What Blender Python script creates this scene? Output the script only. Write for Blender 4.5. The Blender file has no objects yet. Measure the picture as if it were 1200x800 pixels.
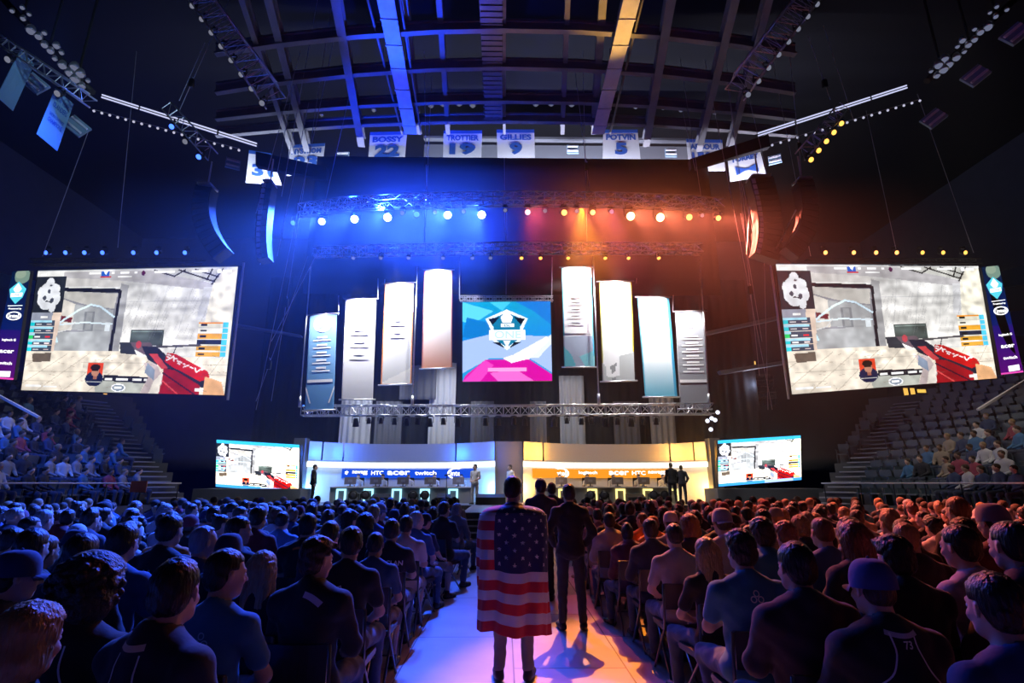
import bpy, bmesh, math, random
import numpy as np
from mathutils import Vector, Matrix, Euler
from mathutils.bvhtree import BVHTree
R = math.radians
PI = math.pi
random.seed(7)
rng = np.random.default_rng(11)
scene = bpy.context.scene
COL = scene.collection

# ------------------------------------------------------------------ camera
F_PX = 620.0
CAM = Vector((0.0, 0.0, 1.75))
PITCH = math.atan(166.0 / F_PX)
YAW = math.atan(9.0 / F_PX)
cd = bpy.data.cameras.new('camera')
cam = bpy.data.objects.new('camera', cd)
COL.objects.link(cam)
cam.location = CAM
cam.rotation_euler = (PI / 2 + PITCH, 0, -YAW)
cd.sensor_width = 36.0
cd.lens = F_PX / 1200 * 36
cd.clip_end = 400
cd.clip_start = 0.05
scene.camera = cam
CR = Euler((PI / 2 + PITCH, 0, -YAW)).to_matrix()
CRI = CR.transposed()


def ray(px, py):
    return CR @ Vector(((px - 600) / F_PX, (400 - py) / F_PX, -1))


def pix(px, py, Y):            # the place seen at a pixel, at a distance Y down the hall
    d = ray(px, py)
    return CAM + d * (Y / d.y)


def pixz(px, py, Z):           # the same at a height Z
    d = ray(px, py)
    return CAM + d * ((Z - CAM.z) / d.z)


def proj(p):
    q = CRI @ (Vector(p) - CAM)
    return 600 + F_PX * q.x / -q.z, 400 - F_PX * q.y / -q.z, -q.z


# ------------------------------------------------------------------ world, exposure
scene.view_settings.view_transform = 'Standard'
scene.view_settings.look = 'None'
scene.view_settings.gamma = 1
scene.view_settings.exposure = 0.25
scene.view_settings.use_curve_mapping = False
scene.cycles.use_denoising = True
scene.cycles.max_bounces = 5
scene.cycles.diffuse_bounces = 2
scene.cycles.glossy_bounces = 2
scene.cycles.volume_bounces = 0
scene.cycles.transparent_max_bounces = 4
scene.cycles.sample_clamp_indirect = 3
scene.cycles.use_light_tree = True
w = bpy.data.worlds.new('world')
scene.world = w
w.use_nodes = True
w.node_tree.nodes['Background'].inputs[0].default_value = (0.03, 0.05, 0.25, 1)
w.node_tree.nodes['Background'].inputs[1].default_value = 0.02

HAZE = 0.0038
BLUE = (0.03, 0.11, 1.0)
ORANGE = (1.0, 0.34, 0.08)
PINK = (1.0, 0.22, 0.34)


def spot(loc, target, energy, color, angle, blend=0.6, size=0.12, parent=None):
    l = bpy.data.lights.new('spot_light', 'SPOT')
    l.energy = energy
    l.color = color
    l.spot_size = R(angle)
    l.spot_blend = blend
    l.shadow_soft_size = size
    o = bpy.data.objects.new('spot_light', l)
    COL.objects.link(o)
    o.location = loc
    o.rotation_euler = (Vector(target) - Vector(loc)).to_track_quat('-Z', 'Y').to_euler()
    return o


def area(loc, target, energy, color, sx, sy):
    l = bpy.data.lights.new('area_light', 'AREA')
    l.shape = 'RECTANGLE'
    l.size, l.size_y = sx, sy
    l.energy = energy
    l.color = color
    o = bpy.data.objects.new('area_light', l)
    COL.objects.link(o)
    o.location = loc
    o.rotation_euler = (Vector(target) - Vector(loc)).to_track_quat('-Z', 'Y').to_euler()
    return o


def point(loc, energy, color, size=0.1):
    l = bpy.data.lights.new('point_light', 'POINT')
    l.energy = energy
    l.color = color
    l.shadow_soft_size = size
    o = bpy.data.objects.new('point_light', l)
    COL.objects.link(o)
    o.location = loc
    return o


TRUSS_Z = pix(590, 240, 21).z
# narrow lamps on the walkway
spot((-2.2, 20.2, TRUSS_Z - .5), (-1.4, 5.6, 0), 7500, (.005, .04, 1.0), 15, .5, .1)
spot((3.2, 20.2, TRUSS_Z - .5), (1.15, 5.2, 0), 20000, (1.0, .30, .02), 12, .6, .04)
spot((4.5, 20.2, TRUSS_Z - .5), (1.9, 4.9, 0), 3500, (1.0, .05, .35), 9, .7, .05)
# beams thrown up into the roof
spot((-5.2, 19.6, TRUSS_Z + .3), (-3.4, 15.5, 20), 5500, (.005, .045, 1.0), 60, .9, .1)
spot((-7, 21, TRUSS_Z + .3), (-5, 22, 20), 2200, (.005, .04, 1.0), 100, .9, .1)
spot((5.6, 19.6, TRUSS_Z + .3), (3.7, 15.5, 20), 1700, (1.0, .5, .08), 34, .9, .1)
spot((.6, 20.0, TRUSS_Z + .3), (.6, 16, 20), 160, (1.0, .45, .4), 60, .9, .1)
# added spots tint the black cloth, in place of lamp glow in the haze
spot((-5.5, 21.2, TRUSS_Z - .2), (-4.5, 23.4, 14.3), 9000, (.02, .07, 1.0), 150, 1, .3)
spot((-1.2, 21.2, TRUSS_Z - .2), (-1.5, 23.4, 13.8), 3000, (.02, .07, 1.0), 150, 1, .3)
spot((4.6, 21.2, TRUSS_Z - .2), (4.5, 23.4, 13.6), 1300, (1.0, .20, .05), 140, 1, .3)
# added unseen light strips just below the jersey banners brighten them
area((-4.5, 23.75, 16.2), (-4.5, 24.35, 17.2), 900, (.7, .78, 1.0), 22, .12)
area((8, 23.75, 16.2), (8, 24.35, 17.2), 700, (.85, .82, 1.0), 16, .12)
point((-22, 30, 12), 1500, (.04, .10, 1.0), 1.0)  # added unseen blue point, turns the dark side walls navy
# white light down onto the two player booths
area((-5.2, 23.2, 8.4), (-5.2, 28, 1.2), 120, (.80, .86, 1.0), 8, .4)
area((5.4, 23.2, 8.4), (5.4, 28, 1.2), 120, (1.0, .86, .70), 8, .4)
# light on the tall drapes from the low truss
spot((-6.5, 26, 8.0), (-7.2, 30.4, 5.5), 700, (.85, .9, 1.0), 60, .9, .2)
spot((-2.6, 26, 8.0), (-3.2, 30.4, 6), 700, (.85, .9, 1.0), 60, .9, .2)
spot((3.0, 26, 8.0), (3.6, 30.4, 6), 400, (.85, .9, 1.0), 60, .9, .2)
# unseen fill lights added over the hall
area((3.5, -6, 10), (1, 6, 0), 6.5, (.62, .50, 1.0), 6, 3)  # soft violet fill from behind the camera, added to lift the backs
spot((-12, 10, 17), (-16.2, 18.5, 3.2), 14000, (.06, .16, 1.0), 30, .9, .3)  # this spot and the next are added to brighten the stands
spot((12, 10, 17), (16.4, 18.5, 3.0), 2600, (1.0, .92, .80), 30, .9, .3)
spot((-6, 9, 12), (-12.5, 14.3, 14.5), 900, (.5, .8, 1.0), 40, .9, .2)  # added spot to lift the championship banners


# ------------------------------------------------------------------ materials
MATS = {}


def mat(name, col=(0.5, 0.5, 0.5), rough=0.6, metal=0.0, emit=None, es=0.0, noise=0.0, nscale=20, bump=0.0, bscale=60,
        objcol=False, sheen=0.0, attr=None, stretch=None):
    if name in MATS:
        return MATS[name]
    m = bpy.data.materials.new(name)
    m.use_nodes = True
    nt = m.node_tree
    b = nt.nodes['Principled BSDF']
    b.inputs['Base Color'].default_value = (*col, 1)
    b.inputs['Roughness'].default_value = rough
    b.inputs['Metallic'].default_value = metal
    if sheen:
        b.inputs['Sheen Weight'].default_value = sheen
    src = None
    if objcol:
        oi = nt.nodes.new('ShaderNodeObjectInfo')
        src = oi.outputs['Color']
    if attr:
        at = nt.nodes.new('ShaderNodeAttribute')
        at.attribute_name = attr
        src = at.outputs['Color']
    tc = None
    if noise or bump:
        tc = nt.nodes.new('ShaderNodeTexCoord')
        vec = tc.outputs['Object']
        if stretch:
            mp = nt.nodes.new('ShaderNodeMapping')
            mp.inputs['Scale'].default_value = stretch
            nt.links.new(vec, mp.inputs['Vector'])
            vec = mp.outputs[0]
    if noise:
        n = nt.nodes.new('ShaderNodeTexNoise')
        n.inputs['Scale'].default_value = nscale
        n.inputs['Detail'].default_value = 3
        nt.links.new(vec, n.inputs['Vector'])
        mr = nt.nodes.new('ShaderNodeMapRange')
        mr.inputs['To Min'].default_value = 1 - noise
        mr.inputs['To Max'].default_value = 1 + noise
        nt.links.new(n.outputs['Fac'], mr.inputs['Value'])
        mx = nt.nodes.new('ShaderNodeMix')
        mx.data_type = 'RGBA'
        mx.blend_type = 'MULTIPLY'
        mx.inputs[0].default_value = 1
        if src:
            nt.links.new(src, mx.inputs[6])
        else:
            mx.inputs[6].default_value = (*col, 1)
        nt.links.new(mr.outputs[0], mx.inputs[7])
        src = mx.outputs[2]
    if src:
        nt.links.new(src, b.inputs['Base Color'])
    if bump:
        n2 = nt.nodes.new('ShaderNodeTexNoise')
        n2.inputs['Scale'].default_value = bscale
        n2.inputs['Detail'].default_value = 3
        nt.links.new(vec, n2.inputs['Vector'])
        bp = nt.nodes.new('ShaderNodeBump')
        bp.inputs['Strength'].default_value = bump
        bp.inputs['Distance'].default_value = 0.02
        nt.links.new(n2.outputs['Fac'], bp.inputs['Height'])
        nt.links.new(bp.outputs[0], b.inputs['Normal'])
    if emit is not None:
        b.inputs['Emission Color'].default_value = (*emit, 1)
        b.inputs['Emission Strength'].default_value = es
    MATS[name] = m
    return m


def screen_mat(name, strength, gain=1.0):     # a screen: gives off its own picture
    m = bpy.data.materials.new(name)
    m.use_nodes = True
    nt = m.node_tree
    for n in list(nt.nodes):
        nt.nodes.remove(n)
    out = nt.nodes.new('ShaderNodeOutputMaterial')
    e = nt.nodes.new('ShaderNodeEmission')
    a = nt.nodes.new('ShaderNodeAttribute')
    a.attribute_name = 'picture'
    nt.links.new(a.outputs['Color'], e.inputs[0])
    e.inputs[1].default_value = strength
    nt.links.new(e.outputs[0], out.inputs[0])
    return m


def emit_mat(name, col, s):
    if name in MATS:
        return MATS[name]
    m = bpy.data.materials.new(name)
    m.use_nodes = True
    nt = m.node_tree
    for n in list(nt.nodes):
        nt.nodes.remove(n)
    out = nt.nodes.new('ShaderNodeOutputMaterial')
    e = nt.nodes.new('ShaderNodeEmission')
    e.inputs[0].default_value = (*col, 1)
    e.inputs[1].default_value = s
    nt.links.new(e.outputs[0], out.inputs[0])
    MATS[name] = m
    return m


M_CLOTH = mat('cloth', objcol=True, rough=0.85, noise=0.12, nscale=9, bump=0.25, bscale=14, sheen=0.15)
M_SKIN = mat('skin', objcol=True, rough=0.5, noise=0.06, nscale=14, bump=0.05, bscale=90)
M_HAIR = mat('hair', objcol=True, rough=0.42, noise=0.35, nscale=40, bump=0.8, bscale=55, stretch=(1.2, 1.2, 0.25))
M_CURL = mat('curly_hair', objcol=True, rough=0.5, noise=0.4, nscale=60, bump=1.0, bscale=60)
M_SHOE = mat('shoe_leather', objcol=True, rough=0.45, bump=0.1, bscale=40)
M_BLACK = mat('black_metal', (0.018, 0.018, 0.02), 0.4, 0.3)
M_BPAINT = mat('black_paint', (0.02, 0.02, 0.023), 0.55)
M_ALU = mat('aluminium', (0.75, 0.76, 0.8), 0.32, 0.85, noise=0.15, nscale=6)
M_STEEL = mat('roof_steel', (0.20, 0.20, 0.22), 0.6, 0.1, noise=0.25, nscale=2)
M_WHITE = mat('white_paint', (0.8, 0.8, 0.8), 0.5)
M_GREY = mat('grey_paint', (0.3, 0.3, 0.32), 0.6)
M_CABLE = mat('cable_jacket', (0.55, 0.55, 0.6), 0.5)
M_EYEW = mat('eye_white', (0.8, 0.8, 0.78), 0.2)
M_IRIS = mat('iris', (0.05, 0.03, 0.02), 0.2)


# ------------------------------------------------------------------ object helpers
def obj(name, me, m=None, parent=None, color=None):
    if isinstance(me, bmesh.types.BMesh):
        bm = me
        me = bpy.data.meshes.new(name)
        bm.to_mesh(me)
        bm.free()
    if m is not None:
        ms = m if isinstance(m, (list, tuple)) else [m]
        if not me.materials:
            for q in ms:
                me.materials.append(q)
    o = bpy.data.objects.new(name, me)
    COL.objects.link(o)
    if parent is not None:
        o.parent = parent
    if color:
        o.color = (*color[:3], 1)
    return o


def tag(o, label, cat, group=None, kind=None):
    if label:
        o['label'] = label
    if cat:
        o['category'] = cat
    if group:
        o['group'] = group
    if kind:
        o['kind'] = kind
    return o


def thing(name, label, cat, loc=(0, 0, 0), rot=(0, 0, 0), group=None):
    o = bpy.data.objects.new(name, None)
    o.empty_display_size = 0.1
    COL.objects.link(o)
    o.location = loc
    o.rotation_euler = rot
    return tag(o, label, cat, group)


def struct(name, me, m):
    o = obj(name, me, m)
    o['kind'] = 'structure'
    return o


def tree_copy(root, loc=None, rot=None, label=None, group=None, scale=None):
    def rec(o, par):
        c = o.copy()
        COL.objects.link(c)
        if par is not None:
            c.parent = par
            c.matrix_parent_inverse = o.matrix_parent_inverse
        for ch in o.children:
            rec(ch, c)
        return c
    r = rec(root, None)
    if loc is not None:
        r.location = loc
    if rot is not None:
        r.rotation_euler = rot
    if scale is not None:
        r.scale = scale
    if label:
        r['label'] = label
    if group:
        r['group'] = group
    return r


def box(bm, c, s, rot=None, mi=0):
    r = bmesh.ops.create_cube(bm, size=1)
    M = Matrix.Translation(c)
    if rot is not None:
        M = M @ (rot if isinstance(rot, Matrix) else Euler(rot).to_matrix().to_4x4())
    M = M @ Matrix.Diagonal((*s, 1))
    bmesh.ops.transform(bm, matrix=M, verts=r['verts'])
    for f in {f for v in r['verts'] for f in v.link_faces}:
        f.material_index = mi
    return r['verts']


def tube(bm, pts, r, n=6, cap=True, mi=0):
    pts = [Vector(p) for p in pts]
    if isinstance(r, (int, float)):
        r = [r] * len(pts)
    rings = []
    prev = None
    for i, p in enumerate(pts):
        a = pts[max(i - 1, 0)]
        b = pts[min(i + 1, len(pts) - 1)]
        t = (b - a)
        t = t.normalized() if t.length > 1e-9 else Vector((0, 0, 1))
        if prev is None:
            u = t.cross(Vector((0, 0, 1)))
            if u.length < 0.05:
                u = t.cross(Vector((1, 0, 0)))
            u.normalize()
        else:
            u = (prev - t * prev.dot(t)).normalized()
        prev = u
        v = t.cross(u)
        rings.append([bm.verts.new(p + (u * math.cos(2 * PI * k / n) + v * math.sin(2 * PI * k / n)) * r[i]) for k in range(n)])
    for i in range(len(rings) - 1):
        for k in range(n):
            f = bm.faces.new((rings[i][k], rings[i][(k + 1) % n], rings[i + 1][(k + 1) % n], rings[i + 1][k]))
            f.material_index = mi
            f.smooth = n > 5
    if cap:
        f = bm.faces.new(rings[0][::-1])
        f.material_index = mi
        f = bm.faces.new(rings[-1])
        f.material_index = mi


def lathe(bm, prof, n=16, M=None, mi=0):
    rings = []
    for (r, z) in prof:
        rings.append([bm.verts.new((max(r, 1e-4) * math.cos(2 * PI * k / n), max(r, 1e-4) * math.sin(2 * PI * k / n), z)) for k in range(n)])
    for i in range(len(rings) - 1):
        for k in range(n):
            f = bm.faces.new((rings[i][k], rings[i][(k + 1) % n], rings[i + 1][(k + 1) % n], rings[i + 1][k]))
            f.smooth = True
            f.material_index = mi
    f = bm.faces.new(rings[0][::-1]); f.material_index = mi
    f = bm.faces.new(rings[-1]); f.material_index = mi
    if M is not None:
        bmesh.ops.transform(bm, matrix=M, verts=[v for rg in rings for v in rg])


def quad_bil(q, u, v):          # u to the right, v downwards over four corners TL, TR, BR, BL
    tl, tr, br, bl = q
    return (tl * (1 - u) + tr * u) * (1 - v) + (bl * (1 - u) + br * u) * v


def quad_normal(q):
    return (q[1] - q[0]).cross(q[3] - q[0]).normalized() * -1


def slab(bm, q, t0, t1, mi=0):    # a slab along the quad between two offsets towards the hall
    n = quad_normal(q)
    if n.y > 0:
        n = -n
    a = [bm.verts.new(p + n * t1) for p in q]
    b = [bm.verts.new(p + n * t0) for p in q]
    fs = [a, b[::-1]] + [[a[i], b[i], b[(i + 1) % 4], a[(i + 1) % 4]] for i in range(4)]
    for f in fs:
        f = bm.faces.new(f)
        f.material_index = mi
    bmesh.ops.recalc_face_normals(bm, faces=bm.faces[:])


_txt = {}


def text_flat(s, bold=False):
    if (s, bold) not in _txt:
        c = bpy.data.curves.new('t', 'FONT')
        c.body = s
        c.resolution_u = 3
        c.align_x = 'LEFT'
        c.offset = .05 if bold else .022
        o = bpy.data.objects.new('t', c)
        me = bpy.data.meshes.new_from_object(o)
        vs = np.array([v.co[:2] for v in me.vertices]) if len(me.vertices) else np.zeros((1, 2))
        fs = [tuple(p.vertices) for p in me.polygons]
        lo, hi = vs.min(0), vs.max(0)
        _txt[(s, bold)] = ((vs - lo) / max(hi[1] - lo[1], 1e-6), fs, (hi[0] - lo[0]) / max(hi[1] - lo[1], 1e-6))
        bpy.data.objects.remove(o)
        bpy.data.meshes.remove(me)
    return _txt[(s, bold)]


def text_on(q, s, u0, u1, v0, v1, m, parent, off=0.02, name='lettering', bold=False):
    """lettering filling the rectangle u0..u1, v0..v1 of a quad"""
    vs, fs, asp = text_flat(s, bold)
    n = quad_normal(q)
    if n.y > 0:
        n = -n
    me = bpy.data.meshes.new(name)
    P = [quad_bil(q, u0 + (u1 - u0) * x / asp, v1 + (v0 - v1) * y) + n * off for x, y in vs]
    me.from_pydata([tuple(p) for p in P], [], fs)
    return obj(name, me, m, parent)


# ------------------------------------------------------------------ pictures (for screens and printed banners)
class Canvas:
    def __init__(s, w, h, bg):
        s.w, s.h = w, h
        s.a = np.ones((h, w, 3)) * np.array(bg)
        s.X, s.Y = np.meshgrid((np.arange(w) + .5) / w, (np.arange(h) + .5) / h)

    def poly(s, pts, c, al=1.0):
        x, y = s.X, s.Y
        ins = np.zeros_like(x, bool)
        n = len(pts)
        for i in range(n):
            x0, y0 = pts[i]
            x1, y1 = pts[(i + 1) % n]
            if y0 == y1:
                continue
            c_ = ((y0 > y) != (y1 > y)) & (x < (x1 - x0) * (y - y0) / (y1 - y0) + x0)
            ins ^= c_
        s.put(ins, c, al)

    def put(s, m, c, al=1.0):
        c = np.array(c)
        if c.ndim == 1:
            s.a[m] = s.a[m] * (1 - al) + c * al
        else:
            s.a[m] = s.a[m] * (1 - al) + c[m] * al

    def rect(s, x0, y0, x1, y1, c, al=1.0):
        s.put((s.X >= x0) & (s.X < x1) & (s.Y >= y0) & (s.Y < y1), c, al)

    def ell(s, cx, cy, rx, ry, c, ring=0, al=1.0):
        d = np.sqrt(((s.X - cx) / rx) ** 2 + ((s.Y - cy) / ry) ** 2)
        s.put((d < 1) & (d > 1 - ring) if ring else d < 1, c, al)

    def line(s, pts, wd, c, al=1.0):
        asp = s.w / s.h
        for (x0, y0), (x1, y1) in zip(pts[:-1], pts[1:]):
            dx, dy = (x1 - x0) * asp, y1 - y0
            L = dx * dx + dy * dy + 1e-9
            t = np.clip((((s.X - x0) * asp) * dx + (s.Y - y0) * dy) / L, 0, 1)
            d = np.hypot((s.X - x0) * asp - t * dx, s.Y - y0 - t * dy)
            s.put(d < wd, c, al)

    def grad(s, x0, y0, x1, y1, c0, c1, vert=True):
        t = np.clip((s.Y - y0) / (y1 - y0) if vert else (s.X - x0) / (x1 - x0), 0, 1)[..., None]
        g = np.array(c0) * (1 - t) + np.array(c1) * t
        m = (s.X >= x0) & (s.X < x1) & (s.Y >= y0) & (s.Y < y1)
        s.a[m] = g[m]

    def noise(s, x0, y0, x1, y1, amt, sx=6, sy=6, seed=0):
        r = np.random.default_rng(seed)
        g = r.random((sy + 2, sx + 2))
        fx, fy = s.X * sx, s.Y * sy
        ix, iy = fx.astype(int), fy.astype(int)
        tx, ty = fx - ix, fy - iy
        v = (g[iy, ix] * (1 - tx) + g[iy, ix + 1] * tx) * (1 - ty) + (g[iy + 1, ix] * (1 - tx) + g[iy + 1, ix + 1] * tx) * ty
        m = (s.X >= x0) & (s.X < x1) & (s.Y >= y0) & (s.Y < y1)
        s.a[m] *= (1 + amt * (v[m] * 2 - 1))[:, None]


def picture_mesh(name, q, cv, off=0.0, sag=None):
    """a sheet over the quad q carrying a canvas in its colour attribute"""
    n = quad_normal(q)
    if n.y > 0:
        n = -n
    W, H = cv.w, cv.h
    u = np.linspace(0, 1, W + 1)
    v = np.linspace(0, 1, H + 1)
    U, V = np.meshgrid(u, v)
    c = [np.array(p + n * off) for p in q]
    P = ((c[0][None, None] * (1 - U[..., None]) + c[1] * U[..., None]) * (1 - V[..., None]) + (c[3] * (1 - U[..., None]) + c[2] * U[..., None]) * V[..., None])
    if sag:
        P = P + np.array(n) * sag(U, V)[..., None]
    P = P.reshape(-1, 3)
    i = np.arange(H)[:, None] * (W + 1) + np.arange(W)[None]
    F = np.stack([i, i + W + 1, i + W + 2, i + 1], -1).reshape(-1, 4)
    me = bpy.data.meshes.new(name)
    me.vertices.add(len(P))
    me.vertices.foreach_set('co', P.ravel().astype(np.float32))
    me.loops.add(F.size)
    me.loops.foreach_set('vertex_index', F.ravel().astype(np.int32))
    me.polygons.add(len(F))
    me.polygons.foreach_set('loop_start', (np.arange(len(F)) * 4).astype(np.int32))
    me.update()
    me.validate()
    at = me.color_attributes.new('picture', 'FLOAT_COLOR', 'CORNER')
    colr = np.ones((len(F), 4, 4), np.float32)
    colr[:, :, :3] = cv.a.reshape(-1, 1, 3)
    at.data.foreach_set('color', colr.ravel())
    return me


# ------------------------------------------------------------------ soft shapes: one closed skin from blended limbs
class Soft:
    def __init__(s, lo, hi, h):
        s.lo, s.h = np.array(lo, float), h
        s.n = (np.ceil((np.array(hi) - s.lo) / h).astype(int) + 1)
        s.F = np.full(s.n, 0.3, np.float32)

    def _win(s, a, b):
        i0 = np.clip(np.floor((a - s.lo) / s.h).astype(int), 0, s.n)
        i1 = np.clip(np.ceil((b - s.lo) / s.h).astype(int) + 1, 0, s.n)
        if np.any(i1 <= i0):
            return None, None
        g = np.meshgrid(*[s.lo[k] + s.h * np.arange(i0[k], i1[k]) for k in range(3)], indexing='ij')
        return tuple(slice(i0[k], i1[k]) for k in range(3)), np.stack(g, -1)

    def _mix(s, sl, d, k, mode):
        f = s.F[sl]
        if mode == 'sub':
            d = -d
            h = np.clip(0.5 + 0.5 * (d - f) / k, 0, 1)
            s.F[sl] = f * (1 - h) + d * h + k * h * (1 - h)
            return
        h = np.clip(0.5 + 0.5 * (d - f) / k, 0, 1)
        s.F[sl] = d * (1 - h) + f * h - k * h * (1 - h)

    def cap(s, a, b, ra, rb=None, k=0.03, mode='add'):
        rb = ra if rb is None else rb
        a, b = np.array(a, float), np.array(b, float)
        m = max(ra, rb) + k + 2 * s.h
        sl, P = s._win(np.minimum(a, b) - m, np.maximum(a, b) + m)
        if sl is None:
            return
        ab = b - a
        t = np.clip(((P - a) @ ab) / (ab @ ab + 1e-12), 0, 1)
        d = np.linalg.norm(P - a - t[..., None] * ab, axis=-1) - (ra + (rb - ra) * t)
        s._mix(sl, d.astype(np.float32), k, mode)

    def ell(s, c, r, rot=None, k=0.03, mode='add'):
        c, r = np.array(c, float), np.array(r, float)
        m = r.max() + k + 2 * s.h
        sl, P = s._win(c - m, c + m)
        if sl is None:
            return
        p = P - c
        if rot is not None:
            p = p @ np.array(rot)
        k0 = np.linalg.norm(p / r, axis=-1)
        k1 = np.linalg.norm(p / (r * r), axis=-1) + 1e-9
        d = k0 * (k0 - 1) / k1
        s._mix(sl, d.astype(np.float32), k, mode)

    def grid(s):
        g = np.meshgrid(*[s.lo[k] + s.h * np.arange(s.n[k]) for k in range(3)], indexing='ij')
        return g

    def mesh(s, name, smooth=True):
        F = s.F
        F[0] = F[-1] = 0.3
        F[:, 0] = F[:, -1] = 0.3
        F[:, :, 0] = F[:, :, -1] = 0.3
        S = F < 0
        c = S.astype(np.int8)
        cnt = c[:-1, :-1, :-1] + c[1:, :-1, :-1] + c[:-1, 1:, :-1] + c[1:, 1:, :-1] + c[:-1, :-1, 1:] + c[1:, :-1, 1:] + c[:-1, 1:, 1:] + c[1:, 1:, 1:]
        I = np.argwhere((cnt > 0) & (cnt < 8))
        idx = -np.ones(cnt.shape, np.int32)
        idx[tuple(I.T)] = np.arange(len(I))
        acc = np.zeros((len(I), 3))
        num = np.zeros(len(I))
        cor = [(0, 0, 0), (1, 0, 0), (0, 1, 0), (1, 1, 0), (0, 0, 1), (1, 0, 1), (0, 1, 1), (1, 1, 1)]
        for a in range(8):
            for b in range(a + 1, 8):
                df = np.array(cor[b]) - np.array(cor[a])
                if np.abs(df).sum() != 1:
                    continue
                A, B = I + cor[a], I + cor[b]
                fa, fb = F[tuple(A.T)], F[tuple(B.T)]
                m = (fa < 0) != (fb < 0)
                t = np.where(m, fa / np.where(m, fa - fb, 1), 0)
                p = np.array(cor[a]) + t[:, None] * df
                acc[m] += p[m]
                num[m] += 1
        V = s.lo + s.h * (I + acc / num[:, None])
        quads = []
        for ax in range(3):
            o1, o2 = [(1, 2), (2, 0), (0, 1)][ax]
            sl0 = [slice(None)] * 3
            sl1 = [slice(None)] * 3
            sl0[ax] = slice(0, -1)
            sl1[ax] = slice(1, None)
            a, b = S[tuple(sl0)], S[tuple(sl1)]
            E = np.argwhere(a != b)
            E = E[(E[:, o1] > 0) & (E[:, o2] > 0)]
            E = E[(E[:, o1] < idx.shape[o1]) & (E[:, o2] < idx.shape[o2])]
            e1 = np.zeros(3, int); e1[o1] = 1
            e2 = np.zeros(3, int); e2[o2] = 1
            q = np.stack([idx[tuple((E - e1 - e2).T)], idx[tuple((E - e2).T)], idx[tuple(E.T)], idx[tuple((E - e1).T)]], 1)
            fl = ~a[tuple(E.T)]
            q[fl] = q[fl][:, ::-1]
            quads.append(q)
        Q = np.concatenate(quads)
        me = bpy.data.meshes.new(name)
        me.vertices.add(len(V))
        me.vertices.foreach_set('co', V.ravel().astype(np.float32))
        me.loops.add(Q.size)
        me.loops.foreach_set('vertex_index', Q.ravel().astype(np.int32))
        me.polygons.add(len(Q))
        me.polygons.foreach_set('loop_start', (np.arange(len(Q)) * 4).astype(np.int32))
        me.polygons.foreach_set('use_smooth', np.ones(len(Q), bool))
        me.update()
        me.validate()
        return me

# ================================================================== PEOPLE
V3 = lambda *a: np.array(a, float)


def rotm(yaw=0, pitch=0, roll=0):
    return np.array((Matrix.Rotation(R(yaw), 3, 'Z') @ Matrix.Rotation(R(-pitch), 3, 'X') @ Matrix.Rotation(R(roll), 3, 'Y')))


def seated(hands='thigh', lean=0.0, yaw=0, pitch=4, legs='flat', roll=0):
    c = lean
    p = dict(pelvis=V3(0, -.02, .54), belly=V3(0, -.03 + c * .25, .72), chest=V3(0, -.05 + c * .6, .90), neck=V3(0, -.045 + c * .85, 1.07),
             sh=V3(.188, -.05 + c * .75, .985), el=V3(.245, .05 + c, .735), hip=V3(.095, .02, .53), knee=V3(.15, .44, .50), ank=V3(.15, .42, .09),
             foot=V3(.17, .56, .035), seat=True)
    p['head'] = V3(0, .0 + c * 1.1, 1.228 - abs(c) * .12)
    p['wr'] = [V3(-.13, .27 + c * .5, .635), V3(.13, .27 + c * .5, .635)]
    p['hd'] = [V3(.25, .95, -.12), V3(-.25, .95, -.12)]
    p['hn'] = [V3(0, 0, 1), V3(0, 0, 1)]
    p['elb'] = [p['el'] * (-1, 1, 1), p['el'] * 1]
    if hands == 'cross':
        p['elb'] = [V3(-.25, .03 + c, .77), V3(.25, .03 + c, .77)]
        p['wr'] = [V3(-.03, .19 + c, .80), V3(.03, .22 + c, .76)]
        p['hd'] = [V3(1, -.1, .15), V3(-1, -.1, .1)]
        p['hn'] = [V3(0, 1, .2), V3(0, 1, .2)]
    if hands == 'lap':
        p['wr'] = [V3(-.06, .25 + c, .64), V3(.06, .26 + c, .635)]
        p['hd'] = [V3(.8, .6, -.05), V3(-.8, .6, -.05)]
    if hands == 'knees':
        p['elb'] = [V3(-.22, .24, .66), V3(.22, .24, .66)]
        p['wr'] = [V3(-.07, .45, .66), V3(.07, .45, .655)]
        p['hd'] = [V3(.5, .8, -.1), V3(-.5, .8, -.1)]
    p['kneeb'] = [p['knee'] * (-1, 1, 1), p['knee'] * 1]
    p['ankb'] = [p['ank'] * (-1, 1, 1), p['ank'] * 1]
    p['footb'] = [p['foot'] * (-1, 1, 1), p['foot'] * 1]
    if legs == 'apart':
        for s in (0, 1):
            g = -1 if s == 0 else 1
            p['kneeb'][s] = V3(g * .25, .41, .50)
            p['ankb'][s] = V3(g * .24, .33, .09)
            p['footb'][s] = V3(g * .29, .46, .035)
    if legs == 'tucked':
        p['ankb'] = [V3(-.13, .24, .10), V3(.14, .38, .09)]
        p['footb'] = [V3(-.15, .36, .035), V3(.16, .52, .035)]
    p['HR'] = rotm(yaw, pitch, roll)
    return p


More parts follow.
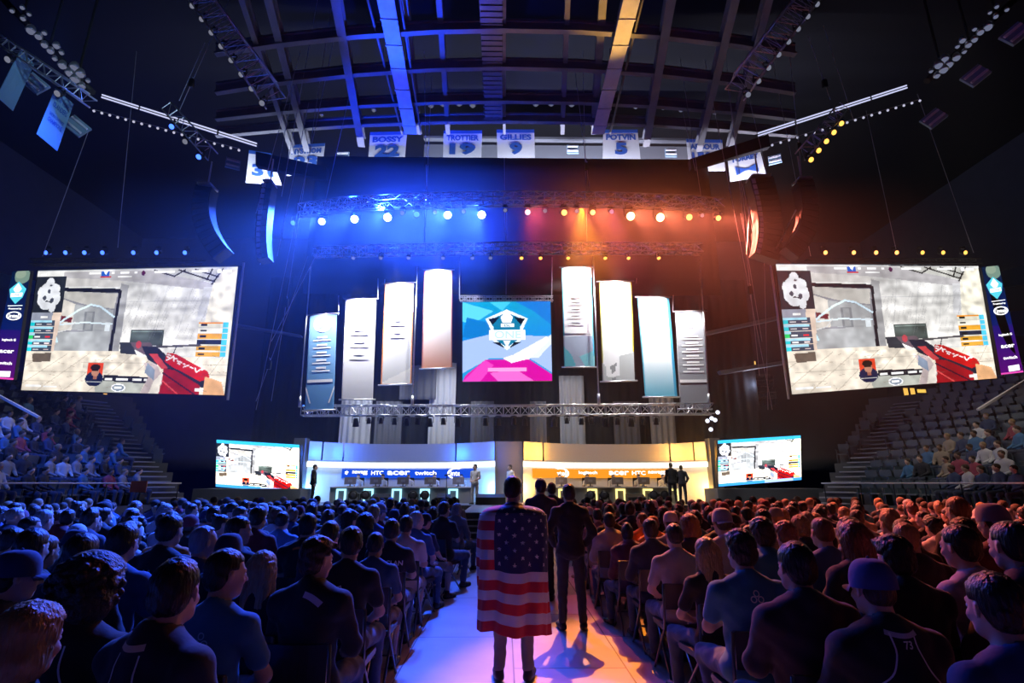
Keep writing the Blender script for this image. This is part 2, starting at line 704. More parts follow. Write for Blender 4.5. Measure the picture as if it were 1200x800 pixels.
def standing(hands='side', yaw=0, pitch=0, w=1.0, step=0.0):
    p = dict(pelvis=V3(0, 0, .95), belly=V3(0, 0, 1.10), chest=V3(0, -.01, 1.28), neck=V3(0, -.01, 1.46), sh=V3(.186, -.01, 1.395),
             hip=V3(.095, 0, .90), seat=False)
    p['head'] = V3(0, .03, 1.63)
    p['elb'] = [V3(-.245, -.03, 1.14), V3(.245, -.03, 1.14)]
    p['wr'] = [V3(-.235, .06, .90), V3(.235, .06, .90)]
    p['hd'] = [V3(.05, .15, -1), V3(-.05, .15, -1)]
    p['hn'] = [V3(-1, 0, 0), V3(1, 0, 0)]
    if hands == 'front':
        p['wr'] = [V3(-.10, .20, 1.02), V3(.10, .21, 1.0)]
        p['hd'] = [V3(.8, .5, -.1), V3(-.8, .5, -.1)]
        p['hn'] = [V3(0, .5, .8), V3(0, .5, .8)]
    if hands == 'clutch':
        p['elb'] = [V3(-.26, .03, 1.17), V3(.26, .03, 1.17)]
        p['wr'] = [V3(-.12, .20, 1.30), V3(.12, .20, 1.28)]
        p['hd'] = [V3(.5, .2, .6), V3(-.5, .2, .6)]
        p['hn'] = [V3(0, 1, 0), V3(0, 1, 0)]
    if hands == 'pocket':
        p['elb'] = [V3(-.29, -.05, 1.16), V3(.29, -.05, 1.16)]
        p['wr'] = [V3(-.19, .06, .97), V3(.19, .06, .97)]
        p['hd'] = [V3(.3, .5, -.9), V3(-.3, .5, -.9)]
    p['kneeb'] = [V3(-.11, .02 + step, .50), V3(.12, .02 - step, .50)]
    p['ankb'] = [V3(-.125, -.03 + step, .09), V3(.135, -.03 - step, .09)]
    p['footb'] = [V3(-.16, .12 + step, .035), V3(.17, .12 - step, .035)]
    p['HR'] = rotm(yaw, pitch)
    return p


def hand(sd, wr, d, n, side, curl=0.5):
    d = d / np.linalg.norm(d)
    n = n - d * (n @ d)
    n = n / np.linalg.norm(n)
    s = np.cross(d, n) * (1 if side else -1)          # towards the thumb
    if side == 0:
        s = np.cross(n, d) * -1
    k = .006
    for i, off in enumerate((-.028, -.01, .009, .027)):
        sd.cap(wr + s * off * .55, wr + d * .085 + s * off * 1.05, .017, .0125, .012)
    L = (.058, .07, .076, .068)
    for i in range(4):
        off = (-.031, -.0105, .0105, .031)[i]
        a = wr + d * .09 + s * off
        dn = d * math.cos(curl * .6) - n * math.sin(curl * .6)
        b = a + (dn + s * off * 1.5) * L[i] * .5
        dn2 = d * math.cos(curl * 1.7) - n * math.sin(curl * 1.7)
        c = b + dn2 * L[i] * .5
        sd.cap(a, b, .0095, .0088, k)
        sd.cap(b, c, .0088, .0075, .003)
    a = wr + d * .025 + s * .026
    b = a + (d * .6 + s * .75 - n * .25) * .045
    c = b + (d * .9 + s * .2 - n * .35) * .032
    sd.cap(a, b, .0125, .0105, .008)
    sd.cap(b, c, .0102, .0085, .003)


def head_prims(sd, c, H):
    def T(x, y, z):
        return c + H @ V3(x, y, z)
    sd.ell(T(0, -.014, .030), (.076, .096, .088), H, .02)
    sd.ell(T(0, .028, -.040), (.060, .062, .074), H, .03)
    sd.ell(T(0, .066, -.093), (.026, .022, .020), H, .03)
    sd.cap(T(-.040, .030, -.080), T(.040, .030, -.080), .022, .022, .03)
    sd.cap(T(-.036, .079, .020), T(.036, .079, .020), .010, .010, .02)
    sd.ell(T(.037, .066, -.032), (.024, .020, .020), H, .02)
    sd.ell(T(-.037, .066, -.032), (.024, .020, .020), H, .02)
    for g in (-1, 1):
        sd.ell(T(g * .031, .096, .002), (.017, .014, .011), H, .012, 'sub')
    sd.cap(T(0, .086, .010), T(0, .110, -.030), .007, .012, .012)
    sd.cap(T(-.011, .098, -.033), T(.011, .098, -.033), .008, .008, .006)
    sd.cap(T(-.018, .088, -.058), T(.018, .088, -.058), .0065, .0065, .006)
    sd.cap(T(-.015, .087, -.068), T(.015, .087, -.068), .0065, .0065, .006)
    for g in (-1, 1):
        sd.ell(T(g * .082, -.012, -.006), (.009, .019, .031), H @ rotm(g * 22, 0, 0), .008)
        sd.ell(T(g * .090, -.004, -.006), (.006, .010, .017), H, .004, 'sub')


def neck_prim(sd, p, r=.053, k=.04):
    c, H = p['head'], p['HR']
    sd.cap(p['neck'] + V3(0, -.005, -.04), c + H @ V3(0, -.022, -.06), r + .008, r, k)


def torso(sd, p, e=0.0, w=1.0, k=.05, pe_x=0.0):
    ch, be, pe = p['chest'], p['belly'], p['pelvis']
    sh = p['sh']
    sd.ell(ch, (.158 * w + e, .108 * w + e, .18 + e), None, k)
    sd.ell(be, (.145 * w + e, .112 * w + e, .17), None, k)
    sd.ell(pe, (.165 * w + e + pe_x, .125 * w + e + pe_x, .12 + e), None, k)
    for g in (-1, 1):
        S = sh * V3(g * w ** .5, 1, 1)
        sd.cap(p['neck'] + V3(g * .012, -.015, -.045), S + V3(-g * .03, 0, -.002), .052 + e, .048 + e, .05)
        sd.cap(p['neck'] + V3(g * .01, -.02, .005), p['neck'] * .5 + S * .5 + V3(0, -.01, .005), .042 + e, .036 + e, .05)
        sd.ell(S, (.052 + e * .8, .056 + e, .056 + e * .7), None, .04)


BODY_H = .0105


def lims(p, pad=.14):
    pts = [p['pelvis'], p['head'] + V3(0, 0, .1)] + p['elb'] + p['wr'] + p['kneeb'] + p['ankb'] + p['footb']
    pts = np.array(pts)
    lo, hi = pts.min(0) - pad, pts.max(0) + pad
    lo[1] -= .06
    lo[2] = -.02 if True else lo[2]
    return lo, hi


def build_body(name, p, w=1.0, h=BODY_H):
    lo, hi = lims(p)
    sd = Soft(lo, hi, h)
    torso(sd, p, -.008, w)
    for s in (0, 1):
        g = -1 if s == 0 else 1
        S = p['sh'] * V3(g * w ** .5, 1, 1)
        sd.cap(S, p['elb'][s], .047 * w, .037, .03)
        sd.cap(p['elb'][s], p['wr'][s], .039, .026, .02)
        hand(sd, p['wr'][s], p['hd'][s], p['hn'][s], s, p.get('curl', .5))
        hp = p['hip'] * V3(g, 1, 1)
        sd.cap(hp, p['kneeb'][s], .078 * w, .053, .04)
        sd.cap(p['kneeb'][s], p['kneeb'][s] * .6 + p['ankb'][s] * .4, .054, .052, .02)
        sd.cap(p['kneeb'][s] * .6 + p['ankb'][s] * .4, p['ankb'][s], .052, .034, .02)
        sd.cap(p['ankb'][s] + V3(0, -.02, -.045), p['footb'][s], .032, .028, .03)
    neck_prim(sd, p)
    head_prims(sd, p['head'], p['HR'])
    return sd.mesh(name)


def fold(sd, amp, f=34):
    X, Y, Z = sd.grid()
    sd.F += (amp * (np.sin(X * f + 2.1 * np.sin(Z * 17 + Y * 9)) * np.sin(Z * f * .55 + 1.7 * np.sin(Y * 21 + X * 13)) + .5 * np.sin(Z * 60 + X * 25 + 2 * np.sin(Y * 30)))).astype(np.float32)


def build_shirt(name, p, kind='tee', w=1.0, h=.013):
    lo, hi = lims(p)
    hi = hi.copy()
    hi[2] = p['neck'][2] + .14
    lo = lo.copy()
    lo[2] = p['pelvis'][2] - .16
    sd = Soft(lo, hi, h)
    e = {'tee': .012, 'jacket': .024, 'hoodie': .028}[kind]
    torso(sd, p, e, w, .055, .016 if p['seat'] else 0)
    for s in (0, 1):
        g = -1 if s == 0 else 1
        S = p['sh'] * V3(g * w ** .5, 1, 1)
        E, W = p['elb'][s], p['wr'][s]
        if kind == 'tee':
            m = S * .35 + E * .65
            sd.cap(S, m, .051 * w + .006, .058, .03)
        else:
            sd.cap(S, E, .050 * w + e * .5, .045 + e * .5, .03)
            m = E * .1 + W * .9
            sd.cap(E, m, .05 + e * .5, .038, .02)
    # hem
    if not p['seat']:
        sd.ell(p['pelvis'] + V3(0, 0, -.03), (.172 * w + e, .128 * w + e, .11), None, .03)
    sd.ell(p['neck'] + V3(0, .008, .012), (.070, .066, .034), None, .02)
    if kind == 'hoodie':
        sd.ell(p['neck'] + V3(0, -.085, -.015), (.115, .062, .055), None, .03)
        sd.cap(p['neck'] + V3(-.10, -.02, -.01), p['neck'] + V3(.10, -.02, -.01), .04, .04, .04)
    if kind == 'jacket':
        sd.ell(p['neck'] + V3(0, .0, .035), (.072, .07, .04), None, .02)
    fold(sd, .0026 if kind == 'tee' else .0042)
    neck_c = p['neck'] * .4 + p['head'] * .6
    sd.cap(p['neck'] + V3(0, .01, -.01), p['neck'] + V3(0, .02, .14), .054, .062, .006, 'sub')
    return sd.mesh(name)


def build_trousers(name, p, short=False, w=1.0, h=.013):
    lo, hi = lims(p)
    hi = hi.copy()
    hi[2] = p['pelvis'][2] + .22
    sd = Soft(lo, hi, h)
    sd.ell(p['pelvis'] + V3(0, 0, -.005), (.166 * w + .01, .13 * w + .008, .115), None, .05)
    for s in (0, 1):
        g = -1 if s == 0 else 1
        hp = p['hip'] * V3(g, 1, 1)
        K, A = p['kneeb'][s], p['ankb'][s]
        sd.cap(hp, K, .09 * w, .068, .04)
        if short:
            sd.cap(K, K * .88 + A * .12, .07, .074, .02)
        else:
            sd.cap(K, A + (K - A) * .06, .067, .052, .02)
    fold(sd, .005, 28)
    return sd.mesh(name)


def build_shoe(name, p, side, h=.011):
    A, T = p['ankb'][side], p['footb'][side]
    a = np.array([A, T])
    sd = Soft(a.min(0) - .12, a.max(0) + .14, h)
    d = (T - A) * V3(1, 1, 0)
    d = d / np.linalg.norm(d)
    base = A * V3(1, 1, 0) + V3(0, 0, .042)
    sd.cap(base - d * .035, base + d * .06, .042, .042, .02)
    sd.cap(base + d * .06, base + d * .165 - V3(0, 0, .006), .042, .035, .02)
    sd.cap(base, A + V3(0, 0, .02), .04, .043, .02)
    X, Y, Z = sd.grid()
    sd.F = np.maximum(sd.F, (.004 - Z)).astype(np.float32)       # flat sole
    return sd.mesh(name)


def hair_mesh(kind, h=.0075):
    sd = Soft((-.17, -.22, -.42), (.17, .20, .22), h)
    n1 = n2 = 0
    k = .02
    cut = True
    if kind in ('short', 'receding', 'thinning'):
        sd.ell((0, -.020, .040), (.085, .104, .094), None, k)
        sd.ell((0, -.055, -.015), (.078, .058, .070), None, k)
        n1, n2 = .0022, .0022
    elif kind == 'buzz':
        sd.ell((0, -.016, .034), (.0795, .0995, .0895), None, k)
        sd.ell((0, -.050, -.015), (.074, .056, .062), None, k)
        n1, n2 = .0006, .0006
    elif kind == 'messy':
        sd.ell((0, -.016, .050), (.094, .112, .100), None, k)
        sd.ell((0, -.055, -.015), (.084, .064, .080), None, k)
        sd.cap((-.04, .075, .095), (.05, .085, .085), .022, .018, .03)
        n1, n2 = .006, .003
    elif kind == 'quiff':
        sd.ell((0, -.018, .040), (.083, .103, .092), None, k)
        sd.cap((-.035, .07, .108), (.035, .075, .11), .026, .024, .03)
        sd.cap((0, .05, .12), (0, -.05, .125), .03, .02, .03)
        sd.ell((0, -.055, -.015), (.077, .058, .068), None, k)
        n1, n2 = .003, .002
    elif kind == 'long':
        sd.ell((0, -.020, .038), (.092, .110, .098), None, k)
        sd.cap((-.035, -.06, .0), (-.045, -.085, -.22), .072, .045, .03)
        sd.cap((.035, -.06, .0), (.045, -.085, -.22), .072, .045, .03)
        sd.cap((-.07, -.01, -.02), (-.085, .0, -.17), .030, .022, .03)
        sd.cap((.07, -.01, -.02), (.085, .0, -.17), .030, .022, .03)
        n1, n2 = .004, .003
    elif kind == 'bob':
        sd.ell((0, -.020, .038), (.100, .115, .102), None, k)
        sd.ell((0, -.045, -.05), (.108, .092, .095), None, .03)
        n1, n2 = .003, .003
    elif kind == 'ponytail':
        sd.ell((0, -.018, .036), (.083, .103, .092), None, k)
        sd.ell((0, -.125, .03), (.028, .03, .03), None, k)
        sd.cap((0, -.14, .02), (0, -.155, -.14), .030, .014, .02)
        n1, n2 = .002, .002
    elif kind == 'bun':
        sd.ell((0, -.018, .036), (.083, .103, .092), None, k)
        sd.ell((0, -.105, .095), (.042, .04, .04), None, .01)
        sd.ell((0, -.055, -.01), (.077, .058, .068), None, k)
        n1, n2 = .002, .002
    elif kind == 'curly':
        sd.ell((0, -.022, .042), (.125, .135, .118), None, k)
        sd.ell((0, -.05, -.05), (.125, .10, .10), None, .03)
        r2 = random.Random(5)
        for i in range(170):
            a, b = r2.uniform(0, 2 * PI), math.acos(r2.uniform(-.75, 1))
            v = V3(math.sin(b) * math.cos(a) * .128, math.sin(b) * math.sin(a) * .135 - .03, math.cos(b) * .13 + .015)
            sd.ell(v, (r2.uniform(.012, .02),) * 3, None, .006)
        n1 = .003
    elif kind == 'ring':                       # hair only round the sides and back
        sd.ell((0, -.022, .010), (.083, .101, .075), None, k)
        sd.ell((0, -.055, -.015), (.077, .056, .062), None, k)
        sd.ell((0, 0.02, .115), (.085, .12, .055), None, .01, 'sub')
        n1, n2 = .002, .002
    X, Y, Z = sd.grid()
    ang = np.arctan2(X, -(Y + .02))
    if n2:
        sd.F += (n2 * np.sin(ang * 38 + 4 * np.sin(Z * 22) + Y * 30)).astype(np.float32)
    if n1:
        sd.F += (n1 * np.sin(X * 70 + 2 * np.sin(Z * 50)) * np.sin(Y * 62 + 2 * np.sin(X * 44)) * np.sin(Z * 55 + 1)).astype(np.float32)
    # face opening and ears
    def clip(d):
        kk = .010
        hh = np.clip(0.5 - 0.5 * (d - sd.F) / kk, 0, 1)
        sd.F = (d * (1 - hh) + sd.F * hh + kk * hh * (1 - hh)).astype(np.float32)
    low = {'receding': .035, 'thinning': .03}.get(kind, 0)
    face = np.maximum(-(Y - .030 - low * -1), (Z - (.062 + low)))       # inside the face box when both negative
    face = np.maximum(.030 - low - Y, Z - (.066 + low))
    clip(-face)
    if kind not in ('long', 'bob', 'curly'):
        ear = np.maximum(np.maximum(-.022 - Y, Z - .022), .0)
        ear = np.maximum(-.018 - Y, Z - .026)
        clip(-ear)
        clip(-(Z + .092) if kind not in ('ponytail',) else -(Z + .2))
    elif kind == 'bob':
        clip(-(Z + .135))
    if kind in ('ponytail',):
        pass
    return sd.mesh('hair')


def cap_mesh(kind):
    bm = bmesh.new()
    if kind in ('cap', 'cap_back'):
        s = 1 if kind == 'cap' else -1
        prof = []
        n = 28
        rings = []
        for i in range(11):
            t = i / 10
            a = t * PI / 2
            z = .008 + .128 * math.sin(a) ** .9
            r = math.cos(a) ** .62
            ring = []
            for k in range(n):
                b = 2 * PI * k / n
                seam = 1 - .012 * (abs(math.sin(b * 3)) < .12)
                ring.append(bm.verts.new((.092 * r * math.cos(b) * seam, (.112 * r * math.sin(b)) * seam - .014, z)))
            rings.append(ring)
        for i in range(10):
            for k in range(n):
                f = bm.faces.new((rings[i][k], rings[i][(k + 1) % n], rings[i + 1][(k + 1) % n], rings[i + 1][k]))
                f.smooth = True
        bm.faces.new(rings[-1])
        bmesh.ops.create_uvsphere(bm, u_segments=8, v_segments=5, radius=.008, matrix=Matrix.Translation((0, -.014, .139)))
        # brim
        N = 12
        top, bot = [], []
        for j in range(5):
            rr = []
            rb = []
            for k in range(N + 1):
                x = -.078 + .156 * k / N
                edge = math.sqrt(max(0, 1 - (x / .092) ** 2))
                y0 = .112 * edge - .014 - .004
                L = .078 * (1 - (abs(x) / .085) ** 3.0) * j / 4
                z = .014 - .5 * x * x * (1 + j) - .010 * j / 4
                rr.append(bm.verts.new((x, s * (y0 + .014 + L) - .014, z)))
                rb.append(bm.verts.new((x, s * (y0 + .014 + L) - .014, z - .004)))
            top.append(rr)
            bot.append(rb)
        for j in range(4):
            for k in range(N):
                bm.faces.new((top[j][k], top[j][k + 1], top[j + 1][k + 1], top[j + 1][k]))
                bm.faces.new((bot[j][k], bot[j + 1][k], bot[j + 1][k + 1], bot[j][k + 1]))
        for k in range(N):
            bm.faces.new((top[4][k], top[4][k + 1], bot[4][k + 1], bot[4][k]))
        bmesh.ops.recalc_face_normals(bm, faces=bm.faces[:])
        me = bpy.data.meshes.new('cap')
        bm.to_mesh(me)
        bm.free()
        return me
    sd = Soft((-.16, -.18, -.1), (.16, .16, .22), .008)      # beanie
    sd.ell((0, -.018, .045), (.096, .115, .108), None, .02)
    X, Y, Z = sd.grid()
    ang = np.arctan2(X, -(Y + .02))
    sd.F += (.002 * np.sin(ang * 40)).astype(np.float32)
    sd.F = np.maximum(sd.F, .012 - Z).astype(np.float32)
    for a in range(24):
        b0, b1 = 2 * PI * a / 24, 2 * PI * (a + 1) / 24
        sd.cap((.092 * math.cos(b0), .111 * math.sin(b0) - .018, .022), (.092 * math.cos(b1), .111 * math.sin(b1) - .018, .022), .014, .014, .008)
    return sd.mesh('beanie')


def eye_mesh(g):
    bm = bmesh.new()
    bmesh.ops.create_uvsphere(bm, u_segments=12, v_segments=8, radius=.0118, matrix=Matrix.Translation((g * .031, .0785, .001)))
    for f in bm.faces:
        f.smooth = True
        c = f.calc_center_median()
        if math.hypot(c.x - g * .031, c.z - .001) < .0058 and c.y > .08:
            f.material_index = 1
    me = bpy.data.meshes.new('eye')
    bm.to_mesh(me)
    bm.free()
    me.materials.append(M_EYEW)
    me.materials.append(M_IRIS)
    return me


HAIR = {}
for k_ in ('short', 'receding', 'thinning', 'buzz', 'messy', 'quiff', 'long', 'bob', 'ponytail', 'bun', 'curly', 'ring'):
    HAIR[k_] = hair_mesh(k_)
    HAIR[k_].materials.append(M_CURL if k_ == 'curly' else M_HAIR)
HATS = {k_: cap_mesh(k_) for k_ in ('cap', 'cap_back', 'beanie')}
for m_ in HATS.values():
    m_.materials.append(M_CLOTH)
EYES = [eye_mesh(-1), eye_mesh(1)]

POSES = {}


def add_pose(key, p, w=1.0, kinds=('tee', 'jacket', 'hoodie'), pants=(False, True), h=BODY_H):
    d = dict(p=p, w=w)
    d['body'] = build_body('body', p, w, h)
    d['body'].materials.append(M_SKIN)
    POSES[key] = d
    return d


def share_clothes(keys, kinds=('tee', 'jacket', 'hoodie'), pants=(False, True)):
    src = POSES[keys[0]]
    p, w = src['p'], src['w']
    cl = {}
    for kd in kinds:
        cl[kd] = build_shirt({'tee': 't_shirt', 'jacket': 'jacket', 'hoodie': 'hoodie'}[kd], p, kd, w)
        cl[kd].materials.append(M_CLOTH)
    for sh in pants:
        m = build_trousers('shorts' if sh else 'trousers', p, sh, w)
        m.materials.append(M_CLOTH)
        cl['shorts' if sh else 'trousers'] = m
    cl['shoes'] = []
    for sd_ in (0, 1):
        m = build_shoe('shoe', p, sd_)
        m.materials.append(M_SHOE)
        cl['shoes'].append(m)
    for k in keys:
        POSES[k].update(cl)


def sp(key, w, yaws, **kw):
    ks = []
    for y in yaws:
        k = f'{key}{y}'
        add_pose(k, seated(yaw=y, **kw), w)
        ks.append(k)
    share_clothes(ks)
    return ks


P_A = sp('a', 1.0, (0, -28, 22), hands='thigh')
P_B = sp('b', 1.12, (5, -60), hands='cross', legs='tucked')
P_C = sp('c', 1.0, (-8, 30), hands='knees', lean=.17, legs='apart', pitch=-4)
P_D = sp('d', .88, (0, -35), hands='lap')
ALLP = P_A + P_B + P_C + P_D

SKINS = [(.62, .42, .33), (.55, .36, .27), (.42, .26, .18), (.66, .46, .37), (.25, .15, .10)]
NAVY, BLACK, TEAL, WHITE_, GREY_, MAROON, TAN, ORNG = ((.012, .018, .06), (.010, .010, .012), (.03, .17, .30), (.62, .62, .64), (.20, .20, .22), (.16, .02, .035),
                                                (.40, .30, .20), (.75, .22, .05))
DENIM = (.05, .085, .16)
CNAME = {NAVY: 'navy', BLACK: 'black', TEAL: 'teal blue', WHITE_: 'white', GREY_: 'grey', MAROON: 'maroon', TAN: 'tan', ORNG: 'orange', DENIM: 'denim'}
HCOL = {'dark': (.008, .006, .005), 'brown': (.03, .017, .010), 'blond': (.34, .22, .10), 'grey': (.30, .29, .28), 'ginger': (.16, .055, .02)}
HNAME = {'short': 'short', 'receding': 'receding', 'buzz': 'cropped', 'messy': 'tousled', 'quiff': 'swept-up', 'long': 'long', 'bob': 'chin-length', 'ponytail': 'ponytailed',
         'bun': 'knotted', 'curly': 'curly', 'ring': 'balding'}
GNAME = {'tee': 'T-shirt', 'jacket': 'jacket', 'hoodie': 'hoodie'}


def person(pose, loc, rz, skin, hair, hc, shirt, sc, trousers, tc, label, group=None, hat=None, hatc=None, scale=1.0, shoec=BLACK, full=True, name='person'):
    d = POSES[pose]
    r = thing(name, label, 'person', loc, (0, 0, rz), group)
    r.scale = (scale,) * 3
    b = obj('body', d['body'], None, r, skin)
    c, H = d['p']['head'], d['p']['HR']
    hm = Matrix.Translation(c) @ Matrix(H.tolist()).to_4x4()
    if hair:
        hr = obj('hair', HAIR[hair], None, r, hc)
        hr.matrix_local = hm
        if hat:
            hr.scale = (.93, .93, .86)
            hr.location = Vector(c) + Vector(H @ V3(0, 0, -.008))
    if hat:
        ht = obj('beanie' if hat == 'beanie' else 'cap', HATS[hat], None, r, hatc)
        ht.matrix_local = hm
    if full:
        for m_ in EYES:
            e = obj('eye', m_, None, r)
            e.matrix_local = hm
        for m_ in d['shoes']:
            obj('shoe', m_, None, r, shoec)
    obj({'tee': 't_shirt', 'jacket': 'jacket', 'hoodie': 'hoodie'}[shirt], d[shirt], None, r, sc)
    obj(trousers, d[trousers], None, r, tc)
    return r


def on_back(o_mesh, shapes, m, parent, name, off=.004, front=False):
    """flat outlines (x, z, faces) laid onto the back of a garment mesh, in the wearer's own space"""
    bvh = BVHTree.FromPolygons([v.co.copy() for v in o_mesh.vertices], [tuple(p.vertices) for p in o_mesh.polygons])
    me = bpy.data.meshes.new(name)
    vs, fs = shapes
    out = []
    for x, z in vs:
        hit = bvh.ray_cast(Vector((x, -1, z)), Vector((0, 1, 0)))
        y = hit[0].y if hit[0] is not None else -.15
        out.append((x, y - off, z))
    me.from_pydata(out, [], fs)
    return obj(name, me, m, parent)


def subdivide_flat(vs, fs, n=1):
    bm = bmesh.new()
    V = [bm.verts.new((x, 0, z)) for x, z in vs]
    for f in fs:
        try:
            bm.faces.new([V[i] for i in f])
        except ValueError:
            pass
    for _ in range(n):
        bmesh.ops.subdivide_edges(bm, edges=[e for e in bm.edges if e.calc_length() > .02], cuts=1)
    bmesh.ops.triangulate(bm, faces=bm.faces[:])
    bm.verts.index_update()
    r = ([(v.co.x, v.co.z) for v in bm.verts], [tuple(v.index for v in f.verts) for f in bm.faces])
    bm.free()
    return r


def word_shape(s, cx, cz, h, rot=0, wscale=1.0):
    vs, fs, asp = text_flat(s)
    c, q = math.cos(rot), math.sin(rot)
    P = [((x - asp / 2) * h * wscale, (y - .5) * h) for x, y in vs]
    P = [(cx + a * c - b * q, cz + a * q + b * c) for a, b in P]
    return subdivide_flat(P, fs, 1)


def ring_shape(rings, n=18):
    """annuli (cx, cz, r_in, r_out)"""
    vs, fs = [], []
    for cx, cz, a, b in rings:
        k0 = len(vs)
        for i in range(n):
            t = 2 * PI * i / n
            vs += [(cx + a * math.cos(t), cz + a * math.sin(t)), (cx + b * math.cos(t), cz + b * math.sin(t))]
        for i in range(n):
            j = (i + 1) % n
            fs.append((k0 + 2 * i, k0 + 2 * i + 1, k0 + 2 * j + 1, k0 + 2 * j))
    return vs, fs


def band_shape(pts, wd):
    vs, fs = [], []
    for i, (x, z) in enumerate(pts):
        a = pts[max(i - 1, 0)]
        b = pts[min(i + 1, len(pts) - 1)]
        t = Vector((b[0] - a[0], b[1] - a[1])).normalized()
        vs += [(x - t.y * wd / 2, z + t.x * wd / 2), (x + t.y * wd / 2, z - t.x * wd / 2)]
    for i in range(len(pts) - 1):
        fs.append((2 * i, 2 * i + 1, 2 * i + 3, 2 * i + 2))
    return vs, fs


def arc_pts(x0, z0, x1, z1, bulge, n=14):
    P = []
    dx, dz = x1 - x0, z1 - z0
    for i in range(n + 1):
        t = i / n
        b = bulge * 4 * t * (1 - t)
        P.append((x0 + dx * t - dz * b, z0 + dz * t + dx * b))
    return P

# ================================================================== THE HALL
bm = bmesh.new(); box(bm, (0, 17, -.1), (68, 58, .2))
fm = mat('hall_floor', (.30, .29, .30), .45, noise=.25, nscale=1.2, bump=.05, bscale=20)
struct('floor', bm, fm)
bm = bmesh.new(); box(bm, (0, 17, 24.1), (68, 58, .2))
M_DARK = mat('dark_wall', (.04, .045, .07), .9, noise=.2, nscale=1)
struct('ceiling', bm, mat('dark_ceiling', (.012, .013, .02), .95))
for nm, c, s in (('wall_left', (-34.1, 17, 12), (.2, 58, 24)), ('wall_right', (34.1, 17, 12), (.2, 58, 24)), ('wall_back', (0, 46.1, 12), (68, .2, 24)),
                 ('wall_front', (0, -12.1, 12), (68, .2, 24))):
    bm = bmesh.new(); box(bm, c, s); struct(nm, bm, M_DARK)

# temporary plywood walkway between the two seating blocks
pm = bpy.data.materials.new('walkway_boards'); pm.use_nodes = True
nt = pm.node_tree; b_ = nt.nodes['Principled BSDF']
tc = nt.nodes.new('ShaderNodeTexCoord')
br = nt.nodes.new('ShaderNodeTexBrick')
br.offset = .5
br.inputs['Color1'].default_value = (.52, .50, .49, 1)
br.inputs['Color2'].default_value = (.46, .45, .45, 1)
br.inputs['Mortar'].default_value = (.05, .05, .05, 1)
br.inputs['Scale'].default_value = 1
br.inputs['Mortar Size'].default_value = .008
br.inputs['Brick Width'].default_value = 2.2
br.inputs['Row Height'].default_value = 1.1
mp = nt.nodes.new('ShaderNodeMapping'); mp.inputs['Rotation'].default_value = (0, 0, PI / 2); mp.inputs['Location'].default_value = (.3, -.1, 0)
nt.links.new(tc.outputs['Object'], mp.inputs[0]); nt.links.new(mp.outputs[0], br.inputs['Vector'])
ns = nt.nodes.new('ShaderNodeTexNoise'); ns.inputs['Scale'].default_value = 1.7; ns.inputs['Detail'].default_value = 6
mr = nt.nodes.new('ShaderNodeMapRange'); mr.inputs['To Min'].default_value = .65; mr.inputs['To Max'].default_value = 1.25
nt.links.new(tc.outputs['Object'], ns.inputs['Vector']); nt.links.new(ns.outputs['Fac'], mr.inputs[0])
mx = nt.nodes.new('ShaderNodeMix'); mx.data_type = 'RGBA'; mx.blend_type = 'MULTIPLY'; mx.inputs[0].default_value = 1
nt.links.new(br.outputs['Color'], mx.inputs[6]); nt.links.new(mr.outputs[0], mx.inputs[7]); nt.links.new(mx.outputs[2], b_.inputs['Base Color'])
b_.inputs['Roughness'].default_value = .42
bm = bmesh.new(); box(bm, (.17, 7.1, .004), (3.0, 19.2, .008)); struct('floor_walkway', bm, pm)

# ------------------------------------------------------------------ roof steel
ZR = 19.5
YC = [pixz(591, y, ZR).y for y in (25, 70, 110, 134)]
for k, (ym, ye) in enumerate(((25, 52), (70, 98), (110, 130), (134, 150))):
    pts = []
    for px in (255, 330, 420, 510, 591, 680, 770, 860, 930):
        t = abs(px - 591) / 330
        pts.append(pix(px, ym + (ye - ym) * t * t, YC[k]))
    bm = bmesh.new()
    for a, b in zip(pts[:-1], pts[1:]):
        for dz in (0, -.42):
            d = (b - a)
            box(bm, (a + b) / 2 + Vector((0, 0, dz)), (d.length + .05, .22, .09), Matrix.Rotation(-math.atan2(d.z, d.x), 4, 'Y'))
        box(bm, (a + b) / 2 + Vector((0, 0, -.21)), (d.length + .05, .05, .36), Matrix.Rotation(-math.atan2(d.z, d.x), 4, 'Y'))
    o = obj('roof_girder', bm, M_STEEL)
    tag(o, f'long arched roof girder crossing the hall, {["first", "second", "third", "fourth"][k]} counted from the camera', 'girder', 'girders crossing the roof')
rib = [(300, 345, .20), (327, 362, .28), (400, 425, .34), (474, 490, .3), (515, 525, .22), (591, 591, .14), (665, 659, .2), (706, 696, .3), (780, 756, .34), (850, 817, .3), (887, 852, .26)]
for k, (x0, x1, wd) in enumerate(rib):
    a, b = pixz(x0, 0, ZR + .1), pixz(x1, 150, ZR + .1)
    d = (b - a)
    sag_ = 0.0 if 450 < x0 < 720 else 1.3
    drop = abs(x0 - 591) / 330
    a2 = a - d * .45; b2 = b + d * .02
    a2.z -= sag_ * drop; b2.z -= sag_ * drop
    bm = bmesh.new()
    d = b2 - a2
    M = d.to_track_quat('Y', 'Z').to_matrix().to_4x4()
    for dz in (.25, -.25):
        box(bm, (a2 + b2) / 2 + Vector((0, 0, dz)), (wd, d.length, .06), M)
    box(bm, (a2 + b2) / 2, (.05, d.length, .46), M)
    o = obj('roof_beam', bm, M_STEEL)
    tag(o, f'steel roof beam running towards the stage, number {k + 1} of eleven counted across from the blue-lit side', 'beam', 'beams running towards the stage')
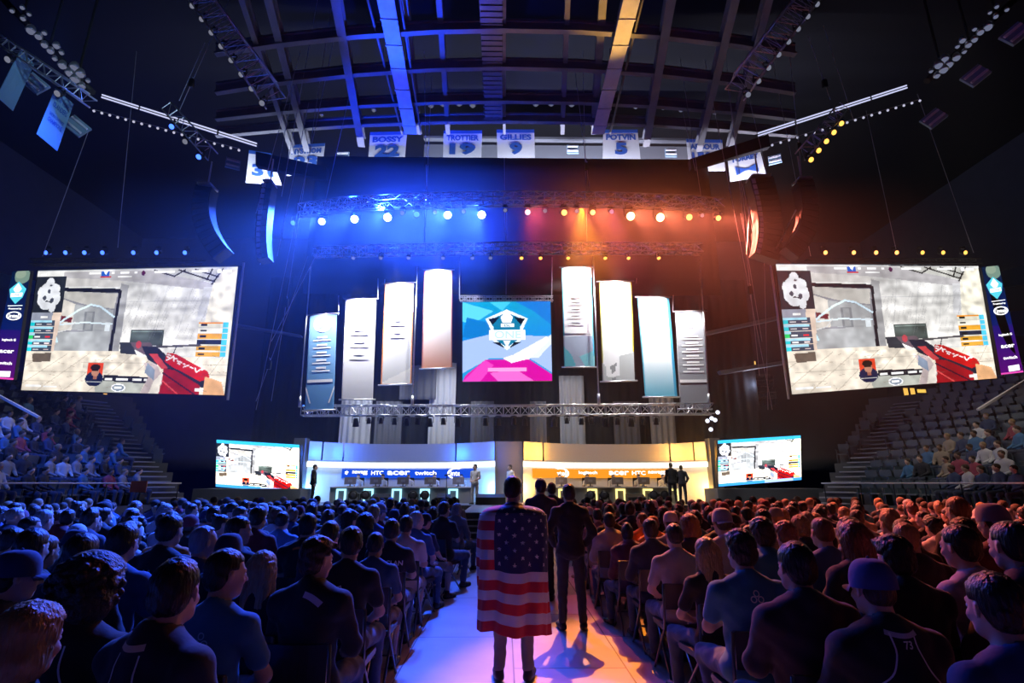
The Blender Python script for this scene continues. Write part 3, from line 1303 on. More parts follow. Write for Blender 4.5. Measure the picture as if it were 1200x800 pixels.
for nm, lab, (x0, x1, ra0, ra1, rb0, rb1) in (('roof_catwalk', 'broad pale roof catwalk with two side rails, lit bright blue', (452, 482, 431, 472, 451 + 18, 494)),
                                              ('roof_catwalk', 'broad roof catwalk with two side rails, lit bright orange', (740, 700, 729, 697, 753, 714))):
    def ln(px0, px1, z):
        a, b = pixz(px0, 0, z), pixz(px1, 160, z)
        d = b - a
        return a - d * .45, b - d * .03
    t = thing(nm, lab, 'catwalk', ln(x0, x1, ZR - .8)[0])
    loc = Vector(t.location)
    bm = bmesh.new()
    a, b = ln(x0, x1, ZR - .8)
    d = b - a
    M = d.to_track_quat('Y', 'Z').to_matrix().to_4x4()
    box(bm, (a + b) / 2 - loc, (.62, d.length, .08), M)
    for i in range(9):
        box(bm, a + d * (i + .5) / 9 - loc - Vector((0, 0, .05)), (.66, .06, .06), M)
    obj('walkway_deck', bm, mat('catwalk_paint', (.62, .62, .62), .55, noise=.2, nscale=3), t)
    for r0, r1 in ((ra0, ra1), (rb0, rb1)):
        a, b = ln(r0, r1, ZR - .55)
        bm = bmesh.new(); tube(bm, [a - loc, b - loc], .055, 6)
        for i in range(8):
            q = a + (b - a) * (i + .5) / 8 - loc
            tube(bm, [q, q + Vector((0, 0, .5))], .02, 4)
        obj('rail', bm, M_STEEL, t)
a, b = pixz(576, 0, ZR - .3), pixz(577, 140, ZR - .3)
d = b - a; a = a - d * .4
t = thing('cable_tray', 'wide grey ladder tray hanging from the middle of the roof', 'cable tray', a)
bm = bmesh.new(); box(bm, (b - a) / 2, (.86, (b - a).length, .03)); obj('tray_pan', bm, M_STEEL, t)
bm = bmesh.new()
for i in range(34):
    box(bm, (b - a) * (i + .5) / 34 + Vector((0, 0, -.04)), (.86, .05, .05))
obj('rungs', bm, M_STEEL, t)

# ------------------------------------------------------------------ lattice truss
def truss_mesh(pts, s=.36, r=.024, name='truss', step=.5, flat=False):
    bm = bmesh.new()
    pts = [Vector(p) for p in pts]
    fr = []
    for i, p in enumerate(pts):
        a, b = pts[max(i - 1, 0)], pts[min(i + 1, len(pts) - 1)]
        t = (b - a).normalized()
        side = t.cross(Vector((0, 0, 1)))
        if side.length < .1:
            side = Vector((0, 1, 0))
        side.normalize()
        up = side.cross(t).normalized()
        fr.append((p, side, up))
    cor = [(-1, -1), (1, -1), (1, 1), (-1, 1)] if not flat else [(0, -1), (0, 1)]
    ch = [[p + sd_ * (c[0] * s / 2) + up * (c[1] * s / 2) for p, sd_, up in fr] for c in cor]
    for c in ch:
        tube(bm, c, r, 6)
    nC = len(ch)
    for i in range(len(pts) - 1):
        L = (pts[i + 1] - pts[i]).length
        n = max(1, int(round(L / step)))
        for j in range(n):
            t0, t1 = j / n, (j + 1) / n
            for q in range(nC if nC > 2 else 1):
                A, B = ch[q], ch[(q + 1) % nC]
                a0, a1 = A[i].lerp(A[i + 1], t0), A[i].lerp(A[i + 1], t1)
                b0, b1 = B[i].lerp(B[i + 1], t0), B[i].lerp(B[i + 1], t1)
                tube(bm, [a0, b1] if j % 2 else [b0, a1], r * .5, 4, False)
                tube(bm, [a0, b0], r * .5, 4, False)
    return bm


LENS = {}
for nm, c, e in (('blue', (.30, .45, 1.0), 30), ('blue_dim', (.04, .12, 1.0), 3.5), ('orange', (1.0, .50, .15), 25), ('orange_dim', (1.0, .36, .08), 3.5), ('white', (1.0, .98, .95), 3),
                 ('grey', (.5, .52, .7), .3), ('pink', (1.0, .3, .35), 3), ('amber', (1.0, .45, .08), 2)):
    LENS[nm] = emit_mat('lens_' + nm, c, e)


def fixture_proto(kind, lens, aim, size=1.0):
    """a stage lamp at the origin hanging from its clamp; aim = direction of the head"""
    t = thing('stage_lamp', 'x', 'stage lamp')
    aim = Vector(aim).normalized()
    c = Vector((0, 0, -.26 * size))
    M = Matrix.Translation(c) @ aim.to_track_quat('Z', 'Y').to_matrix().to_4x4()
    bm = bmesh.new()
    lathe(bm, [(.05 * size, -.17 * size), (.085 * size, -.15 * size), (.105 * size, -.02 * size), (.12 * size, .13 * size), (.125 * size, .15 * size), (.108 * size, .15 * size), (.1 * size, .125 * size)], 14, M)
    obj('lamp_head', bm, M_BPAINT, t)
    bm = bmesh.new()
    lathe(bm, [(.112 * size, .128 * size), (.10 * size, .146 * size), (.05 * size, .158 * size)], 14, M)
    obj('lens', bm, LENS[lens], t)
    bm = bmesh.new()
    for g in (-1, 1):
        box(bm, (g * .14 * size, 0, -.15 * size), (.02, .05, .25 * size))
    box(bm, (0, 0, -.03 * size), (.3 * size, .06, .02))
    obj('yoke', bm, M_BPAINT, t)
    bm = bmesh.new()
    box(bm, (0, 0, .02), (.20 * size, .14 * size, .08) if kind == 'mover' else (.05, .05, .08))
    obj('lamp_base' if kind == 'mover' else 'clamp', bm, M_BPAINT, t)
    return t


FIX = {}


def fixture(kind, lens, aim, loc, label, group, size=1.0, cat='stage lamp'):
    key = (kind, lens, tuple(aim), size)
    if key not in FIX:
        FIX[key] = fixture_proto(kind, lens, aim, size)
        o = FIX[key]
        o.location = loc
        o['label'] = label
        o['group'] = group
    else:
        o = tree_copy(FIX[key], loc, None, label, group)
    return o


ORD = ['first', 'second', 'third', 'fourth', 'fifth', 'sixth', 'seventh', 'eighth', 'ninth', 'tenth', 'eleventh', 'twelfth', 'thirteenth', 'fourteenth', 'fifteenth', 'sixteenth',
       'seventeenth', 'eighteenth', 'nineteenth', 'twentieth', 'twenty-first', 'twenty-second', 'twenty-third', 'twenty-fourth', 'twenty-fifth']

# upper truss with the blue and orange audience lamps
ZT = pix(590, 233, 21).z
up = [pixz(x, y, ZT) for x, y in ((352, 246), (400, 239), (460, 235), (530, 233), (590, 232), (650, 232), (720, 233), (790, 236), (846, 240))]
tag(obj('lighting_truss', truss_mesh(up, .42, .028, step=.42), M_ALU), 'upper lighting truss holding the glowing blue and orange lamps', 'truss')
bar = [p - Vector((0, 0, .42)) for p in up]
bm = bmesh.new(); tube(bm, bar, .03, 6)
tag(obj('lamp_bar', bm, M_ALU), 'round pipe hung under the upper truss, carrying glowing lamps', 'pipe')
AIM = (0, -1, -.62)
upper = [(347, 247, 'blue_dim', 1.0), (381, 246, 'blue', 1.1), (419, 245, 'blue', 1.25), (457, 243, 'blue', 1.3), (473, 245, 'grey', .9), (490, 243, 'blue_dim', 1.2), (511, 245, 'grey', .9),
         (526, 242, 'blue', 1.2), (544, 245, 'grey', .9), (565, 241, 'blue', 1.25), (592, 246, 'grey', .8), (618, 242, 'pink', 1.15), (638, 244, 'grey', .9), (660, 241, 'orange_dim', 1.2), (675, 245, 'grey', .9),
         (693, 242, 'orange_dim', 1.1), (715, 245, 'grey', .9), (736, 242, 'orange', 1.3), (770, 243, 'orange', 1.3), (804, 243, 'orange_dim', 1.3), (820, 247, 'grey', .8), (838, 244, 'orange_dim', 1.1)]
for i, (x, y, ln_, sz) in enumerate(upper):
    yy = np.interp(x, [352, 400, 460, 530, 590, 650, 720, 790, 846], [246, 239, 235, 233, 232, 232, 233, 236, 240])
    p = pixz(x, yy, ZT) - Vector((0, .05, .42))
    nmc = {'blue': 'bright blue-white', 'blue_dim': 'deep blue', 'grey': 'unlit silver', 'pink': 'pink-orange', 'orange_dim': 'orange', 'orange': 'bright orange-white'}[ln_]
    fixture('mover', ln_, (0.02, -1, -.55), p, f'{nmc} stage lamp, {ORD[i]} along the upper truss from its blue end', 'lamps on the upper truss', sz * (1.25 if ln_ in ('blue', 'orange') else 1.0))
    e, col_ = {'blue': (19000, BLUE), 'blue_dim': (5000, BLUE), 'pink': (2500, (1.0, .08, .14)), 'orange_dim': (5400, (1.0, .16, .10)), 'orange': (9000, (1.0, .19, .10))}.get(ln_, (0, None))
    if e:                      # the beam of this lamp, out over the crowd
        l0 = p + Vector((0, -.45, -.45))
        spot(l0, (l0.x * 1.0 + (4.6 if l0.x > 0 else -4.6), 7.0, 0.4), e, col_, 44, .6, .1)
        spot(l0 + Vector((0, .1, .1)), (-3.5 if l0.x < 0 else 4.5, 0, 1.5), {'blue': 2600, 'blue_dim': 800, 'pink': 450, 'orange_dim': 380, 'orange': 900}[ln_], (.02, .09, 1.0) if l0.x < 0 else (1.0, .20, .05), 46, 1, .06)

# middle truss
ZM = pix(590, 292, 22).z
mid = [pixz(x, y, ZM) for x, y in ((369, 296), (430, 294), (510, 292), (590, 291), (670, 291), (750, 291), (822, 292))]
tag(obj('lighting_truss', truss_mesh(mid, .4, .028, step=.42), M_ALU), 'middle truss just above the banners and the square screen', 'truss')
for i, x in enumerate((416, 448, 480, 520, 554, 575, 611, 633, 665, 708, 735, 770)):
    p = pixz(x, 292, ZM) - Vector((0, .1, .2))
    fixture('par', 'amber' if x > 600 else 'grey', (0, -.6, -1), p, f'small {"amber" if x > 600 else "dim blue-lit"} lamp, {ORD[i]} along the middle truss from the blue side', 'lamps under the middle truss', .8)
# lower truss
ZL = pix(590, 481, 22.5).z
low = [pixz(x, y, ZL) for x, y in ((355, 481), (430, 481), (590, 481), (750, 480), (835, 479))]
tag(obj('lighting_truss', truss_mesh(low, .42, .03, step=.36), M_ALU), 'low truss across the stage, above the two player booths', 'truss')
for i, (x, y, sz) in enumerate(((418, 492, 1.1), (433, 490, .8), (447, 494, .8), (463, 491, .9), (477, 495, 1.0), (490, 491, .9), (504, 495, 1.1), (520, 489, .9), (537, 495, 1.1), (569, 490, 1.0), (584, 490, 1.0),
                                (602, 490, .9), (615, 489, 1.0), (649, 494, 1.1), (664, 490, .8), (681, 492, .9), (693, 489, .9), (709, 493, 1.1), (723, 488, .9), (739, 491, 1.1), (753, 487, .9), (768, 489, .9))):
    p = pixz(x, 481, ZL) - Vector((0, 0, .22))
    fixture('mover', 'white' if i % 2 == 0 else 'grey', (0, .25, -1), p, f'{"lit" if i % 2 == 0 else "unlit"} lamp pointing down, {ORD[i]} along the low truss from the blue side', 'lamps under the low truss', sz)
# short truss over the square screen
sh0, sh1 = pix(539, 350, 22), pix(648, 350, 22)
tag(obj('short_truss', truss_mesh([sh0, sh1], .2, .02, step=.22), M_ALU), 'short truss bar from which the square centre screen hangs', 'truss')

# ------------------------------------------------------------------ cloths behind the stage
def drape(name, x0, x1, ytop, ybot, Y, m, pleat=.12, n=None, amp=.07):
    a, b = pix(x0, ytop, Y), pix(x1, ytop, Y)
    zb = pix((x0 + x1) / 2, ybot, Y).z
    W = b.x - a.x
    n = n or max(12, int(W / pleat * 6))
    bm = bmesh.new()
    rows = 8
    g = []
    for j in range(rows + 1):
        z = a.z + (zb - a.z) * j / rows
        g.append([bm.verts.new((a.x + W * i / n, Y + amp * math.sin(i / n * W / pleat * PI * 2 + .8 * math.sin(i * .13)) * (.75 + .25 * j / rows), z)) for i in range(n + 1)])
    for j in range(rows):
        for i in range(n):
            f = bm.faces.new((g[j][i], g[j + 1][i], g[j + 1][i + 1], g[j][i + 1]))
            f.smooth = True
    me = bpy.data.meshes.new(name)
    bm.to_mesh(me); bm.free()
    o = obj(name, me, m)
    so = o.modifiers.new('thick', 'SOLIDIFY'); so.thickness = .01
    return o


M_BCLOTH = mat('black_velour', (.035, .035, .04), .95)
M_BDROP = mat('navy_black_velour', (.006, .008, .016), .95)
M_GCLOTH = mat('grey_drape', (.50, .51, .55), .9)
M_DCLOTH = mat('dim_grey_drape', (.12, .125, .15), .9)  # darker copy of the grey drape, its weaker light put into the colour
tag(drape('backdrop_curtain', 318, 872, 325, 592, 31.2, M_BDROP, .55, amp=.05), 'huge black curtain hanging far behind the stage and the banners', 'curtain')
tag(drape('masking_cloth', 372, 828, 183, 345, 23.4, M_BCLOTH, 2.2, amp=.012), 'wide flat black cloth behind the upper trusses, glowing blue at one end', 'curtain')
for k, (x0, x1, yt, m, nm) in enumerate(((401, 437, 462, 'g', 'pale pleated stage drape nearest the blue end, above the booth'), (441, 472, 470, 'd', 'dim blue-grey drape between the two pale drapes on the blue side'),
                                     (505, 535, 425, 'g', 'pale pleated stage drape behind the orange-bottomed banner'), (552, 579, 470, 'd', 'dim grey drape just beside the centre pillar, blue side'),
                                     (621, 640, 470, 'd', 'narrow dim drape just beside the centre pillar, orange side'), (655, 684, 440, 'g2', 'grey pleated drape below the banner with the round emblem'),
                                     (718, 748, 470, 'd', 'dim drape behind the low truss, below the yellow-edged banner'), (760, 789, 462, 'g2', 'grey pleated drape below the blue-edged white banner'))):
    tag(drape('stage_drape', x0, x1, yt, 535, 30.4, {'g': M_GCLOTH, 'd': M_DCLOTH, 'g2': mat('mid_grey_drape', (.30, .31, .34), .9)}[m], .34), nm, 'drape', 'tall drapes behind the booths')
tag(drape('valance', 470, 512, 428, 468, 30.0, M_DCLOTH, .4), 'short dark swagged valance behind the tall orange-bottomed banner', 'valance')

# ------------------------------------------------------------------ hanging jersey banners of the arena
JW = mat('banner_white', (.72, .74, .80), .8)
JB = mat('banner_blue', (.02, .10, .45), .8)
for k, (q, top, num, lab) in enumerate((
        ([(434, 155), (477, 154), (474, 192), (431, 193)], 'BOSSY', '22', 'white retired-number banner reading 22 above the stage'),
        ([(520, 153), (565, 153), (564, 190), (519, 190)], 'TROTTIER', '19', 'white retired-number banner reading 19 above the stage'),
        ([(582, 152), (626, 152), (627, 190), (583, 190)], 'GILLIES', '9', 'white retired-number banner reading 9 above the stage'),
        ([(707, 152), (747, 152), (751, 190), (706, 190)], 'POTVIN', '5', 'white retired-number banner reading 5 above the stage'),
        ([(339, 170), (381, 168), (377, 202), (336, 206)], 'NYSTROM', '23', 'white retired-number banner half hidden behind dark steel, blue-lit side'),
        ([(804, 163), (846, 164), (850, 200), (808, 201)], 'ARBOUR', '1500', 'white retired-number banner half hidden behind a slanting beam'),
        ([(292, 176), (318, 180), (330, 217), (288, 214)], '', '31', 'large white banner with dark figures beside the speaker column, blue-lit side'),
        ([(852, 182), (890, 174), (898, 206), (856, 213)], 'TORREY', '', 'white banner with a blue bow-tie mark near the speaker column'))):
    Yj = 24.2 if k < 6 else 24.35
    c = [pix(x, y, Yj) for x, y in q]
    t = thing('jersey_banner', lab, 'banner', c[0], group='retired number banners under the roof')
    loc = c[0].copy()
    c = [p - loc for p in c]
    bm = bmesh.new(); slab(bm, c, -.01, .01); obj('banner_cloth', bm, JW, t)
    bm = bmesh.new(); slab(bm, [quad_bil(c, 0, 0), quad_bil(c, 1, 0), quad_bil(c, 1, .10), quad_bil(c, 0, .10)], .011, .02); obj('top_band', bm, JB, t)
    if top:
        text_on(c, top, .08, .92, .15, .33, JB, t, .03, bold=True)
    if num:
        text_on(c, num, .5 - .17 * len(num) if len(num) < 3 else .1, .5 + .17 * len(num) if len(num) < 3 else .9, .41, .78, JB, t, .03, 'number', bold=True)
    if k == 7:
        me = bpy.data.meshes.new('bow_tie')
        P = [quad_bil(c, u, v) + Vector((0, -.04, 0)) for u, v in ((.18, .5), (.45, .62), (.45, .7), (.18, .82), (.82, .5), (.55, .62), (.55, .7), (.82, .82))]
        me.from_pydata([tuple(p) for p in P], [], [(0, 1, 2, 3), (4, 5, 6, 7), (1, 5, 6, 2)])
        obj('bow_tie_mark', me, JB, t)
# bright ledge behind them
a, b = pix(497, 163.5, 25), pix(806, 164, 25)
bm = bmesh.new(); box(bm, (a + b) / 2, ((b - a).length, .3, .14)); box(bm, (a + b) / 2 - Vector((0, -.2, .7)), ((b - a).length, .1, .9))
tag(obj('press_box_ledge', bm, mat('ledge_paint', (.16, .17, .20), .4)), 'long pale ledge at the far end, behind the number banners', 'ledge')
# two far championship banners on the left side of the roof
for k, (q, lab) in enumerate((([(24, 58), (40, 75), (15, 130), (-4, 113)], 'pale blue championship banner in the upper corner, farther from the stage'), ([(65, 103), (86, 122), (67, 177), (43, 157)], 'pale blue championship banner in the upper corner, nearer the stage'))):
    c = [pix(x, y, Yq) for (x, y), Yq in zip(q, (14, 14.6, 14.6, 14))]
    t = thing('championship_banner', lab, 'banner', c[0], group='championship banners')
    loc = c[0].copy(); c = [p - loc for p in c]
    bm = bmesh.new(); slab(bm, c, -.01, .01); obj('banner_cloth', bm, mat('pale_blue_cloth', (.20, .42, .62), .8), t)
    for j, (s, v0, v1) in enumerate((('NEW YORK', .12, .20), ('ISLANDERS', .24, .34), ('EASTERN CONFERENCE', .46, .52), ('CHAMPIONS', .56, .64))):
        text_on(c, s, .14, .86, v0, v1, JB, t, .03)
for k, (x, y, Y) in enumerate(((41, 98, 15), (90, 148, 15.5), (273, 192, 22), (402, 183, 24.6), (961, 89 + 0, 15), (994 + 100, 139, 15.5), (1190, 40, 13), (671, 175, 24.6), (786, 179, 24.6), (908, 187, 24), (1143, 89, 14))):
    if (x, y) == (961, 89):
        continue
    p = pix(x, y, Y)
    rz = .5 if x < 300 else (-.5 if x > 900 else 0)
    ry = .6 if x < 100 else (-.6 if x > 1000 else 0)
    t = thing('vent_panel', f'small louvred grey panel hung under the roof, {ORD[k]} counted from the blue-lit corner', 'vent', p, (0, ry, rz), 'louvred panels under the roof')
    bm = bmesh.new(); box(bm, (0, 0, 0), (.62, .1, .5)); obj('housing', bm, mat('panel_blue_grey', (.25, .38, .5), .5), t)
    for z in (.12, -.12):
        bm = bmesh.new(); box(bm, (0, -.08, z), (.56, .06, .07)); obj('louvre', bm, mat('panel_white', (.8, .8, .85), .4), t)

# ------------------------------------------------------------------ arena lights under the side roof
lampM = emit_mat('arena_lamp_glass', (.5, .55, .85), .22)
def arena_rows(pts, lab, Y0):
    bmb = bmesh.new()
    for i, (x, y, r) in enumerate(pts):
        p = pix(x, y, Y0)
        if i == 0:
            t0 = thing('arena_lamp', 'x', 'lamp', p)
            bm = bmesh.new(); lathe(bm, [(.03, .16), (.07, .12), (.11, 0), (.10, -.01)], 12); obj('reflector', bm, M_ALU, t0)
            bm = bmesh.new(); bmesh.ops.create_uvsphere(bm, u_segments=10, v_segments=6, radius=.085); obj('bulb', bm, lampM, t0)
            t0.scale = (r,) * 3
            t0['label'] = lab
            t0['group'] = lab
        else:
            tree_copy(t0, p, None, lab, lab, (r,) * 3)


L_ = [(14, 13, .8), (26, 9, .8), (27, 22, .9), (34, 17, .7), (36, 36, 1.5), (45, 43, 1.2), (52, 39, .8), (52, 53, 1.1), (59, 60, 1.1), (66, 54, 1.1), (72, 62, .8), (64, 69, .8), (73, 77, 1.3), (87, 79, 1.4), (82, 86, 1.4), (94, 87, 1.4), (88, 93, 1.4), (96, 101, 1.0),
      (103, 95, .7)]
for sx_, nm_ in ((1, 'blue-lit'), (-1, 'orange')):
    q0, q1 = (pix(0, -5, 15.25), pix(108, 108, 15.25)) if sx_ == 1 else (pix(1194, -5, 15.25), pix(1086, 95, 15.25))
    bm = bmesh.new(); tube(bm, [q0, q1], .12, 6)
    for t_ in (.25, .55, .85):
        q = q0.lerp(q1, t_); tube(bm, [q, Vector((q.x, q.y, 23.9))], .04, 5)
    tag(obj('lamp_gantry', bm, M_BPAINT), f'dark pipe gantry carrying the silver arena lamps on the {nm_} side', 'gantry')
arena_rows(L_, 'round silver arena lamp in the cluster above the blue-lit stand', 15)
arena_rows([(1194 - x + 0, y * .88, r) for x, y, r in L_], 'round silver arena lamp in the cluster above the orange-side stand', 15)
for g, x0, y0, x1, y1, lab in ((0, 110, 130, 280, 176, 'string of tiny round lamps below the white tube rail, blue-lit side'), (1, 905, 170, 1078, 118, 'string of tiny round lamps below the white tube rail, orange side')):
    n = 19
    a, b = pix(x0, y0, 19), pix(x1, y1, 19)
    t = thing('lamp_string', lab, 'light string', a)
    bm = bmesh.new(); tube(bm, [Vector((0, 0, .07)), b - a + Vector((0, 0, .07))], .012, 5); obj('wire', bm, M_CABLE, t)
    for i in range(n):
        if i == 0:
            bm = bmesh.new(); bmesh.ops.create_uvsphere(bm, u_segments=8, v_segments=6, radius=.05)
            o = obj('bulb', bm, emit_mat('tiny_bulb', (.5, .5, .65), .9), t)
        else:
            o = o.copy(); COL.objects.link(o)
        o.location = (b - a) * i / (n - 1)
for (x0, y0, x1, y1, lab) in ((118, 112, 302, 170, 'pair of long white tubes on a slanting rail, blue-lit side of the roof'), (887, 158, 1064, 101, 'pair of long white tubes on a slanting rail, orange side of the roof')):
    a, b = pix(x0, y0, 17.5), pix(x1, y1, 17.5)
    t = thing('tube_light_rail', lab, 'light rail', a)
    bm = bmesh.new(); box(bm, (b - a) / 2 + Vector((0, .06, 0)), ((b - a).length, .05, .12), Matrix.Rotation(-math.atan2((b - a).z, (b - a).x), 4, 'Y')); obj('rail_body', bm, M_BPAINT, t)
    for dz in (.055, -.055):
        for i in range(4):
            p0, p1 = (b - a) * (i + .03) / 4, (b - a) * (i + .97) / 4
            bm = bmesh.new(); tube(bm, [p0 + Vector((0, 0, dz)), p1 + Vector((0, 0, dz))], .026, 6)
            obj('light_tube', bm, emit_mat('light_tube', (.55, .58, .85), 1.0), t)

arena_rows([(505, 124, 1.3), (519, 122, 1.4), (538, 121, 1.7), (554, 123, 1.6), (628, 122, 1.4), (646, 121, 1.7), (670, 122, 1.6), (745, 125, 1.3), (777, 127, .9), (798, 129, 1.1), (838, 132, 1.1), (438, 129, 1.1), (349, 138, 1.1), (377, 135, .8)],
           'round pale lamp in the long row under the far roof beams', 22)
# slanting followspot trusses, with lamps
def lamp_truss(pa, pb, Y, s, lab, lens, n, off=0.32, glow=None):
    a, b = pix(*pa, Y), pix(*pb, Y)
    tag(obj('slanting_truss', truss_mesh([a, b], s, .028, step=.4), M_ALU), lab, 'truss')
    for i in range(n):
        p = a.lerp(b, (i + .5) / n) + Vector((0, -.05, -s / 2 - .02))
        fixture('par', lens if i % 2 == 0 or glow else 'grey', (0, -.8, -.7), p, f'lamp {ORD[i]} from the top of the {lab.split(",")[0]}', 'lamps on the ' + lab.split(',')[0], .9)


lamp_truss((199, 128), (246, 180), 17, .42, 'small blue-lit slanting truss, hung from one cable', 'blue_dim', 3)
lamp_truss((985, 128), (941, 180), 17, .42, 'small amber-lit slanting truss, hung from one cable', 'amber', 5, glow=1)
lamp_truss((215, -30), (318, 112), 16, .8, 'big dark slanting truss above the blue-lit crowd', 'grey', 9)
lamp_truss((968, -30), (866, 102), 16, .8, 'big dark slanting truss above the orange-lit crowd', 'grey', 9)
lamp_truss((-10, 40), (105, 118), 14, .3, 'long low lamp bar in the corner, blue-lit side', 'grey', 2)
# wide dark beams in front of the number banners
for pts, lab in (([(300, 178), (383, 196), (383, 211), (300, 194)], 'slanting dark beam crossing in front of the number banners, blue side'), ([(900, 158), (808, 187), (810, 198), (902, 172)], 'slanting dark beam crossing in front of the number banners, orange side'),
                 ([(300, 175), (335, 205), (325, 310), (300, 300)], None)):
    if lab:
        c = [pix(x, y, 22.4) for x, y in pts]
        bm = bmesh.new(); slab(bm, c, -.25, .05); tag(obj('roof_brace', bm, mat('brace_paint', (.03, .03, .04), .7)), lab, 'beam')

# ------------------------------------------------------------------ hoist cables
cabs = [(240, 50, 210, 118, 17), (268, 0, 210, 130, 17), (344, 100, 305, 310, 19), (372, 0, 330, 230, 19), (401, 0, 300, 480, 20), (388, 10, 318, 470, 20), (362, 120, 325, 300, 19.5), (352, 60, 300, 250, 18),
        (412, 100, 378, 250, 20.8), (497, 60, 500, 232, 20.9), (506, 90, 497, 290, 21.8), (591, 185, 592, 291, 21.8), (594, 232, 593, 345, 21.9), (674, 85, 692, 232, 20.8), (683, 60, 688, 290, 21.8), (797, 68, 823, 240, 21), (826, 70, 905, 480, 20),
        (848, 40, 890, 440, 19.8), (852, 95, 880, 300, 19), (872, 90, 905, 230, 18.5), (800, 130, 815, 200, 20.5), (947, 42, 973, 117, 17), (905, 70, 950, 300, 20.5), (1015, 130, 1050, 292, 20.5), (1075, 110, 1141, 296, 20.5), (925, 60, 940, 210, 18), (965, 30, 1000, 140, 18),
        (160, 60, 138, 290, 20.5), (105, 150, 50, 300, 20.5), (361, 300, 300, 470, 20), (371, 298, 318, 400, 20), (893, 205, 900, 480, 19.5), (868, 250, 893, 400, 19.3), (870, 215, 888, 300, 18.8)]
for k, (x0, y0, x1, y1, Y) in enumerate(cabs):
    bm = bmesh.new(); tube(bm, [pix(x0, y0, Y), pix(x1, y1, Y)], .012, 5)
    tag(obj('hoist_cable', bm, M_CABLE), 'thin steel hoist cable hanging from the dark roof', 'cable', 'hoist cables')
    if k % 4 == 1:
        p = pix(x0 * .25 + x1 * .75, y0 * .25 + y1 * .75, Y)
        t = thing('chain_hoist', 'small motor hoist hanging part way down a steel cable', 'hoist', p, group='motor hoists on the cables')
        bm = bmesh.new(); box(bm, (0, 0, 0), (.16, .12, .34)); bmesh.ops.bevel(bm, geom=bm.edges[:], offset=.02, segments=1); obj('motor_body', bm, M_BLACK, t)
        bm = bmesh.new(); tube(bm, [(0, 0, .16), (.03, 0, .24), (-.02, 0, .28)], .015, 5); obj('hook', bm, M_ALU, t)
# light-coloured suspension poles of the banners
for x0, y0, x1, y1, lab in ((364, 312, 351, 477, 'pale pole beside the outermost blue banner'), (489, 312, 483, 476, 'pale pole between the two orange-trimmed banners'), (695, 300, 702, 474, 'pale pole beside the banner with the round emblem'),
                        (820, 304, 831, 474, 'pale pole at the outer edge of the grey banner with a star')):
    a, b = pix(x0, y0, 21.8), pix(x1, y1, 21.8)
    t = thing('hanging_pole', lab, 'pole', a)
    bm = bmesh.new(); tube(bm, [(0, 0, 0), b - a], .03, 6); obj('pole_tube', bm, M_ALU, t)
    bm = bmesh.new(); tube(bm, [(b - a) * .93, b - a], .06, 8); obj('sleeve', bm, M_ALU, t)
for x, y0, y1 in ((539, 301, 350), (647, 301, 350), (397, 346, 369), (443, 326, 350), (546 - 5, 301, 301.5), (746, 326, 332), (789, 346, 364), (404, 350, 350.5), (451, 327, 333)):
    if y1 - y0 < 2:
        continue
    bm = bmesh.new(); tube(bm, [pix(x, y0, 21.95), pix(x - .5, y1, 21.95)], .022, 5)
    tag(obj('hanger_rod', bm, M_ALU), f'short pale hanger rod, {"holding the square centre screen" if y0 == 301 else "beside a banner top"}', 'rod', 'hanger rods' if y0 == 301 else 'banner hanger rods')

# ------------------------------------------------------------------ line-array speakers
def line_array(pts, depth_px, Y, lab, front, d_in=.5, wd=1.0, side=1):
    """cabinets stacked along a curve; pts pixel centres of the grille edge"""
    P = [pix(x, y, Y) for x, y in pts]
    t = thing('line_array_speaker', lab, 'speaker', P[0], group='hanging speaker columns')
    loc = P[0].copy()
    n = len(P) - 1
    for i in range(n):
        a, b = P[i] - loc, P[i + 1] - loc
        d = b - a
        h = d.length * .94
        ang = math.atan2(d.x, -d.z)
        M = Matrix.Rotation(-ang, 4, 'Y')
        c = (a + b) / 2
        bm = bmesh.new()
        vs = box(bm, c, (wd, d_in, h), M)
        bmesh.ops.bevel(bm, geom=bm.edges[:], offset=.012, segments=1)
        cb = obj('cabinet', bm, mat('speaker_black', (.035, .037, .045), .6), t)
        bm = bmesh.new()
        off = M @ Vector((-side * (wd / 2 - .12), -d_in / 2 - .012, 0)) if front == 'edge' else M @ Vector((0, -d_in / 2 - .012, 0))
        box(bm, c + off, (.15 if front == 'edge' else wd * .9, .02, h * .82), M)
        obj('grille', bm, mat('speaker_grille', (.62, .62, .66), .5) if front == 'edge' else mat('dark_grille', (.05, .055, .07), .5), cb)
    bm = bmesh.new(); box(bm, Vector((0, 0, .1)), (wd * .8, d_in * 1.2, .08)); obj('fly_frame', bm, M_ALU, t)
    bm = bmesh.new(); tube(bm, [(0, 0, .1), (0, 0, 1.2)], .03, 5); obj('chain', bm, M_CABLE, t)
    bm = bmesh.new(); tube(bm, [P[n // 3] - loc + Vector((side * -wd * .5, .2, 0)), P[n] - loc + Vector((side * -wd * .55, .2, .3))], .03, 5); obj('tension_strap', bm, M_ALU, t)


def arc(pts, n):
    xs = [p[0] for p in pts]; ys = [p[1] for p in pts]
    co = np.polyfit(ys, xs, 2 if len(pts) < 4 else 3)
    yy = np.linspace(ys[0], ys[-1], n + 1)
    return [(float(np.polyval(co, y)), float(y)) for y in yy]


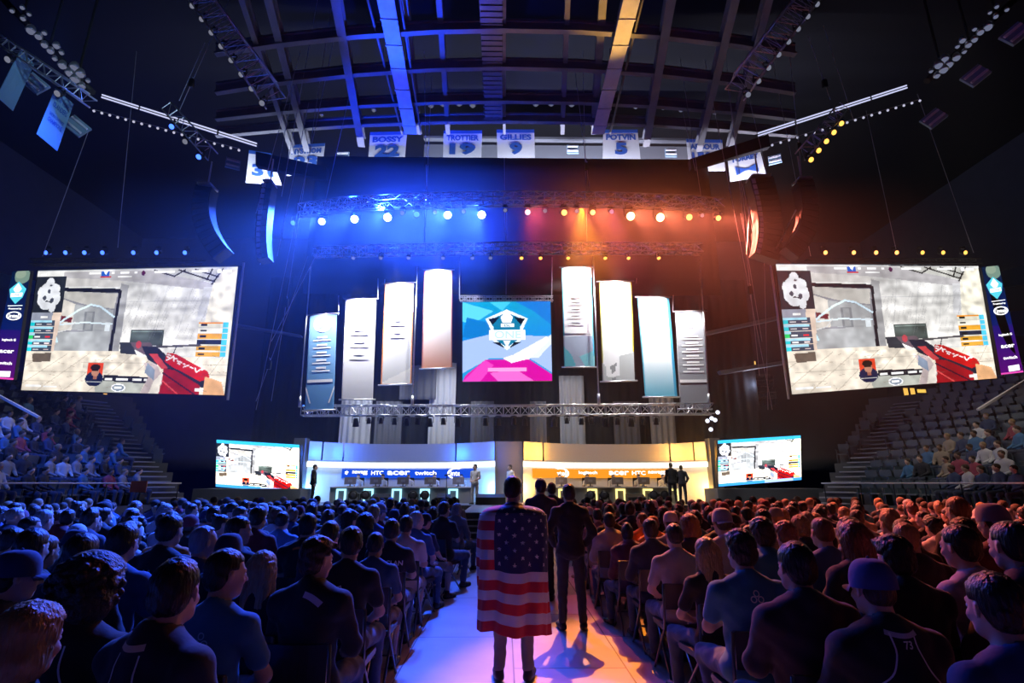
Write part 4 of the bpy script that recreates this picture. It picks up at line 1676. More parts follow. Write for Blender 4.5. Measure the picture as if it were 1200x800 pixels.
line_array(arc([(243, 222), (239, 240), (241, 262), (249, 282), (262, 300)], 12), 0, 18, 'curved blue-lit speaker column hanging above the blue-side screen corner', 'plain', .5, .62)
line_array(arc([(940, 215), (945, 235), (945, 260), (938, 282), (924, 299)], 12), 0, 18, 'curved dark speaker column hanging above the orange-side screen corner', 'plain', .5, .62)
line_array(arc([(316, 218), (311, 250), (309, 280), (311, 306)], 14), 0, 18.5, 'tall slim speaker column with pale front strip, blue-lit side', 'edge', .5, .42, side=1)
line_array(arc([(889, 212), (895, 235), (899, 262), (899, 285), (895, 304)], 14), 0, 18.5, 'tall broad speaker column with amber-lit front strip, orange side', 'edge', .5, .95, side=1)

# ================================================================== GAME PICTURE
def srgb(c):
    c = np.clip(np.asarray(c, float), 0, 1)
    return np.where(c <= .04045, c / 12.92, ((c + .055) / 1.055) ** 2.4)


def game_picture(W=270, H=168):
    c = Canvas(W, H, (.88, .88, .87))
    c.grad(.40, 0, .95, .7, (.80, .80, .80), (.96, .95, .93))
    c.noise(.40, .08, .95, .7, .10, 22, 9, 3)
    c.noise(.40, .08, .95, .7, .06, 60, 20, 4)
    for x in (.55, .66, .78):
        c.line([(x + .02, .12), (x - .03, .5)], .003, (.72, .72, .73), .5)
    c.line([(.42, .27), (.92, .27)], .003, (.75, .75, .76), .7)
    # beam along the top
    c.poly([(.14, .02), (.62, .02), (.9, .14), (.9, .19), (.45, .10), (.14, .07)], (.72, .71, .72))
    c.poly([(.14, .065), (.45, .10), (.46, .15), (.14, .14)], (.80, .79, .78))
    c.poly([(.58, .02), (.95, .02), (.90, .13), (.74, .08)], (.78, .78, .76))
    for a, b in (((.60, .02), (.70, .07)), ((.70, .07), (.75, .02)), ((.72, .02), (.90, .12)), ((.80, .02), (.91, .08)), ((.88, .02), (.86, .10)), ((.93, .02), (.885, .14))):
        c.line([a, b], .006, (.18, .17, .17))
    # right hand brick pier with foliage
    c.poly([(.93, .03), (1, .03), (1, .7), (.86, .62), (.89, .15)], (.90, .88, .82))
    c.noise(.90, .03, 1, .45, .28, 30, 18, 9)
    c.poly([(.85, .16), (.89, .16), (.87, .42), (.83, .42)], (.80, .80, .81))
    # doorway and room beyond
    c.poly([(.44, .12), (.48, .14), (.47, .68), (.42, .68)], (.66, .66, .67))
    c.poly([(.14, .15), (.44, .19), (.43, .67), (.12, .67)], (.55, .55, .58))
    c.poly([(.14, .15), (.44, .165), (.44, .20), (.14, .18)], (.10, .11, .16))
    c.poly([(.435, .18), (.448, .18), (.435, .68), (.418, .68)], (.12, .12, .16))
    c.poly([(.15, .18), (.43, .205), (.42, .33), (.29, .30), (.22, .27), (.15, .235)], (.76, .75, .73))
    c.poly([(.145, .24), (.24, .30), (.23, .50), (.14, .52)], (.83, .81, .78))
    c.poly([(.22, .29), (.42, .34), (.42, .52), (.22, .50)], (.66, .67, .68))
    c.rect(.275, .35, .325, .51, (.52, .53, .55)); c.rect(.285, .36, .315, .50, (.60, .61, .62))
    c.poly([(.14, .52), (.42, .51), (.42, .67), (.12, .67)], (.68, .69, .70))
    c.noise(.12, .5, .42, .67, .12, 30, 12, 6)
    c.poly([(.145, .38), (.215, .40), (.21, .44), (.145, .43)], (.45, .18, .22))
    c.line([(.14, .46), (.17, .42), (.24, .34), (.30, .295), (.35, .31), (.425, .395)], .008, (.85, .93, .98))
    c.line([(.14, .46), (.28, .44), (.42, .455)], .006, (.86, .92, .96))
    c.line([(.14, .46), (.135, .54), (.15, .60)], .010, (.80, .92, .97))
    c.line([(.15, .52), (.20, .50), (.23, .44)], .005, (.85, .85, .85))
    c.rect(.385, .44, .41, .51, (.85, .88, .9))
    # floor boards
    c.poly([(.0, .67), (.46, .67), (.52, .69), (.62, .71), (1.0, .72), (1, 1), (0, 1)], (.93, .89, .83))
    c.noise(0, .67, 1, 1, .08, 40, 26, 8)
    for k in range(9):
        c.line([(.10 + k * .11, .70), (-.18 + k * .13, 1.0)], .0025, (.70, .66, .60), .7)
    for y in (.76, .84, .92):
        c.line([(0, y), (1, y + .01)], .002, (.76, .72, .66), .6)
    c.noise(.3, .7, .65, .82, .2, 50, 30, 12)
    c.poly([(.36, .90), (.62, .90), (.60, 1), (.38, 1)], (.72, .73, .70))
    # crate
    c.poly([(.52, .50), (.68, .50), (.68, .63), (.52, .61)], (.34, .38, .37))
    c.rect(.525, .51, .675, .515, (.6, .66, .64))
    c.noise(.52, .5, .68, .63, .2, 30, 20, 5)
    c.poly([(.47, .60), (.53, .60), (.56, .70), (.48, .69)], (.22, .24, .28))
    # creature portrait
    c.rect(0, .055, .155, .355, (.16, .18, .22))
    for cx, cy, rx, ry in ((.075, .11, .022, .045), (.06, .16, .03, .05), (.10, .16, .03, .045), (.085, .21, .05, .05), (.04, .25, .022, .05), (.115, .24, .022, .055), (.065, .30, .03, .035), (.10, .315, .018, .04), (.03, .19, .014, .05)):
        c.ell(cx, cy, rx, ry, (.90, .91, .93))
    for cx, cy, rx, ry in ((.075, .18, .008, .018), (.095, .255, .010, .02), (.055, .235, .01, .02), (.08, .13, .008, .008)):
        c.ell(cx, cy, rx, ry, (.30, .32, .38))
    # score rows, blue side
    c.rect(0, .36, .155, .42, (.62, .64, .70)); c.rect(.05, .385, .085, .402, (.98, .98, .98))
    c.poly([(.11, .36), (.155, .36), (.14, .68), (.10, .68)], (.90, .82, .76))
    for k in range(5):
        y = .425 + k * .052
        c.rect(0, y, .125, y + .046, (.30, .34, .42))
        c.rect(0, y, .022, y + .046, (.10, .85, .90) if k != 2 else (.2, .9, .5))
        c.rect(.0, y, (.11, .12, .03, .115, .105)[k], y + .018, (.70, .90, .98))
        c.rect(.028, y + .026, .06, y + .036, (.98, .98, .98))
        c.rect(.085, y + .026, .11, y + .036, (.98, .9, .9) if k != 2 else (.9, .2, .25))
    c.poly([(.03, .70), (.13, .69), (.13, .76), (.04, .77)], (.45, .40, .36))
    # score rows, yellow side
    for k in range(6):
        y = .44 + k * .046
        c.rect(.845, y, .975, y + .038, ((.95, .93, .85), (.98, .97, .92), (.90, .66, .22), (.18, .20, .28), (.92, .70, .25), (.90, .68, .28))[k])
        c.rect(.96, y, .985, y + .04, (.35, .80, .92))
        c.rect(.855, y + .012, .885, y + .028, (.15, .14, .14))
    c.rect(.845, .44, .96, .452, (.95, .62, .12))
    # top text strip
    c.rect(.02, .03, .05, .045, (.97, .97, .97))
    for x0, x1 in ((.27, .33), (.36, .365), (.385, .40), (.43, .47), (.435, .475), (.50, .515), (.60, .70), (.78, .86)):
        c.rect(x0, .022, x1, .042, (.98, .98, .99))
    c.rect(.335, .015, .375, .06, (.14, .38, .75)); c.poly([(.345, .02), (.367, .02), (.356, .05)], (.95, .97, 1))
    c.rect(.42, .058, .49, .074, (.97, .97, .97)); c.ell(.545, .04, .01, .02, (.35, .10, .3)); c.rect(.33, .062, .385, .072, (.75, .25, .28))
    c.ell(.915, .035, .012, .018, (1, 1, 1)); c.rect(.93, .024, .975, .046, (1, 1, 1))
    # commentator picture and name strip
    c.rect(.325, .765, .405, .915, (.88, .30, .16)); c.ell(.365, .895, .045, .06, (.08, .13, .30))
    c.rect(.36, .86, .376, .90, (.70, .46, .38)); c.ell(.367, .835, .020, .042, (.80, .58, .48)); c.ell(.365, .805, .024, .028, (.16, .10, .09))
    c.rect(.35, .825, .36, .832, (.15, .1, .1)); c.rect(.372, .825, .382, .832, (.15, .1, .1))
    c.rect(.325, .765, .405, .77, (.9, .9, .9)); c.rect(.325, .915, .405, .925, (.8, .8, .8))
    c.poly([(.41, .862), (.64, .875), (.64, .925), (.41, .91)], (.14, .14, .18))
    for x0, x1 in ((.42, .455), (.475, .535), (.555, .60), (.61, .63)):
        c.rect(x0, .884, x1, .902, (.95, .95, .95))
    c.ell(.49, .962, .036, .032, (.98, .98, 1)); c.ell(.49, .962, .029, .024, (.55, .60, .66)); c.rect(.472, .955, .508, .968, (.98, .98, 1))
    c.rect(.02, .955, .10, .972, (.97, .97, .97)); c.rect(.11, .958, .18, .972, (.95, .95, .95))
    # rifle and arm
    c.poly([(.60, .76), (.66, .76), (.71, .90), (.70, 1.0), (.60, 1.0), (.63, .88)], (.78, .72, .72))
    c.poly([(.52, .60), (.62, .60), (.66, .68), (.60, .70), (.55, .66)], (.45, .38, .42))
    c.ell(.565, .62, .014, .03, (.75, .30, .35))
    c.line([(.60, .64), (.86, .62)], .008, (.35, .34, .36)); c.line([(.75, .63), (.735, .71)], .004, (.3, .3, .32))
    c.poly([(.58, .63), (.66, .64), (.72, .72), (.90, .86), (.94, .96), (.84, .93), (.70, .80), (.62, .74)], (.16, .17, .24))
    c.poly([(.71, .68), (.75, .69), (.91, .82), (.925, .87), (.88, .90), (.74, .79), (.70, .75)], (.78, .12, .12))
    c.poly([(.62, .69), (.66, .69), (.72, .80), (.69, .81)], (.80, .30, .32))
    c.poly([(.70, .80), (.76, .82), (.88, .93), (.88, 1.0), (.68, 1.0), (.70, .92)], (.62, .10, .14))
    c.poly([(.66, .90), (.70, .83), (.69, 1.0), (.64, 1.0)], (.93, .90, .86))
    c.line([(.70, .84), (.86, 1.0)], .006, (.25, .1, .2)); c.line([(.70, .90), (.78, 1.0)], .005, (.9, .35, .35))
    c.poly([(.62, .76), (.66, .82), (.66, .90), (.61, .84)], (.55, .60, .68))
    c.poly([(.90, .86), (.98, .90), (1, 1), (.90, 1)], (.90, .70, .52)); c.rect(.86, .955, .90, .975, (.95, .95, .98))
    # the marks on the rifle: short strokes
    W_ = (.96, .90, .90)
    for (x0, y0, x1, y1) in ((.715, .695, .728, .703), (.712, .712, .724, .72), (.712, .738, .738, .715), (.742, .705, .746, .745), (.746, .722, .758, .728), (.762, .745, .782, .755), (.766, .762, .776, .768),
                             (.792, .765, .80, .772), (.795, .79, .818, .778), (.826, .788, .84, .80), (.85, .80, .858, .83), (.858, .83, .872, .812), (.878, .805, .884, .812), (.886, .80, .892, .807)):
        c.line([(x0, y0), (x1, y1)], .0055, W_)
    c.rect(0, 0, 1, .008, (.55, .58, .62))
    # grime and shade that the game picture itself shows
    c.noise(.0, .0, 1, 1, .10, 14, 9, 21)
    c.noise(.0, .0, 1, 1, .07, 50, 32, 22)
    c.noise(.44, .1, .95, .66, .14, 9, 30, 23)
    r_ = np.random.default_rng(4)
    for k in range(60):
        x_, y_ = r_.uniform(.47, .9), r_.uniform(.12, .5)
        c.line([(x_, y_), (x_ - .02, y_ + r_.uniform(.03, .12))], .0018, (.55, .54, .56), .28)
    for k in range(50):
        x_, y_ = r_.uniform(.0, 1), r_.uniform(.70, .98)
        c.line([(x_, y_), (x_ + r_.uniform(-.04, .04), y_ + .01)], .0022, (.55, .47, .40), .35)
    c.a = np.clip(c.a, 0, 1) ** 1.12
    return c


GAME = game_picture()
GAME.a = srgb(GAME.a)


def big_screen(q, side, lab):
    t = thing('led_screen', lab, 'screen', q[3])
    loc = Vector(t.location)
    c = [p - loc for p in q]
    bm = bmesh.new()
    cc = sum(c, Vector()) / 4
    e = [cc + (p - cc) * 1.012 for p in c]
    slab(bm, e, -.14, .0)
    obj('cabinet', bm, M_BPAINT, t)
    o = obj('display', picture_mesh('display', c, GAME, .01), SCR_BIG, t)
    bm = bmesh.new()
    a, b = (c[1], c[2]) if side == 0 else (c[0], c[3])
    g = 1 if side == 0 else -1
    tube(bm, [a + Vector((g * .22, 0, .18)), b + Vector((g * .16, 0, -.2))], .045, 8)
    obj('side_pole', bm, M_WHITE, t)
    return t


SCR_BIG = screen_mat('big_screen_picture', 1.0)
SCR_SMALL = screen_mat('small_screen_picture', 2.3)
SCR_MID = screen_mat('square_screen_picture', 1.15)
qL = [pix(45, 317, 22.6), pix(279, 312, 21.1), pix(263, 463, 21.9), pix(25, 457, 23.4)]
qR = [pix(909, 309, 21.1), pix(1146, 311, 22.6), pix(1168, 443, 23.4), pix(928, 462, 21.9)]
big_screen(qL, 0, 'big game screen hanging over the blue-lit crowd')
big_screen(qR, 1, 'big game screen hanging over the pink-lit crowd')
for xs, ln_, gr, g in (((57, 80, 102, 123, 159, 186, 219), ['blue_dim'] * 7, 'lamps above the blue-side big screen', 'blue'), ((965, 998, 1024, 1048, 1078, 1102, 1128), ['orange_dim'] * 4 + ['amber'] * 3, 'lamps above the orange-side big screen', 'orange')):
    a, b = pix(xs[0] - 12, 305, 21.4), pix(xs[-1] + 12, 305, 21.4)
    tag(obj('lamp_truss', truss_mesh([pix(xs[0] - 20, 307, 21.8), pix(xs[-1] + 20, 307, 21.8)], .24, .02, step=.3), M_BPAINT), f'thin dark truss along the top of the {g}-side big screen', 'truss')
    for i, x in enumerate(xs):
        fixture('mover', ln_[i], (0.01, -1, -.42), pix(x, 293, 21.3) + Vector((0, 0, .1)), f'glowing {g} lamp, {ORD[i]} above the {g}-side big screen from outside in' if g == 'blue' else f'glowing orange lamp, {ORD[i]} above the orange-side big screen from the stage outwards', gr, .85)

# small screens beside the booths
ov = Canvas(GAME.w // 2, GAME.h // 2, (0, 0, 0))
ov.a = GAME.a[::2, ::2][:ov.h, :ov.w].copy() ** 1.15 * 1.0
ov.rect(0, 0, 1, .07, (.02, .30, .55)); ov.rect(0, .945, 1, 1, (.03, .22, .62)); ov.rect(.55, .945, .9, 1, (.25, .35, .75))
for q, lab in (([pix(254, 515, 25.5), pix(351, 521, 24.8), pix(350, 577, 24.8), pix(253, 570, 25.5)], 'smaller overbright game screen standing beside the blue booth'),
               ([pix(841, 516, 24.8), pix(938, 510, 25.5), pix(939, 562, 25.5), pix(842, 570, 24.8)], 'smaller overbright game screen standing beside the orange booth')):
    t = thing('led_screen', lab, 'screen', q[3])
    loc = q[3].copy(); c = [p - loc for p in q]
    cc = sum(c, Vector()) / 4
    bm = bmesh.new(); slab(bm, [cc + (p - cc) * 1.02 for p in c], -.2, 0); obj('cabinet', bm, M_BPAINT, t)
    obj('display', picture_mesh('display', c, ov, .012), SCR_SMALL, t)
    # raised platform below it
    bm = bmesh.new()
    x0, x1 = q[3].x, q[2].x
    z = q[3].z - .08
    box(bm, ((x0 + x1) / 2, 25.0, z / 2), (abs(x1 - x0) + .6, 1.6, z))
    bmesh.ops.bevel(bm, geom=bm.edges[:], offset=.03, segments=1)
    tag(obj('screen_platform', bm, mat('platform_grey', (.16, .18, .20), .8)), lab.replace('smaller overbright game screen standing', 'dark skirted platform under the small screen'), 'platform')

# square centre screen
cv = Canvas(120, 110, (.10, .55, .80))
cv.grad(0, 0, 1, .55, (.03, .60, .78), (.05, .50, .85))
cv.poly([(0, 0), (.35, .12), (.1, .3), (0, .25)], (.35, .80, .90)); cv.poly([(.05, .2), (.4, .3), (.2, .5), (0, .45)], (.03, .45, .75)); cv.poly([(.6, 0), (1, 0), (1, .3), (.8, .12)], (.03, .45, .80))
cv.poly([(.3, 0), (.55, .0), (.45, .12)], (.25, .75, .9))
cv.poly([(0, .5), (.3, .42), (1, .45), (1, .9), (.75, .72), (.3, .72), (0, .9)], (.62, .72, .92)); cv.poly([(.75, .72), (1, .42), (1, .55), (.85, .72)], (.85, .88, .98)); cv.poly([(.45, .75), (.95, .45), (.98, .5), (.7, .78)], (.95, .96, 1))
cv.poly([(.0, 1), (.03, .93), (.25, .74), (.75, .74), (1, .92), (1, 1)], (.80, .03, .60)); cv.poly([(0, 1), (.25, .74), (.35, .8), (.2, 1)], (.88, .25, .72)); cv.poly([(.3, .9), (.6, .86), (.8, 1), (.4, 1)], (.92, .40, .78))
cv.rect(.28, .84, .72, .88, (.95, .6, .85)); cv.poly([(.45, .72), (.62, .66), (.7, .74), (.55, .78)], (.98, .95, 1))
cv.poly([(.5, .10), (.74, .22), (.68, .36), (.66, .50), (.5, .62), (.34, .50), (.32, .36), (.26, .22)], (.90, .97, 1.0))
cv.poly([(.5, .14), (.70, .235), (.65, .33), (.64, .48), (.5, .585), (.36, .48), (.35, .33), (.30, .235)], (.02, .45, .62))
cv.poly([(.29, .22), (.42, .20), (.34, .30)], (.03, .06, .14)); cv.poly([(.71, .22), (.58, .20), (.66, .30)], (.03, .06, .14)); cv.poly([(.34, .52), (.42, .52), (.48, .60)], (.03, .06, .14)); cv.poly([(.66, .52), (.58, .52), (.52, .60)], (.03, .06, .14))
cv.poly([(.5, .11), (.57, .2), (.55, .27), (.45, .27), (.43, .2)], (.97, .99, 1)); cv.rect(.43, .285, .58, .33, (.97, .99, 1)); cv.rect(.30, .36, .71, .49, (.99, 1, 1)); cv.poly([(.46, .5), (.54, .5), (.5, .6)], (.95, .98, 1))
cv.a = srgb(cv.a)
q = [pix(542, 354, 22), pix(645, 353, 22), pix(647, 446, 22), pix(542, 447, 22)]
t = thing('square_screen', 'square blue and magenta screen with a winged shield emblem, hanging mid-stage', 'screen', q[0])
loc = q[0].copy(); c = [p - loc for p in q]
bm = bmesh.new(); slab(bm, c, -.12, 0); obj('cabinet', bm, M_BPAINT, t)
obj('display', picture_mesh('display', c, cv, .01), SCR_MID, t)
E_WHITE = emit_mat('screen_white', (1, 1, 1), 1.6)
E_CYAN = emit_mat('screen_cyan_text', (.02, .25, .4), .8)
text_on(c, 'ESL', .47, .54, .292, .323, E_CYAN, t, .03)
text_on(c, 'ONE', .36, .66, .375, .475, emit_mat('screen_pale_text', (.55, .8, .9), 1.0), t, .03)

# tall side screens at the edges
tv = Canvas(40, 200, (.01, .05, .15))
tv.grad(0, 0, 1, .55, (.02, .10, .22), (.02, .10, .38)); tv.grad(0, .55, 1, 1, (.12, .06, .42), (.34, .03, .42)); tv.rect(0, .985, 1, 1, (.9, .3, .7))
tv.ell(.62, .05, .42, .07, (.45, .55, .50)); tv.ell(.5, .03, .3, .04, (.55, .62, .55))
tv.a = srgb(tv.a)
SCR_T = screen_mat('tall_screen_picture', 1.0)
for q, lab in (([pix(15, 318, 22), pix(36, 317, 21.6), pix(16, 445, 22.4), pix(-11, 443, 22.8)], 'tall narrow sponsor screen at the outer edge of the blue-side big screen'),
               ([pix(1150, 313, 21.6), pix(1170, 311, 22), pix(1199, 436, 22.8), pix(1173, 439, 22.4)], 'tall narrow sponsor screen at the outer edge of the pink-side big screen')):
    t = thing('tall_screen', lab, 'screen', q[0])
    loc = q[0].copy(); c = [p - loc for p in q]
    bm = bmesh.new(); slab(bm, c, -.12, 0); obj('cabinet', bm, M_BPAINT, t)
    obj('display', picture_mesh('display', c, tv, .01), SCR_T, t)
    me = bpy.data.meshes.new('e')
    def shield(pts, m, nm, off=.03):
        me = bpy.data.meshes.new(nm)
        n_ = quad_normal(c)
        n_ = -n_ if n_.y > 0 else n_
        me.from_pydata([tuple(quad_bil(c, u, v) + n_ * off) for u, v in pts], [], [tuple(range(len(pts)))])
        obj(nm, me, m, t)
    shield([(.5, .10), (.95, .17), (.82, .25), (.5, .31), (.18, .25), (.05, .17)], emit_mat('emblem_cyan', (.1, .65, .8), 1.0), 'shield_emblem', .02)
    shield([(.5, .115), (.72, .17), (.6, .2), (.4, .2), (.28, .17)], E_WHITE, 'emblem_star')
    shield([(.2, .21), (.8, .205), (.8, .24), (.2, .245)], E_WHITE, 'emblem_bar')
    text_on(c, 'ONE', .3, .7, .213, .237, E_CYAN, t, .05)
    shield([(.15, .325), (.9, .322), (.9, .327), (.15, .330)], E_WHITE, 'emblem_rule')
    text_on(c, 'Presented by', .22, .88, .345, .365, E_WHITE, t, .03)
    # oval with a word
    n_ = quad_normal(c); n_ = -n_ if n_.y > 0 else n_
    vs, fs = [], []
    for i in range(28):
        a_ = 2 * PI * i / 28
        for r_ in (.78, 1.0):
            vs.append(tuple(quad_bil(c, .55 + .38 * r_ * math.cos(a_), .42 + .04 * r_ * math.sin(a_)) + n_ * .03))
    for i in range(28):
        j = (i + 1) % 28
        fs.append((2 * i, 2 * i + 1, 2 * j + 1, 2 * j))
    me = bpy.data.meshes.new('oval'); me.from_pydata(vs, [], fs); obj('oval_ring', me, E_WHITE, t)
    text_on(c, 'intel', .32, .8, .402, .438, E_WHITE, t, .03)
    for s, v in (('logitech G', .63), ('acer', .735), ('twitch', .84)):
        text_on(c, s, .2, .85, v, v + .028, E_WHITE, t, .03)
    shield([(.35, .93), (.85, .925), (.85, .975), (.35, .98)], E_WHITE, 'sponsor_box')

# ------------------------------------------------------------------ nine-banner row: eight long cloth banners
def banner(q, cv, lab, gfx=None, glow=None):
    Yb = 22.0
    c0 = [pix(x, y, Yb) for x, y in q]
    t = thing('team_banner', lab, 'banner', c0[0], group='long banners beside the square screen')
    loc = c0[0].copy(); c = [p - loc for p in c0]
    me = picture_mesh('banner_cloth', c, cv, 0)
    o = obj('banner_cloth', me, BAN, t)
    sl = o.modifiers.new('thick', 'SOLIDIFY'); sl.thickness = .012
    for v, nm in ((0, 'top_bar'), (1, 'bottom_bar')):
        bm = bmesh.new()
        a, b = quad_bil(c, -.08, v), quad_bil(c, 1.08, v)
        tube(bm, [a, b], .035, 8)
        obj(nm, bm, M_ALU, t)
    if gfx:
        gfx(c, t)
    if glow:
        a, b = quad_bil(c0, .5, 0), quad_bil(c0, .5, glow[1])
        spot(a + Vector((0, -.85, .35)), quad_bil(c0, .5, glow[1] * .55), glow[0] * 2.4, (1, 1, 1), 95, .9, .1)


BAN = mat('printed_banner', attr='picture', rough=.7)
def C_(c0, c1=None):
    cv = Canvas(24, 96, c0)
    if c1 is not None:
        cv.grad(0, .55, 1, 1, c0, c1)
    return cv


PW = (.85, .85, .86)
WH = mat('print_white', (.9, .9, .9), .7)
DG = mat('print_dark', (.12, .13, .16), .7)
PG = mat('print_pale_grey', (.60, .62, .66), .7)


def names_block(v0, v1, n, m, u0=.18, u1=.82):
    def f(c, t):
        for i in range(n):
            v = v0 + (v1 - v0) * i / n
            dv = (v1 - v0) / n
            flat(c, t, [(u0 + .14, v + dv * .02), (u1 - .14, v + dv * .02), (u1 - .14, v + dv * .26), (u0 + .14, v + dv * .26)], m, 'name_line')
            me = bpy.data.meshes.new('rule')
            P = [quad_bil(c, u, w_) + Vector((0, -.02, 0)) for u, w_ in ((u0, v + dv * .45), (u1, v + dv * .45), (u1, v + dv * .62), (u0, v + dv * .62))]
            me.from_pydata([tuple(p) for p in P], [], [(0, 1, 2, 3)])
            obj('name_line', me, m, t)
    return f


def flat(c, t, pts, m, nm, off=.02):
    me = bpy.data.meshes.new(nm)
    me.from_pydata([tuple(quad_bil(c, u, v) + Vector((0, -off, 0))) for u, v in pts], [], [tuple(range(len(pts)))])
    obj(nm, me, m, t)


def gL1(c, t):
    vs, fs = [], []
    for i in range(24):
        a_ = 2 * PI * i / 24
        for r_ in (.68, 1.0):
            vs.append(tuple(quad_bil(c, .5 + .33 * r_ * math.cos(a_), .11 + .085 * r_ * math.sin(a_)) + Vector((0, -.02, 0))))
    for i in range(24):
        j = (i + 1) % 24
        fs.append((2 * i, 2 * i + 1, 2 * j + 1, 2 * j))
    me = bpy.data.meshes.new('ring'); me.from_pydata(vs, [], fs); obj('emblem_ring', me, WH, t)
    text_on(c, 'N', .38, .62, .075, .145, WH, t, .02)
    names_block(.24, .64, 5, WH)(c, t)
    flat(c, t, [(.04, .69), (.93, .69), (.93, .72), (.04, .72)], WH, 'name_bar')
    flat(c, t, [(0, .76), (.05, .79), (.2, .93), (.15, .93), (.0, .79)], WH, 'edge_line'); flat(c, t, [(1, .76), (.95, .79), (.8, .93), (.85, .93), (1, .79)], WH, 'edge_line')


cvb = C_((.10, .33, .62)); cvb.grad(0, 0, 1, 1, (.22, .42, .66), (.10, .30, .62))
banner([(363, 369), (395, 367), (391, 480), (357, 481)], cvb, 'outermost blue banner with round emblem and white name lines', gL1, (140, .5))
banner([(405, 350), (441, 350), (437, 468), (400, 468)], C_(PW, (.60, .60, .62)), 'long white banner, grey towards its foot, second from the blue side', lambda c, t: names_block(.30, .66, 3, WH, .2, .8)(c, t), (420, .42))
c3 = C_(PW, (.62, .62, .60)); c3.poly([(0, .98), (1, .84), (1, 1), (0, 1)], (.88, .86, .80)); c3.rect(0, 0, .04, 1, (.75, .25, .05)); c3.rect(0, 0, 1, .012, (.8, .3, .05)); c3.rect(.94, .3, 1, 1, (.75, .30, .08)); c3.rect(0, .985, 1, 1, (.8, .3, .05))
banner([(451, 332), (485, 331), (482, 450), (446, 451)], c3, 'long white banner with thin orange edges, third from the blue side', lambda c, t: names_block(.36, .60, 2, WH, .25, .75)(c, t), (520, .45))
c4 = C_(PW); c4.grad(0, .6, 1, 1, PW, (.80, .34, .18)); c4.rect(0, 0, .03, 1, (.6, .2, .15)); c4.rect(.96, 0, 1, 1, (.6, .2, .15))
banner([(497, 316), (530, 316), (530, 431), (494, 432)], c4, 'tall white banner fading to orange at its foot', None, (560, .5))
c5 = C_(PW); c5.rect(0, 0, .04, 1, (.05, .50, .70)); c5.rect(0, .70, 1, 1, (.36, .42, .55)); c5.poly([(0, .8), (.25, .88), (.4, 1), (0, 1)], (.10, .50, .60)); c5.poly([(.5, .9), (1, .84), (1, 1), (.7, 1)], (.22, .62, .70)); c5.rect(.95, .1, 1, .9, (.05, .5, .7))
def gR1(c, t):
    vs, fs = [], []
    for i in range(20):
        a_ = 2 * PI * i / 20 * .8
        for r_ in (.7, 1.0):
            vs.append(tuple(quad_bil(c, .64 + .13 * r_ * math.cos(a_), .08 + .035 * r_ * math.sin(a_)) + Vector((0, -.02, 0))))
    for i in range(19):
        fs.append((2 * i, 2 * i + 1, 2 * i + 3, 2 * i + 2))
    me = bpy.data.meshes.new('ring'); me.from_pydata(vs, [], fs); obj('emblem_ring', me, DG, t)
    names_block(.28, .62, 5, PG, .15, .72)(c, t)
    flat(c, t, [(.05, .645), (.75, .645), (.75, .675), (.05, .675)], WH, 'name_bar')
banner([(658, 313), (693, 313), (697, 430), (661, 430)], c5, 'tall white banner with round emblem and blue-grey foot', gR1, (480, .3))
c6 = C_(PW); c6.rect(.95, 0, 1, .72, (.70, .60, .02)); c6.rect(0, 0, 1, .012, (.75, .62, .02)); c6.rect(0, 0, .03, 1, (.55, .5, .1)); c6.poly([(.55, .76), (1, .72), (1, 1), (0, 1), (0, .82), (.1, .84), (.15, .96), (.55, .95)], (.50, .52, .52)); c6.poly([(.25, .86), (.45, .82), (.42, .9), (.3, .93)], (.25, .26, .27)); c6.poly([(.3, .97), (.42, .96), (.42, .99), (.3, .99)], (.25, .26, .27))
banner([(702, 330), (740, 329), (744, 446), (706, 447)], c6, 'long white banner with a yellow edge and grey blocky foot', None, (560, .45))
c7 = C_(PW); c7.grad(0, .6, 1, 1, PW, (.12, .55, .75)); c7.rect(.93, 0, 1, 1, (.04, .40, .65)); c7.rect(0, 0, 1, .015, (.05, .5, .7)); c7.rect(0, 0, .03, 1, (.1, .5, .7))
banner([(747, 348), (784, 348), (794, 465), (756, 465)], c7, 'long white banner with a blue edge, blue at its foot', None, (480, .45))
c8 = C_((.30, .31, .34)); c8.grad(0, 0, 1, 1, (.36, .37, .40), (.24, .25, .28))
def gR4(c, t):
    me = bpy.data.meshes.new('star')
    pts = []
    for i in range(10):
        r_ = 1.0 if i % 2 == 0 else .42
        a_ = PI / 2 + i * PI / 5
        pts.append((.5 + .26 * r_ * math.cos(a_), .135 - .075 * r_ * math.sin(a_)))
    flat(c, t, pts, WH, 'star_emblem')
    names_block(.26, .66, 6, WH, .16, .86)(c, t)
    flat(c, t, [(.04, .71), (.97, .71), (.97, .74), (.04, .74)], WH, 'name_bar')
banner([(791, 365), (826, 364), (832, 479), (797, 479)], c8, 'outermost grey banner with a white star emblem and name lines', gR4, (150, .5))

